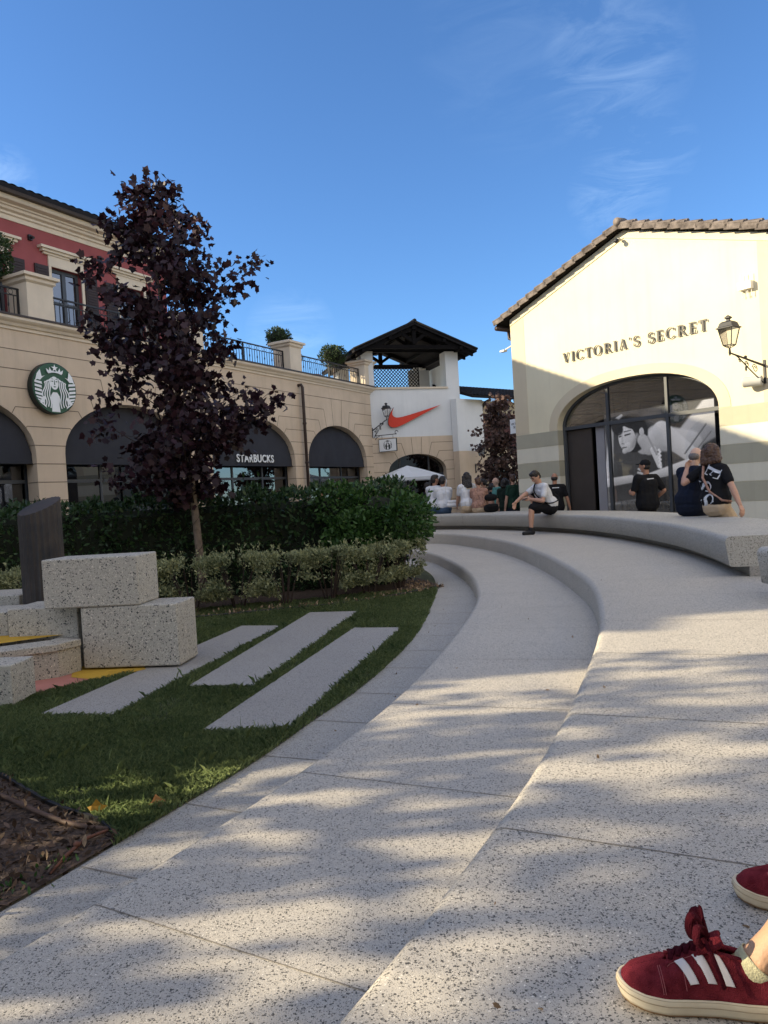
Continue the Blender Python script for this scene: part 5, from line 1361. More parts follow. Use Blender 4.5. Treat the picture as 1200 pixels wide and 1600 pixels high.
# mulch under the hedge with leaf litter and a black hose
mp_ = [(p.x + q.x * o, p.y + q.y * o) for o in (.62,) for p, q in zip(fc[::4], right_normals(fc)[::4])] + [(.50, 12.2)] + [(-.5, 12.9), (-4, 12.6), (-9.0, 11.5)]
sheet('hedge_bed', [(-7, 8.5)] + mp_, GZ + .016, 'mulch')
lp = []; FN = right_normals(fc)
for _ in range(900):
    i = int(hr.random() * len(fc)); q = FN[i]; o = .22 + .42 * hr.random(); lp.append((fc[i].x + q.x * o, fc[i].y + q.y * o, GZ + .02))
for _ in range(160): lp.append((.42 + hr.gauss(0, .1), 11.0 + hr.gauss(0, .35), GZ + .02))
tag(leaf_mesh('hedge_leaf_litter', lp, .05, 'oval', 'dry_leaf', up=(0, 0, .6)), 'dry brown leaf litter along the foot of the low hedge', 'leaf litter', kind='stuff')
hq = right_normals(fc)
pipe([(fc[i].x + hq[i].x * (.56 + .03 * math.sin(i * .2)), fc[i].y + hq[i].y * (.56 + .03 * math.sin(i * .2)), GZ + .03) for i in range(30, len(fc), 6)], .014, 'drip_hose', 'black_plastic', 'thin black drip hose lying along the foot of the low hedge', 'hose')

def make_tree(name, label, base, trunk, crown, leafm, nleaf, size, seed, group=None, specials=(), lean=(0, 0), cat='tree', rtr=.062):
    """trunk: (z of first branches, z of top); crown(z) -> (xmin, xmax, y half width) relative to the trunk"""
    r_ = random.Random(seed); root = thing(name, label, cat, base, 0, group)
    zb, zt = trunk; b = MB()
    def axis(t): return Vector((lean[0] * t + .05 * math.sin(t * 5), lean[1] * t, zt * t))
    TP = [axis(t) for t in np.linspace(0, 1, 16)]; b.tube([(p.x, p.y, p.z - (.03 if i == 0 else 0)) for i, p in enumerate(TP)], [rtr * (1.25 if i == 0 else 1) * (1 - .88 * (i / 15) ** 1.2) for i in range(16)], 12)
    tk = b.build('trunk', 'bark', root, smooth=True); b = MB(); pts = []
    ends = []
    nb = 74
    for k in range(nb):
        z = zb + (zt - zb + .15) * ((k + .5) / nb); x0, x1, yh = crown(z); a = k * 2.39996 + r_.uniform(-.3, .3); rr_ = r_.uniform(.70, 1.02)
        if k % 3 == 2: rr_ *= .55
        ex = (x1 * max(0, math.cos(a)) + x0 * max(0, -math.cos(a))) * rr_; ey = yh * math.sin(a) * rr_; ends.append((Vector((ex, ey, z)), 1))
    for s in specials: ends.append((Vector(s[:3]), s[3] if len(s) > 3 else 1))
    for e, wgt in ends:
        drop = .25 + .45 * math.hypot(e.x, e.y); zs = max(zb * .8, e.z - drop * r_.uniform(.7, 1.1)); s = axis(min(.97, zs / zt)); L = (e - s).length
        m1 = s.lerp(e, .45) + Vector((0, 0, -.06 * L)); P = [s, m1, e]; b.tube(P, [.014, .009, .003], 5)
        ncl = max(2, int(L * 3.4))
        for j in range(ncl):
            t = .30 + .70 * (j + r_.random()) / ncl; p = s.lerp(m1, t / .45) if t < .45 else m1.lerp(e, (t - .45) / .55); off = Vector((r_.gauss(0, .16), r_.gauss(0, .16), r_.gauss(0, .10))) * (1.2 - .6 * t)
            q = p + off; b.tube([p, q], [.004, .002], 3, cap=False); pts.append((q, p, wgt))
    b.build('branches', 'twig', root, smooth=True)
    per = max(3, int(nleaf / len(pts))); LP, LN = [], []
    for q, p, wgt in pts:
        for _ in range(int(per * r_.uniform(.55, 1.45) * wgt)):
            v = Vector((r_.gauss(0, 1), r_.gauss(0, 1), r_.gauss(0, 1))); LP.append(q + Vector((v.x * .10, v.y * .10, v.z * .075))); LN.append((v.x * .5, v.y * .5, -.55))
    leaf_mesh('crown', np.array([tuple(p) for p in LP]), size, 'maple', leafm, root, outward=np.array(LN), jitter=.8)
    return root
tb = at(314, 860, 10.75)
px2m = 10.75 / FPX
prof = [(770, 275, 312), (735, 215, 318), (700, 170, 330), (665, 145, 368), (630, 142, 425), (600, 160, 415), (565, 142, 400), (530, 124, 390), (480, 124, 380), (440, 135, 372), (400, 142, 372), (365, 148, 350), (335, 162, 340), (310, 185, 320), (290, 215, 285)]
zs_ = [at(314, p[0], 10.75).z - GZ for p in prof]
def crown_main(z):
    i0 = np.interp(z, zs_, [(p[1] - 304) * px2m for p in prof]); i1 = np.interp(z, zs_, [(p[2] - 304) * px2m for p in prof]); f = np.interp(z, zs_, [.5, .9, 1.1, 1.2, 1.2, 1.1, 1.1, 1.15, 1.1, 1, .9, .8, .6, .4, .15])
    return float(i0) * .85, float(i1) * .88, float(f)
def sp(px, py, dy=0, w_=1): return ((px - 304) * px2m, dy, at(314, py, 10.75).z - GZ, w_)
SPC = [sp(412, 420, -.1, 1.0), sp(398, 452, 0, .8), sp(445, 630, -.2, 1.3), sp(425, 615, .2, .9), sp(150, 520, 0, 1.2), sp(150, 640, -.2, 1.1), sp(250, 298, 0, .9), sp(322, 352, 0, .6), sp(182, 332, 0, .9), sp(140, 470, .1, 1), sp(180, 725, -.2, 1.0), sp(368, 690, 0, .6), sp(250, 745, -.2, .6), sp(215, 305, 0, .7), sp(285, 318, .1, .8)]
make_tree('maple_tree', 'slender maple tree with dark purple leaves growing behind the low hedge', (tb.x, tb.y, GZ), (1.70, at(314, 300, 10.75).z - GZ), crown_main, 'maple', 7900, .090, 5, specials=SPC, lean=(-.42, 0))
# wire wrapped trunk marks: a spiral string around the stem
q = [x for x in bpy.data.objects if x.name == 'maple_tree'][0]
b = MB(); b.tube([(.067 * math.cos(a * .5) - .42 * (a * .033 / 5.2) + .05 * math.sin(a * .033 / 5.2 * 5), .067 * math.sin(a * .5), .02 + a * .033) for a in range(64)], .004, 4, cap=False); b.build('trunk_tie', 'twig', q)

# bronze maple behind the gabled shop corner
tb2 = at(790, 780, 25.0)
def crown_back(z): f = np.interp(z, [.4, 1.2, 2.4, 3.6, 4.4], [.5, 1.0, 1.05, .8, .25]); return -1.0 * float(f), 1.0 * float(f), .9 * float(f)
make_tree('bronze_maple', 'bronze leaved maple tree in front of the low tiled building', (tb2.x, tb2.y, GZ), (.75, 4.35), crown_back, 'maple_lit', 5200, .10, 9, rtr=.05)
# shade maples of the same row, standing left of the picture; they throw the dappled light on the terrace
def crown_sh(z): f = np.interp(z, [1.2, 2.0, 3.2, 4.4, 5.4], [.4, 1.0, 1.1, .8, .2]); return -1.35 * float(f), 1.35 * float(f), 1.3 * float(f)
shade_tree = make_tree('shade_maple', 'unseen purple maple tree outside the picture, shading the terrace', (-7.2, 2.9, GZ), (1.2, 5.2), crown_sh, 'maple', 1750, .13, 31, group='shade maples', rtr=.06)
# ------------------------------------------------------------------ people
from mathutils.bvhtree import BVHTree
M['skin'] = mat('skin', (.47, .27, .19), .55, .06, 6, spec=.3)
M['skin_tan'] = mat('tanned_skin', (.36, .19, .125), .55, .06, 6, spec=.3)
M['skin_warm'] = mat('warm_skin', (.56, .33, .20), .5, .08, 14, .25, 160, spec=.35)
M['skin_pale'] = mat('pale_skin', (.56, .36, .27), .55, .06, 6, spec=.3)
M['hair_dark'] = mat('dark_hair', (.014, .010, .009), .45, .4, 60, .4, 90, spec=.4)
M['hair_brown'] = mat('brown_hair', (.075, .038, .022), .45, .4, 60, .5, 90, spec=.4)
M['hair_grey'] = mat('grey_hair', (.16, .14, .13), .6, .3, 60, .4, 90)
def cloth(n, c, sc=7, var=.10): M[n] = mat(n, c, .9, var, sc, .9, 16, spec=.12); return n
cloth('white_cotton', (.60, .61, .64)); cloth('black_cotton', (.012, .012, .014)); cloth('navy_cotton', (.014, .018, .032)); cloth('beige_cotton', (.50, .38, .26))
cloth('denim', (.06, .10, .17)); cloth('teal_cotton', (.09, .24, .22)); cloth('green_cotton', (.018, .045, .032)); cloth('pink_print', (.34, .20, .155), 25, .45); cloth('dark_green', (.016, .026, .021))
M['shoe_black'] = mat('black_shoe', (.010, .010, .012), .6, .2)
M['eye'] = mat('eye_dark', (.02, .014, .012), .25, .1)

def ik(a, b, l1, l2, hint):
    a, b = Vector(a), Vector(b); d = b - a; L = min(d.length, (l1 + l2) * .999); u = d.normalized()
    x = (l1 * l1 - l2 * l2 + L * L) / (2 * L); h = math.sqrt(max(0, l1 * l1 - x * x)); hv = Vector(hint); hv = (hv - u * hv.dot(u)).normalized()
    return a + u * x + hv * h, a + u * L
def hand(b, wr, d, pn, side, k=1.0, curl=.5):
    """palm with four fingers and a thumb; d along the hand, pn palm normal"""
    d = Vector(d).normalized(); pn = Vector(pn); pn = (pn - d * pn.dot(d)).normalized(); a = d.cross(pn).normalized() * side; wr = Vector(wr)
    for i, (o, l1, l2, r) in enumerate(((-.030, .040, .036, .0085), (-.010, .045, .042, .009), (.010, .043, .040, .009), (.029, .034, .030, .008))):
        kn = wr + d * (.088 - .006 * abs(i - 1.3)) * k + a * o * k
        b.capsule(wr + a * o * .55 * k + d * .01, kn, .0125 * k, .0115 * k, 8)
        d1 = (d * math.cos(curl * .8 + i * .06) + pn * math.sin(curl * .8 + i * .06)); p1 = kn + d1 * l1 * k; d2 = (d * math.cos(curl * 1.8 + i * .08) + pn * math.sin(curl * 1.8 + i * .08))
        b.capsule(kn, p1, r * k, r * .95 * k, 8); b.capsule(p1, p1 + d2 * l2 * k, r * .95 * k, r * .8 * k, 8)
    t0 = wr + d * .02 * k - a * .022 * k; t1 = t0 + (d * .55 - a * .7 + pn * .35).normalized() * .042 * k; b.capsule(t0, t1, .0125 * k, .0105 * k, 8); b.capsule(t1, t1 + (d * .85 - a * .25 + pn * .4).normalized() * .034 * k, .010 * k, .0085 * k, 8)
def head_parts(b, hc, HR, k=1.0, ears=True):
    P = lambda x, y, z: hc + HR @ Vector((x, y, z)) * k
    b.ball(hc, (.073 * k, .092 * k, .108 * k), 18, 12, xf=HR); b.ball(P(0, -.022, -.058), (.054 * k, .060 * k, .060 * k), 14, 9, xf=HR); b.ball(P(0, -.062, -.098), (.022 * k, .020 * k, .018 * k), 10, 6)
    b.capsule(P(0, -.088, .018), P(0, -.107, -.022), .009 * k, .014 * k, 8); b.capsule(P(-.028, -.082, .030), P(.028, -.082, .030), .012 * k, .012 * k, 8)
    b.capsule(P(-.018, -.082, -.058), P(.018, -.082, -.058), .009 * k, .009 * k, 8)
    if ears:
        for s in (-1, 1): b.ball(P(s * .074, .008, -.006), (.009 * k, .020 * k, .032 * k), 8, 6, xf=HR)
def human(label, loc, rz, pelvis=(0, 0, .93), spine=(0, 0, .50), head=(0, 0), roll=0.0, sh_dir=(1, 0, 0), wrists=None, ankles=None, knee_hint=((0, -1, .1), (0, -1, .1)), elbow_hint=((.5, .8, -.3), (-.5, .8, -.3)),
          skin='skin', top='white_cotton', bottom='black_cotton', legs='shorts', hair='short', hair_m='hair_dark', shoes='shoe_black', k=1.0, fine=False, sleeve=.62, build=1.0, group=None, hand_dir=(None, None), face=True, toes=((0, -1, 0), (0, -1, 0)), curl=.5, skirt=False, hem=None):
    root = thing('person', label, 'person', loc, rz, group); V = Vector; root.scale = (k, k, k)
    pel = V(pelvis); sp = V(spine); up = sp.normalized(); nb = pel + sp; sx = V(sh_dir).normalized(); bw = build
    sh = [nb - up * .055 + sx * s * .172 * bw for s in (1, -1)]; hip = [pel + V((s * .088, 0, -.01)) for s in (1, -1)]
    wrists = wrists or ((.26, -.06, pel.z - .12), (-.26, -.06, pel.z - .12)); ankles = ankles or ((.10, .02, .075), (-.10, .02, .075))
    arms, leg = [], []
    for i in range(2):
        el, wr = ik(sh[i], wrists[i], .285, .25, elbow_hint[i]); arms.append((sh[i], el, wr)); kn, an = ik(hip[i], ankles[i], .43, .43, knee_hint[i]); leg.append((hip[i], kn, an))
    HR = Matrix.Rotation(head[0], 3, 'Z') @ Matrix.Rotation(roll, 3, 'Y') @ Matrix.Rotation(head[1], 3, 'X')
    neck_top = nb + (up * .6 + V((0, 0, .4))).normalized() * .085; hc = neck_top + HR @ V((0, -.012, .085))
    b = MB(); head_parts(b, hc, HR)
    b.capsule(nb - up * .04, neck_top + V((0, 0, .02)), .056, .052); fwd = sx.cross(up)          # points to the back
    chest = pel + sp * .66; waist = pel + sp * .3
    b.capsule(pel + sx * .05, pel - sx * .05, .125 * bw, .125 * bw); b.capsule(waist + sx * .045, chest + sx * .065, .10 * bw, .108 * bw); b.capsule(waist - sx * .045, chest - sx * .065, .10 * bw, .108 * bw); b.capsule(pel, waist, .12 * bw, .11 * bw)
    b.capsule(sh[0] - sx * .05, sh[1] + sx * .05, .066, .066); b.capsule(chest, nb - up * .03, .10 * bw, .06)
    for i, (s, e, w_) in enumerate(arms):
        b.capsule(s, e, .050 * bw, .039); b.capsule(e, e.lerp(w_, .35), .040, .042); b.capsule(e.lerp(w_, .35), w_, .041, .027)
        hd = V(hand_dir[i]) if hand_dir[i] else (w_ - e); pn = V((-1 if i == 0 else 1, 0, 0)) if abs(hd.normalized().x) < .8 else V((0, 0, -1)); hand(b, w_, hd, pn, 1 if i == 0 else -1, 1, curl)
    for i, (h, kn, an) in enumerate(leg):
        b.capsule(h, kn, .088, .056); b.capsule(kn, kn.lerp(an, .3), .053, .056); b.capsule(kn.lerp(an, .3), an, .056, .035)
        t = V(toes[i]).normalized(); b.capsule(an + V((0, 0, -.035)) - t * .03, an + t * .15 + V((0, 0, -.045)), .034, .026)
    vx = .0065 if fine else .011
    hm = hem if hem is not None else (.075 if pel.z < .7 else -.025)
    b.remesh('body', skin, root, vx, 3 if fine else 2)
    # shirt
    b = MB(); c = MB()
    def torso(b, e):
        b.capsule(waist + sx * .05, chest + sx * .07, .118 * bw + e, .122 * bw + e); b.capsule(waist - sx * .05, chest - sx * .07, .118 * bw + e, .122 * bw + e)
        b.capsule(pel + sx * .055 + V((0, 0, hm)), waist + sx * .05, .143 * bw + e, .125 * bw + e); b.capsule(pel - sx * .055 + V((0, 0, hm)), waist - sx * .05, .143 * bw + e, .125 * bw + e)
        b.capsule(sh[0] - sx * .04 - up * .004, sh[1] + sx * .04 - up * .004, .074 + e, .074 + e); b.capsule(chest, nb - up * .035, .115 * bw + e, .072 + e)
    torso(b, .006)
    for s, e, w_ in arms: b.capsule(s, s.lerp(e, sleeve), .068 * bw, .062)
    if sleeve > 1:
        for s, e, w_ in arms: b.capsule(e, e.lerp(w_, .85), .055, .042)
    shirt = b.remesh('shirt', top, root, vx * 1.15, 2, .012, 8)
    # trousers, shorts or skirt
    b = MB(); b.capsule(pel + sx * .06 - V((0, 0, .02)), pel - sx * .06 - V((0, 0, .02)), .134 * bw, .134 * bw)
    if skirt:
        b.capsule(pel, (leg[0][1] + leg[1][1]) / 2, .17, .20); b.capsule((leg[0][1] + leg[1][1]) / 2, (leg[0][2] + leg[1][2]) / 2 + V((0, 0, .15)), .20, .20)
    else:
        for h, kn, an in leg:
            b.capsule(h, h.lerp(kn, .92), .100, .086)
            if legs == 'long': b.capsule(kn, an + V((0, 0, .02)), .080, .058)
    b.remesh('trousers' if legs == 'long' else 'skirt' if skirt else 'shorts', bottom, root, vx * 1.15, 2, .012, 9)
    if shoes:
        for i, (h, kn, an) in enumerate(leg):
            t = V(toes[i]).normalized(); b = MB(); b.capsule(an + V((0, 0, -.035)) - t * .035, an + t * .15 + V((0, 0, -.045)), .046, .036); b.capsule(an + V((0, 0, -.03)) - t * .01, an + V((0, 0, .035)), .046, .044)
            q = an + V((0, 0, -.065)); b.capsule(q - t * .05, q + t * .17, .018, .016); b.capsule(q - t * .04 + V((.02, 0, 0)), q + t * .15 + V((.02, 0, 0)), .018, .016); b.capsule(q - t * .04 - V((.02, 0, 0)), q + t * .15 - V((.02, 0, 0)), .018, .016)
            b.remesh('shoe', shoes, root, .008, 2)
    # hair
    P = lambda x, y, z: hc + HR @ V((x, y, z)); b = MB()
    if hair in ('short', 'long', 'bob', 'fade'):
        b.ball(P(0, .012, .030), (.081, .092, .094), 18, 12, xf=HR); b.ball(P(0, .045, -.005), (.076, .066, .092), 16, 10, xf=HR)
        if hair == 'fade': b.ball(P(0, -.045, .085), (.062, .05, .038), 12, 8, xf=HR)
        else: b.ball(P(0, -.03, .075), (.070, .068, .048), 14, 9, xf=HR)
        if hair == 'long':
            for x in (-.07, -.04, 0, .04, .07): b.capsule(P(x, .05, 0), P(x * 1.2, .085, -.26 + .5 * abs(x)), .042, .034)
        if hair == 'bob':
            for x in (-.075, -.045, 0, .045, .075): b.capsule(P(x, .035, .02), P(x * 1.25, .055, -.125), .048, .042)
            for s in (-1, 1): b.capsule(P(s * .075, -.02, .03), P(s * .092, -.01, -.10), .030, .030)
        b.remesh('hair', hair_m, root, .009, 1, .010, 45)
    elif hair == 'fringe':
        b.ball(P(0, .035, -.022), (.078, .068, .062), 16, 10, xf=HR); b.remesh('hair', hair_m, root, .008, 1, .004, 45)
    elif hair == 'cap':
        b.ball(P(0, .012, .042), (.083, .098, .082), 18, 12, xf=HR); b.remesh('cap', 'black_cotton', root, .008, 2); b2 = MB(); b2.ball(P(0, -.11, .045), (.06, .06, .012), 12, 6, xf=HR); b2.build('cap_peak', 'black_cotton', root, smooth=True)
        b = MB(); b.ball(P(0, .02, -.02), (.077, .078, .07), 14, 9, xf=HR); b.remesh('hair', hair_m, root, .009, 1)
    if fine and face:
        for s in (-1, 1): MB().ball(P(s * .030, -.084, .008), (.011, .008, .006), 8, 6, xf=HR).build('eye', 'eye', root, smooth=True)
        b = MB()
        for s in (-1, 1): b.capsule(P(s * .014, -.096, .030), P(s * .046, -.086, .032), .005, .004, 6)
        b.build('eyebrows', hair_m if hair_m != 'hair_grey' else 'hair_brown', root, smooth=True)
    info = dict(root=root, hc=hc, HR=HR, nb=nb, sh=sh, arms=arms, leg=leg, pel=pel, chest=chest, up=up, sx=sx, back=fwd, shirt=shirt, waist=waist)
    return info
def decal(name, polys, target, origin, ax, az, material, parent, off=.004, step=.012):
    """flat shapes laid onto a garment: polys in (u,v) metres around origin, projected along ax x az"""
    me = target.data; bvh = BVHTree.FromPolygons([v.co for v in me.vertices], [tuple(p.vertices) for p in me.polygons]); ax, az = Vector(ax).normalized(), Vector(az).normalized(); nd = ax.cross(az).normalized()
    bm = bmesh.new()
    for pl in polys:
        vs = [bm.verts.new((p[0], p[1], 0)) for p in pl]
        try: bm.faces.new(vs)
        except ValueError: pass
    bmesh.ops.triangulate(bm, faces=bm.faces[:])
    for _ in range(5):
        es = [e for e in bm.edges if e.calc_length() > step * 1.6]
        if not es: break
        bmesh.ops.subdivide_edges(bm, edges=es, cuts=1); bmesh.ops.triangulate(bm, faces=bm.faces[:])
    kill = []
    for v in bm.verts:
        o = Vector(origin) + ax * v.co.x + az * v.co.y; hit = None
        for s in (1, -1):
            h = bvh.ray_cast(o + nd * .6 * s, -nd * s)
            if h[0] and (hit is None or s == 1): hit = h
            break
        if hit and hit[0]: v.co = hit[0] + nd * off
        else: kill.append(v)
    if kill: bmesh.ops.delete(bm, geom=kill, context='VERTS')
    m = bpy.data.meshes.new(name); bm.to_mesh(m); bm.free(); m.materials.append(M[material]); o = bpy.data.objects.new(name, m); COL.objects.link(o); o.parent = parent; return o
def ellipse(cx, cy, rx, ry, n=20): return [(cx + rx * math.cos(2 * PI * i / n), cy + ry * math.sin(2 * PI * i / n)) for i in range(n)]
def face_dir(x, y): return math.atan2(x, -y)
SEAT = .38

# boy with the phone on the bench
bx, by = 3.32, 15.05
R_ = human('young man in white T-shirt and black shorts looking at a phone', (bx, by, 0), face_dir(-.95, -.3), pelvis=(0, 0, SEAT + .115), spine=(0, -.19, .44), head=(.25, .62),
           wrists=((.03, -.40, .66), (-.13, -.66, .60)), ankles=((.11, -.47, .08), (-.02, -.24, .46)), knee_hint=((0, -.6, 1), (-.5, -.7, .6)), elbow_hint=((.9, .5, -.5), (-.5, .2, .8)),
           hand_dir=((-.3, -.9, .1), (0, -.45, -.9)), hair='fade', fine=True, skin='skin', curl=.55, k=1.06)
rt = R_['root']; sh, pel, ch = R_['sh'], R_['pel'], R_['chest']
b = MB(); q = [sh[1] + Vector((.06, .075, .05)), sh[1] + Vector((.07, -.03, .085)), ch + Vector((-.02, -.16, .0)), pel + Vector((.14, -.17, .10)), pel + Vector((.20, -.02, .08)), pel + Vector((.10, .16, .16)), ch + Vector((-.02, .16, .02)), sh[1] + Vector((.06, .075, .05))]
q2 = []
for i in range(len(q) - 1):
    p0, p1, p2, p3 = q[i - 1 if i else -2], q[i], q[i + 1], q[(i + 2) if i + 2 < len(q) else 1]
    for j in range(6): t = j / 6; q2.append(.5 * ((2 * p1) + (p2 - p0) * t + (2 * p0 - 5 * p1 + 4 * p2 - p3) * t * t + (3 * p1 - p0 - 3 * p2 + p3) * t ** 3))
b.tube(q2 + [q2[0]], .012, 6, flat=1.8); b.build('bag_strap', 'black_cotton', rt, smooth=True)
pose_w = lambda v: Matrix.Translation((bx, by, 0)) @ Matrix.Rotation(face_dir(-.95, -.3), 4, 'Z') @ (Vector(v) * 1.06)
ph = thing('phone', 'dark phone held in the hand of the sitting young man', 'phone', pose_w((.0, -.49, .675)), face_dir(-.95, -.3)); o = MB().box(-.036, .036, -.075, .075, -.005, .005).build('phone_body', 'iron', ph, bevel=.004); o.rotation_euler = (.35, 0, .2)
bgt = thing('shoulder_bag', 'small black bag on the lap of the sitting young man', 'bag', pose_w((.06, -.24, .60)), face_dir(-.95, -.3)); b = MB(); b.capsule((-.10, -.03, 0), (.09, .0, 0), .055, .055); b.capsule((-.10, -.05, -.03), (.09, -.02, -.03), .05, .05); b.remesh('bag_body', cloth('grey_nylon', (.03, .031, .034)), bgt, .009, 2)

# couple on the bench, seen from behind
d_ = (.93, .36)
W_ = human('woman with a brown bob in a black T-shirt with big letters', (4.60, 10.35, 0), face_dir(*d_), pelvis=(0, 0, SEAT + .125), spine=(.07, -.03, .51), roll=.10, head=(.35, .12),
           wrists=((.46, .03, .98), (-.44, .04, .44)), ankles=((.10, -.46, -.33), (-.16, -.46, -.33)), knee_hint=((0, -1, 1), (0, -1, 1)), elbow_hint=((.2, .6, -.5), (-.9, .5, .3)),
           top='black_cotton', bottom='beige_cotton', legs='long', hair='bob', hair_m='hair_brown', skin='skin', k=1.08, fine=True, build=1.02, face=False)
rt = W_['root']; back = Vector((0, 1, 0)); ax, az = Vector((-1, 0, 0)), Vector((0, 0, 1))
def rot2(polys, a, s, ox, oy): ca, sa = math.cos(a), math.sin(a); return [[((x * ca - y * sa) * s + ox, (x * sa + y * ca) * s + oy) for x, y in p] for p in polys]
def centred(ch): w_, ps = GLY[ch]; return [[(x - w_ / 2, y - .5) for x, y in p] for p in ps]
org = W_['chest'] + Vector((0, 0, 0))
for chh, a, s, ox, oy in (('E', -1.95, .235, .07, .085), ('S', 1.35, .25, -.045, -.085), ('S', 2.0, .25, .015, -.28)):
    decal('letter', rot2(centred(chh), a, s, ox, oy), W_['shirt'], org, ax, az, 'white_cotton', rt, .005)
b = MB(); pts_ = [W_['sh'][0] + Vector((-.07, -.06, .08)), W_['sh'][0] + Vector((-.075, .05, .075)), W_['chest'] + Vector((.03, .155, .02)), W_['waist'] + Vector((-.06, .155, .02)), W_['pel'] + Vector((-.17, .08, .06)), W_['pel'] + Vector((-.2, -.03, .04))]
b.tube(pts_, .016, 6, flat=2.0); b.build('bag_strap', 'pink_print', rt, smooth=True)
human('bald man in a dark navy shirt sitting beside the woman with the brown bob', (4.50, 10.98, 0), face_dir(.85, .52), pelvis=(0, 0, SEAT + .125), spine=(-.02, -.09, .50), head=(-.1, .22), wrists=((.14, -.42, .56), (-.12, -.42, .56)), ankles=((.12, -.46, -.33), (-.14, -.46, -.33)), knee_hint=((0, -1, 1), (0, -1, 1)),
      top='navy_cotton', bottom='navy_cotton', legs='long', hair='fringe', hair_m='hair_grey', skin='skin_pale', k=1.08, build=1.16, fine=True, face=False)

# guards
G_ = human('man in black cap and uniform standing before the arched window', (5.02, 14.25, GZ), face_dir(-.35, 1), wrists=((.17, -.26, 1.12), (-.25, -.10, .98)), head=(.55, .05), top='black_cotton', bottom='black_cotton', legs='long', hair='cap', skin='skin_tan', build=1.16, k=1.035, fine=True, face=False, sleeve=.75)
decal('back_print', [R4(-.075, .0, .085, .014)], G_['shirt'], G_['chest'] + Vector((0, 0, .09)), (-1, 0, .05), (0, 0, 1), 'white_cotton', G_['root'], .004)
G2 = human('man with cropped hair in black uniform walking by the cream shop corner', (4.02, 17.5, GZ), face_dir(.05, 1), wrists=((.26, -.12, .86), (-.33, .02, .84)), head=(-.25, .05), top='black_cotton', bottom='black_cotton', legs='long', hair='fringe', hair_m='hair_dark', skin='skin_tan', build=1.10, k=.98, ankles=((.09, -.14, .08), (-.09, .18, .10)), fine=True, face=False, sleeve=.7)
decal('back_print', [R4(-.08, .0, .08, .016)], G2['shirt'], G2['chest'] + Vector((0, 0, .09)), (-1, 0, 0), (0, 0, 1), 'white_cotton', G2['root'], .004)

# group on the far part of the bench, backs to the camera
def seated_back(label, px, Y, yaw, **kw):
    p = at(px, 790, Y); a = dict(pelvis=(0, 0, SEAT + .12), spine=(0, -.05, .50), wrists=((.16, -.36, .52), (-.16, -.36, .52)), ankles=((.12, -.46, -.33), (-.12, -.46, -.33)), knee_hint=((0, -1, 1), (0, -1, 1)), k=1.10, group='people on the far end of the bench'); a.update(kw)
    return human(label, (p.x, p.y, 0), yaw, **a)
LH = seated_back('long haired woman in a white T-shirt with a back print, seated', 733, 18.95, PI + .25, hair='long', bottom='beige_cotton', legs='long', build=1.02, head=(-.4, .1), fine=True, face=False)
for nm, pl, m_, o_ in (('back_print', [ellipse(0, .10, .10, .06), ellipse(-.01, .155, .075, .02)], cloth('grey_blue_print', (.36, .42, .47)), .0045), ('back_print', [ellipse(.0, .085, .075, .026)], cloth('tan_print', (.42, .34, .24)), .0075)): decal(nm, pl, LH['shirt'], LH['chest'], (-1, 0, 0), (0, 0, 1), m_, LH['root'], o_)
CW = seated_back('person in a plain white top and jeans, left of the long haired woman', 694, 19.55, PI + .1, hair='short', bottom='denim', legs='long', head=(-.5, .05), skin='skin_tan', k=1.06)
hb = at(708, 786, 19.3); bgw = thing('handbag', 'small white handbag hanging at the hip of the person in jeans', 'bag', (hb.x, hb.y, hb.z - .10), .2); b = MB(); b.capsule((-.13, 0, .05), (.13, 0, .05), .055, .055); b.capsule((-.12, 0, .13), (.12, 0, .13), .045, .045); b.remesh('bag_body', 'white_cotton', bgw, .010, 2); MB().tube([(-.13, 0, .14), (-.17, .05, .42), (-.12, .08, .72)], .010, 5).build('strap', 'white_cotton', bgw)
seated_back('dark haired person in a white shirt half hidden by the green bush', 680, 19.75, PI - .35, hair='short', bottom='denim', legs='long', head=(-.7, .0), k=1.10, skin='skin_tan')
PP = seated_back('woman in a pinkish patterned blouse sitting right of the long haired woman', 749, 18.7, PI - .2, top='pink_print', bottom='beige_cotton', legs='long', hair='short', hair_m='hair_brown', head=(.5, .1), k=.98)
bp = at(767, 783, 18.3); bpk = thing('backpack', 'black backpack standing on the bench right of the patterned blouse', 'bag', (bp.x, bp.y, .383), .3); b = MB(); b.capsule((-.10, 0, .10), (.10, 0, .10), .10, .10); b.capsule((-.08, 0, .36), (.08, 0, .36), .085, .085); b.capsule((-.1, -.06, .15), (.1, -.06, .15), .06, .06); b.remesh('bag_body', 'black_cotton', bpk, .012, 2); MB().tube([(-.05, 0, .43), (0, 0, .50), (.05, 0, .43)], .012, 5).build('strap', 'black_cotton', bpk)
# standing people beyond the bench
def stand(label, px, Y, yaw, **kw):
    p = at(px, 780, Y); return human(label, (p.x, p.y, GZ), yaw, group='people standing beyond the bench', **kw)
stand('dark haired person in black standing behind the patterned blouse', 757, 23.0, PI + .6, top='black_cotton', bottom='navy_cotton', legs='long', hair='short', head=(.3, 0), k=1.0, skin='skin_tan')
stand('shorter dark haired person in black beside the backpack', 768, 22.0, PI - .6, top='black_cotton', bottom='black_cotton', legs='long', hair='short', k=.90)
stand('bald man in a teal T-shirt standing side on beyond the bench', 777, 21.6, -PI / 2 + .2, top='teal_cotton', bottom='denim', legs='long', hair='bald', skin='skin_pale', k=1.0, build=1.05, head=(0, .1))
stand('woman with dark hair in a long dark green dress, seen from behind', 790, 20.6, PI, top='dark_green', bottom='dark_green', hair='bob', hair_m='hair_dark', skirt=True, k=.97, skin='skin_tan')
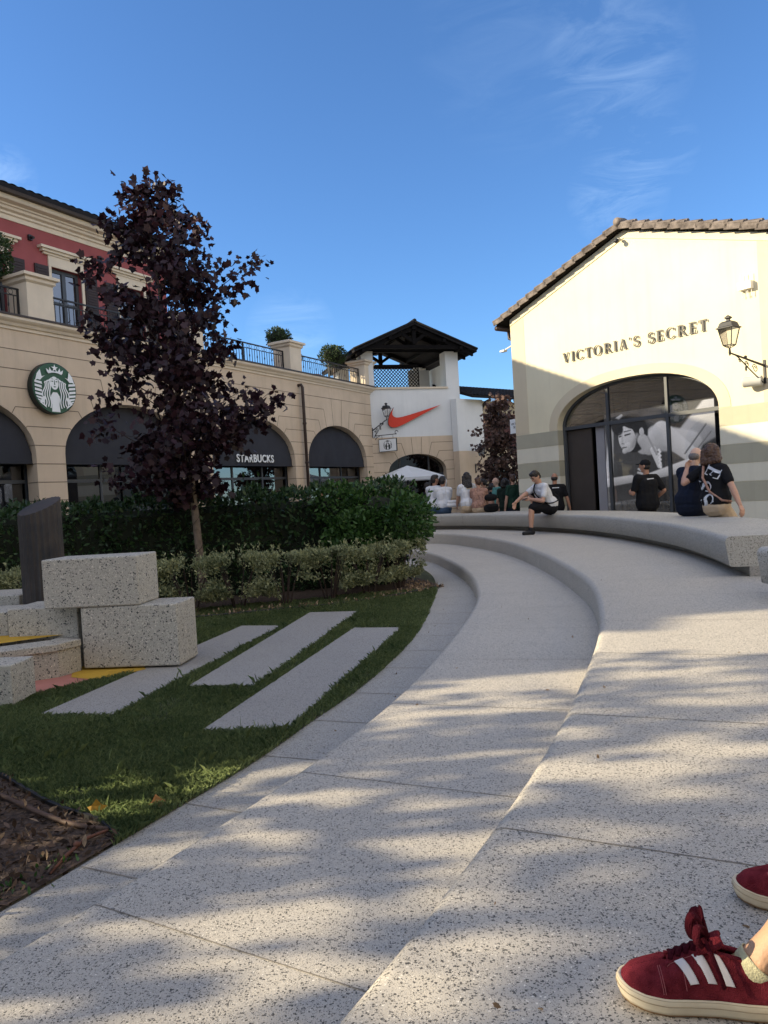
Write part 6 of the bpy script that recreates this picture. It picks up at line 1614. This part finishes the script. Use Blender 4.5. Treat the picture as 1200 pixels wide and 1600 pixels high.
stand('tall man in a dark green T-shirt next to the corner of the cream shop', 803, 20.1, PI + .5, top='green_cotton', bottom='navy_cotton', legs='long', hair='short', hair_m='hair_brown', k=1.02, head=(-.3, .1))
stand('child in a light top standing low behind the backpack', 762, 20.9, PI + .2, top='pink_print', bottom='beige_cotton', legs='long', hair='short', k=.78)
stand('bald man in a brown shirt beyond the hedge in front of the corner arch', 503, 17.6, PI / 2 + .4, top=cloth('brown_cotton', (.10, .05, .035)), bottom='navy_cotton', legs='long', hair='bald', skin='skin_tan', k=.99)
stand('dark haired person beyond the hedge, right of the bald man', 527, 18.3, PI, top='black_cotton', bottom='black_cotton', legs='long', hair='short', k=.95)
stand('dark haired person in the shade under the parasol', 668, 21.5, PI - .8, top='black_cotton', bottom='black_cotton', legs='long', hair='short', k=.98)

# ------------------------------------------------------------------ companion in maroon sneakers
M['suede'] = mat('maroon_suede', (.150, .017, .026), .95, .32, 26, .8, 380, col2=(.21, .029, .040), spec=.05)
M['suede_dark'] = mat('maroon_laces', (.060, .007, .013), .95, .2, 30, .6, 300, spec=.08)
M['sole'] = mat('cream_rubber', (.66, .54, .37), .7, .08, 12, .1, 200, col2=(.70, .60, .44))
M['stripe'] = mat('white_leather', (.74, .68, .68), .5, .05, 30)
M['gum'] = mat('gum_outsole', (.30, .17, .08), .7, .1)
M['gum_dark'] = mat('sole_seam_rubber', (.42, .33, .22), .8, .15, 40)
M['sock'] = mat('yellow_sock', (.62, .57, .36), .95, .1, 30, .5, 300)
M['stitch'] = mat('pale_stitch', (.34, .09, .10), .9, .1)
FL = .285
# outline of the sole (heel at x=0, toe at x=FL): half widths to the outer and inner side
OX = [0, .008, .03, .07, .12, .165, .205, .24, .265, .279, .285]
OW = [.0, .020, .032, .035, .034, .039, .0455, .043, .033, .019, .0]
def halfw(x): return float(np.interp(x, OX, OW))
def top_h(x): return float(np.interp(x, [0, .02, .06, .10, .14, .17, .20, .235, .262, .285], [.098, .102, .094, .102, .108, .094, .078, .066, .057, .034]))
SOLE_T = .030
def outline(off, n=72):
    """closed loop around the foot, offset outwards"""
    xs = [FL * (1 - math.cos(PI * i / (n // 2))) / 2 for i in range(n // 2 + 1)]
    L = [(x, halfw(x)) for x in xs] + [(x, -halfw(x)) for x in xs[-2:0:-1]]; out = []
    for i in range(len(L)):
        a_, b_ = Vector(L[i - 1]), Vector(L[(i + 1) % len(L)]); d = (b_ - a_).normalized(); out.append((L[i][0] - d.y * off, L[i][1] + d.x * off))
    return out
def sneaker(label):
    root = tag(empty('sneaker', (0, 0, 0)), label)
    # cream cup sole
    prof = [(-.004, .004), (.0015, .002), (.003, .007), (.0045, .018), (.0045, .027), (.003, .0305), (-.001, .031), (-.006, .029)]; b = MB(); vs = []
    toe_up = lambda x: .010 * max(0, (x - .19) / .095) ** 2
    loops = [outline(o) for o, z in prof]; n = len(loops[0])
    for lp_, (o, z) in zip(loops, prof): vs += [(x, y, z + toe_up(x)) for x, y in lp_]
    b.add(vs, [(i * n + j, i * n + (j + 1) % n, (i + 1) * n + (j + 1) % n, (i + 1) * n + j) for i in range(len(prof) - 1) for j in range(n)] + [tuple(range(n - 1, -1, -1))]); b.build('sole', 'sole', root, smooth=True)
    b = MB(); lp_ = outline(.0005); b.add([(x, y, toe_up(x) + z) for z in (-.001, .0045) for x, y in lp_], [(j, (j + 1) % n, n + (j + 1) % n, n + j) for j in range(n)] + [tuple(range(n - 1, -1, -1))]); b.build('outsole', 'gum', root, smooth=True)
    b = MB(); lp_ = outline(.0052); b.tube([(x, y, .0185 + toe_up(x)) for x, y in lp_ + lp_[:1]], .0009, 5, cap=False); lp_ = outline(.0038); b.tube([(x, y, .0278 + toe_up(x)) for x, y in lp_ + lp_[:1]], .0007, 5, cap=False); b.build('sole_seam', 'gum_dark', root)
    # upper: surface S(x, v), v from 0 (outer sole edge) to 1 (inner sole edge)
    def S(x, v, e=0.0):
        w_ = halfw(min(max(x, .004), FL - .004)) + .001; h = top_h(x); z0 = SOLE_T - .004 + toe_up(x); toe = max(0, (x - .20) / .085)
        a = PI * v; p = 2.6 - .7 * toe; cy, cz = math.cos(a), math.sin(a)
        y = math.copysign(abs(cy) ** (2 / p), cy) * w_ * (1 - (.24 if x > .15 else .10) * cz ** 2 * (x < .2)); z = z0 + (h - z0) * abs(cz) ** (2 / p * .95)
        if x < .15: y *= 1 - .02 * cz
        P_ = Vector((x, y, z))
        if e:
            q = S(min(x + .002, FL - .001), v); r_ = S(x, min(v + .01, 1)); r2 = S(x, max(v - .01, 0)); nn = (q - P_).cross(r_ - r2)
            if nn.length > 1e-9: nn.normalize(); nn = nn if nn.dot(P_ - Vector((x, 0, .02))) > 0 else -nn; P_ = P_ + nn * e
        return P_
    def gap(x):                              # half opening (in v) of the throat and collar
        if x > .205: return 0
        if x > .128: return .055 + .02 * (x < .19)
        if x > .112: return .055 + (.128 - x) / .016 * .06
        return .115 if x > .02 else .115 * max(0, x / .02) ** .5
    xs = [.0015] + [.004 + (FL - .0055) * (1 - math.cos(PI * i / 46)) / 2 for i in range(1, 46)] + [FL - .0015]
    b = MB(); nv = 26
    for sgn in (0, 1):
        vs = []
        for x in xs:
            g = gap(x)
            for j in range(nv + 1):
                t = j / nv; v = t * (.5 - g); v = v if sgn == 0 else 1 - v; vs.append(S(x, v, .0008))
        b.add(vs, [(i * (nv + 1) + j, i * (nv + 1) + j + 1, (i + 1) * (nv + 1) + j + 1, (i + 1) * (nv + 1) + j) for i in range(len(xs) - 1) for j in range(nv)])
    up_ = b.build('upper', 'suede', root, smooth=True); so_ = up_.modifiers.new('thick', 'SOLIDIFY'); so_.thickness = .004; so_.offset = -1
    def patch(x0f, x1f, v0, v1, e, nm, m_, nx=6, nv_=14, parent=root):
        """strip of the upper between two slanted lines x0f(v), x1f(v)"""
        b = MB(); vs = [S(x0f(v) + (x1f(v) - x0f(v)) * i / nx, v, e) for v in [v0 + (v1 - v0) * j / nv_ for j in range(nv_ + 1)] for i in range(nx + 1)]
        b.add(vs, [(j * (nx + 1) + i, j * (nx + 1) + i + 1, (j + 1) * (nx + 1) + i + 1, (j + 1) * (nx + 1) + i) for j in range(nv_) for i in range(nx)])
        o = b.build(nm, m_, parent, smooth=True); s_ = o.modifiers.new('thick', 'SOLIDIFY'); s_.thickness = .0012; s_.offset = 1; return o
    for side in (0, 1):
        V0, V1 = (.10, .375) if side == 0 else (.90, .625)
        for k in range(3):
            xb = .098 + .0295 * k; zig = lambda v: .0006 * math.sin(v * 420)
            sl = .085 * (1 if side == 0 else 1)
            f0 = lambda v, xb=xb: xb - .007 + .085 * (abs(v - V0)) + zig(v); f1 = lambda v, xb=xb: xb + .0075 + .085 * (abs(v - V0)) - zig(v)
            patch(f0, f1, V0, V1, .0014, 'stripe', 'stripe', 4, 40)
        # eyelet stay and heel panel
        a0, a1 = (.37, .452) if side == 0 else (.63, .548)
        patch(lambda v: .122, lambda v: .203, a0, a1, .0018, 'eyelet_panel', 'suede', 16, 6)
        patch(lambda v: .004, lambda v: .050 - .03 * abs(v - .5) * 2, (.03 if side == 0 else .97), (.33 if side == 0 else .67), .0016, 'heel_panel', 'suede', 8, 14)
    # T shaped toe overlay seam and stitching
    b = MB()
    for side in (1, -1):
        for xx, va, vb_ in ((.206, .05, .40), (.2095, .05, .40), (.171, .06, .30)):
            L_ = [S(xx + .02 * (v - .05), v if side > 0 else 1 - v, .0018) for v in np.linspace(va, vb_, 24)]; b.tube(L_, .0007, 4, cap=False)
        L_ = [S(x, .36 if side > 0 else .64, .0018) for x in np.linspace(.06, .20, 30)]; b.tube(L_, .0007, 4, cap=False)
    b.build('stitching', 'stitch', root)
    # padded collar
    b = MB(); L_ = [S(x, .5 - gap(x), -.001) for x in np.linspace(.002, .128, 26)]; Rr_ = [S(x, .5 + gap(x), -.001) for x in np.linspace(.002, .128, 26)]
    b.tube(L_[::-1] + Rr_, .0052, 8); b.build('collar', 'suede', root, smooth=True)
    # tongue
    b = MB(); nx_, ny_ = 16, 8; vs = []
    for i in range(nx_ + 1):
        t = i / nx_; x = .200 - .098 * t; wv = .017 + .007 * t; z = top_h(x) + .000 + .040 * max(0, t - .55) ** 1.0 * 1.5
        for j in range(ny_ + 1):
            u = -1 + 2 * j / ny_; vs.append((x + .006 * (1 - u * u) * (t > .8), u * wv * (1 if t < .9 else 1 - .25 * (t - .9) * 10 * abs(u) ** 4), z - .010 * u * u - (.004 if t < .5 else 0)))
    b.add(vs, [(i * (ny_ + 1) + j, i * (ny_ + 1) + j + 1, (i + 1) * (ny_ + 1) + j + 1, (i + 1) * (ny_ + 1) + j) for i in range(nx_) for j in range(ny_)])
    o = b.build('tongue', 'suede', root, smooth=True); s_ = o.modifiers.new('thick', 'SOLIDIFY'); s_.thickness = .009; s_.offset = 0; sb_ = o.modifiers.new('sub', 'SUBSURF'); sb_.levels = sb_.render_levels = 1
    # flat laces: crossings and a bow with hanging ends
    b = MB(); xs_ = [.192, .179, .166, .153, .140, .130]
    for i, x in enumerate(xs_):
        g = .095; A_, B_ = S(x, .5 - g, .004), S(x, .5 + g, .004); m_ = (A_ + B_) / 2 + Vector((-.002, 0, .0045)); b.tube([A_, A_.lerp(m_, .5) + Vector((0, 0, .0018)), m_, B_.lerp(m_, .5) + Vector((0, 0, .0018)), B_], .0050, 8, flat=.4)
        if i: 
            p0 = S(xs_[i - 1], .5 - g, .003); b.tube([p0, (p0 + B_) / 2 + Vector((0, 0, .006)), B_], .0036, 6, flat=.45)
    kn = S(.133, .5, .004) + Vector((0, 0, .012)); b.ball(kn, (.010, .010, .008), 10, 7)
    def loop(dx_, dy_, dz_, w_):
        P_ = [kn, kn + Vector((dx_ * .35, dy_ * .5, dz_ * .9)), kn + Vector((dx_ * .8, dy_ * .9, dz_ * 1.15)), kn + Vector((dx_, dy_, dz_ * .55)), kn + Vector((dx_ * .75, dy_ * .75, .0)), kn + Vector((dx_ * .3, dy_ * .3, -.001))]
        q_ = []
        for i in range(len(P_) - 1):
            p0, p1, p2, p3 = P_[max(i - 1, 0)], P_[i], P_[i + 1], P_[min(i + 2, len(P_) - 1)]
            for j in range(5): t = j / 5; q_.append(.5 * ((2 * p1) + (p2 - p0) * t + (2 * p0 - 5 * p1 + 4 * p2 - p3) * t * t + (3 * p1 - p0 - 3 * p2 + p3) * t ** 3))
        b.tube(q_ + [P_[-1]], w_, 7, flat=.4)
    loop(.020, .040, .030, .0085); loop(.016, -.040, .026, .0085); loop(.028, .012, .036, .0080); loop(.004, -.022, .034, .0075)
    for dy_ in (1, -1):
        e_ = [kn, kn + Vector((.004, dy_ * .018, .004)), kn + Vector((-.006, dy_ * .035, -.014)), kn + Vector((-.016, dy_ * .047, -.040)), kn + Vector((-.022, dy_ * .051, -.060))]; b.tube(e_, .0048, 6, flat=.4)
    b.build('laces', 'suede_dark', root, smooth=True)
    # sock cuff: a short tube following the leg, its rim just above the collar
    b = MB(); an_ = Vector((.056, 0, .074)); ld = Vector((-.66, 0, .75)).normalized(); u_ = Vector((0, 1, 0)); v_ = ld.cross(u_)
    R_ = lambda o, r: [an_ + ld * o + u_ * (r * math.cos(t)) + v_ * (r * 1.08 * math.sin(t)) for t in [i * PI / 12 for i in range(24)]]
    vs = R_(-.012, .0305) + R_(.0, .0325) + R_(.013, .0330) + R_(.017, .0334) + R_(.017, .0312) + R_(.0, .031)
    b.add(vs, [(i * 24 + j, i * 24 + (j + 1) % 24, (i + 1) * 24 + (j + 1) % 24, (i + 1) * 24 + j) for i in range(5) for j in range(24)])
    b.build('sock', 'sock', root, smooth=True)
    return root
# body of the companion: seated on the bench to the right, legs stretched towards the left
def place_sneaker(r, toe, heel_dir, tilt=0.0, rollx=0.0):
    """toe: world point of the tip at the ground; heel_dir: unit xy from toe to heel"""
    ang = math.atan2(-heel_dir[1], -heel_dir[0]); r.rotation_euler = (rollx, tilt, ang); R3 = Euler((rollx, tilt, ang)).to_matrix(); r.location = Vector(toe) - R3 @ Vector((FL, 0, .0))
t1 = onz(968, 1552, .004); t2 = onz(1148, 1398, .004)
sn1 = sneaker('maroon suede sneaker with three white stripes, the nearer one'); del sn1['label']
hd1 = Vector((1, -.27)).normalized(); hd2 = Vector((1, -.46)).normalized()
comp = thing('person', 'seated companion at the right edge in maroon sneakers with white stripes', 'person', (t1.x + .3, t1.y, 0))
place_sneaker(sn1, (t1.x, t1.y, .003), hd1)
sn2 = copy_tree(sn1); place_sneaker(sn2, (t2.x, t2.y, .003), hd2)
bpy.context.view_layer.update()
W1, W2 = sn1.matrix_world.copy(), sn2.matrix_world.copy()
for s_, Wm in ((sn1, W1), (sn2, W2)):
    s_.parent = comp; s_.matrix_parent_inverse = Matrix.Translation(-Vector(comp.location)); s_.matrix_basis = Wm
o0 = Vector(comp.location); b = MB()
def lg(Wm, knee, hipp):
    an = Wm @ Vector((.056, 0, .078)); a2 = Wm @ (Vector((.056, 0, .074)) + Vector((-.66, 0, .75)).normalized() * .06); heel = Wm @ Vector((.03, 0, .045)); kn = Vector(knee)
    b.capsule(heel - o0, an - o0, .024, .030, 20); b.capsule(an - o0, a2 - o0, .0295, .0315, 20); b.capsule(Wm @ Vector((.11, 0, .05)) - o0, an - o0, .022, .030, 20)
    for sy in (-1, 1): b.capsule(Wm @ Vector((.046, sy * .026, .098)) - o0, Wm @ Vector((.036, sy * .022, .112)) - o0, .012, .010, 12)
    m = a2.lerp(kn, .55); b.capsule(a2 - o0, m - o0, .0315, .054, 20); b.capsule(m - o0, kn - o0, .055, .056, 20); b.capsule(kn - o0, Vector(hipp) - o0, .062, .09, 20)
pel_c = Vector((t1.x + 1.08, t1.y - .22, .50))
k1 = Vector((W1 @ Vector((.05, 0, .1))) + Vector((.30, -.05, .33))); k2 = Vector((W2 @ Vector((.05, 0, .1))) + Vector((.27, -.12, .34)))
lg(W1, k1, pel_c + Vector((-.05, -.06, 0))); lg(W2, k2, pel_c + Vector((-.02, .12, 0)))
pc_ = pel_c - o0; sp2 = Vector((.06, 0, .5))
b.capsule(pc_ + Vector((0, -.06, 0)), pc_ + Vector((0, .06, 0)), .125, .125); b.capsule(pc_, pc_ + sp2 * .7, .12, .13); b.capsule(pc_ + sp2 * .7, pc_ + sp2, .12, .07)
b.capsule(pc_ + sp2 + Vector((0, -.16, -.06)), pc_ + sp2 + Vector((0, .16, -.06)), .065, .065); b.capsule(pc_ + sp2, pc_ + sp2 + Vector((0, 0, .1)), .055, .052)
HRc = Matrix.Rotation(-PI / 2, 3, 'Z'); head_parts(b, pc_ + sp2 + Vector((-.01, 0, .19)), HRc)
for s_ in (-1, 1):
    shp = pc_ + sp2 + Vector((0, s_ * .18, -.06)); el = shp + Vector((-.06, s_ * .06, -.27)); wr = el + Vector((-.24, -s_ * .04, -.04)); b.capsule(shp, el, .048, .04); b.capsule(el, wr, .04, .028); hand(b, wr, (-1, 0, -.2), (0, 0, -1), s_)
b.remesh('body', 'skin_warm', comp, .0075, 4)
b = MB(); b.capsule(pc_ + Vector((0, -.07, 0)), pc_ + Vector((0, .07, 0)), .15, .15); b.capsule(pc_, pc_ + sp2 * .7, .145, .15); b.capsule(pc_ + sp2 * .7, pc_ + sp2 - Vector((0, 0, .03)), .14, .085); b.capsule(pc_ + sp2 + Vector((0, -.17, -.06)), pc_ + sp2 + Vector((0, .17, -.06)), .08, .08)
for s_ in (-1, 1): shp = pc_ + sp2 + Vector((0, s_ * .18, -.06)); b.capsule(shp, shp + Vector((-.04, s_ * .04, -.17)), .07, .065)
b.remesh('shirt', 'white_cotton', comp, .012, 2)
b = MB(); b.capsule(pc_ + Vector((0, -.07, -.01)), pc_ + Vector((0, .07, -.01)), .155, .155)
for kk, hh_ in ((k1, Vector((-.05, -.06, 0))), (k2, Vector((-.02, .12, 0)))): b.capsule(pc_ + hh_, (pc_ + hh_).lerp(kk - o0, .85), .115, .09)
b.remesh('shorts', 'denim', comp, .012, 2)
b = MB(); hcc = pc_ + sp2 + Vector((-.01, 0, .19)); b.ball(hcc + Vector((.014, 0, .03)), (.092, .081, .094), 16, 10); b.ball(hcc + Vector((.05, 0, -.03)), (.066, .076, .10), 14, 9); b.remesh('hair', 'hair_brown', comp, .010, 1, .008, 45)
SHADE = [(-7.8, 1.2, .95, 2.1), (-9.6, -.3, 1.05, 4.0), (-4.9, -1.3, 1.45, 1.2), (1.3, -3.3, 1.45, 3.0), (-1.6, -4.2, 1.5, 5.1), (-.1, -2.5, 1.6, .4), (-3.1, -3.1, 1.5, 2.6), (3.6, -2.6, 1.5, 4.4)]
# copies of the shade maple; those close behind the camera added to block skylight
for x, y, s, rz in SHADE:
    c = copy_tree(shade_tree); c.location = (x, y, GZ); c.scale = (s, s, s); c.rotation_euler = (0, 0, rz)
    c['label'] = 'unseen purple maple tree outside the picture, shading the terrace'

# a few dry leaf scraps blown onto the stone steps
lr = random.Random(77); sc = []
def edge_x(cv, y): return float(np.interp(y, [c.y for c in cv], [c.x for c in cv]))
while len(sc) < 46:
    y = 1.3 + 9 * lr.random() ** 1.5; a, m_, c_ = edge_x(CA, y), edge_x(CB, y), edge_x(CC, y); k = lr.random()
    if k < .45: x, z = c_ + .05 + lr.random() * max(.1, m_ - c_ - .1), GZ + .012
    elif k < .75: x, z = m_ + .1 + lr.random() * max(.1, a - m_ - .15), ZB + .006
    else: x, z = a + .1 + lr.random() * 1.3, .006
    sc.append((x, y, z))
tag(leaf_mesh('leaf_scraps', sc, .022, 'oval', 'dry_leaf', up=(0, 0, .1), szvar=.6), 'small dry leaf scraps scattered over the stone steps', 'leaf litter', kind='stuff')
bpy.data.scenes.remove(TMP)
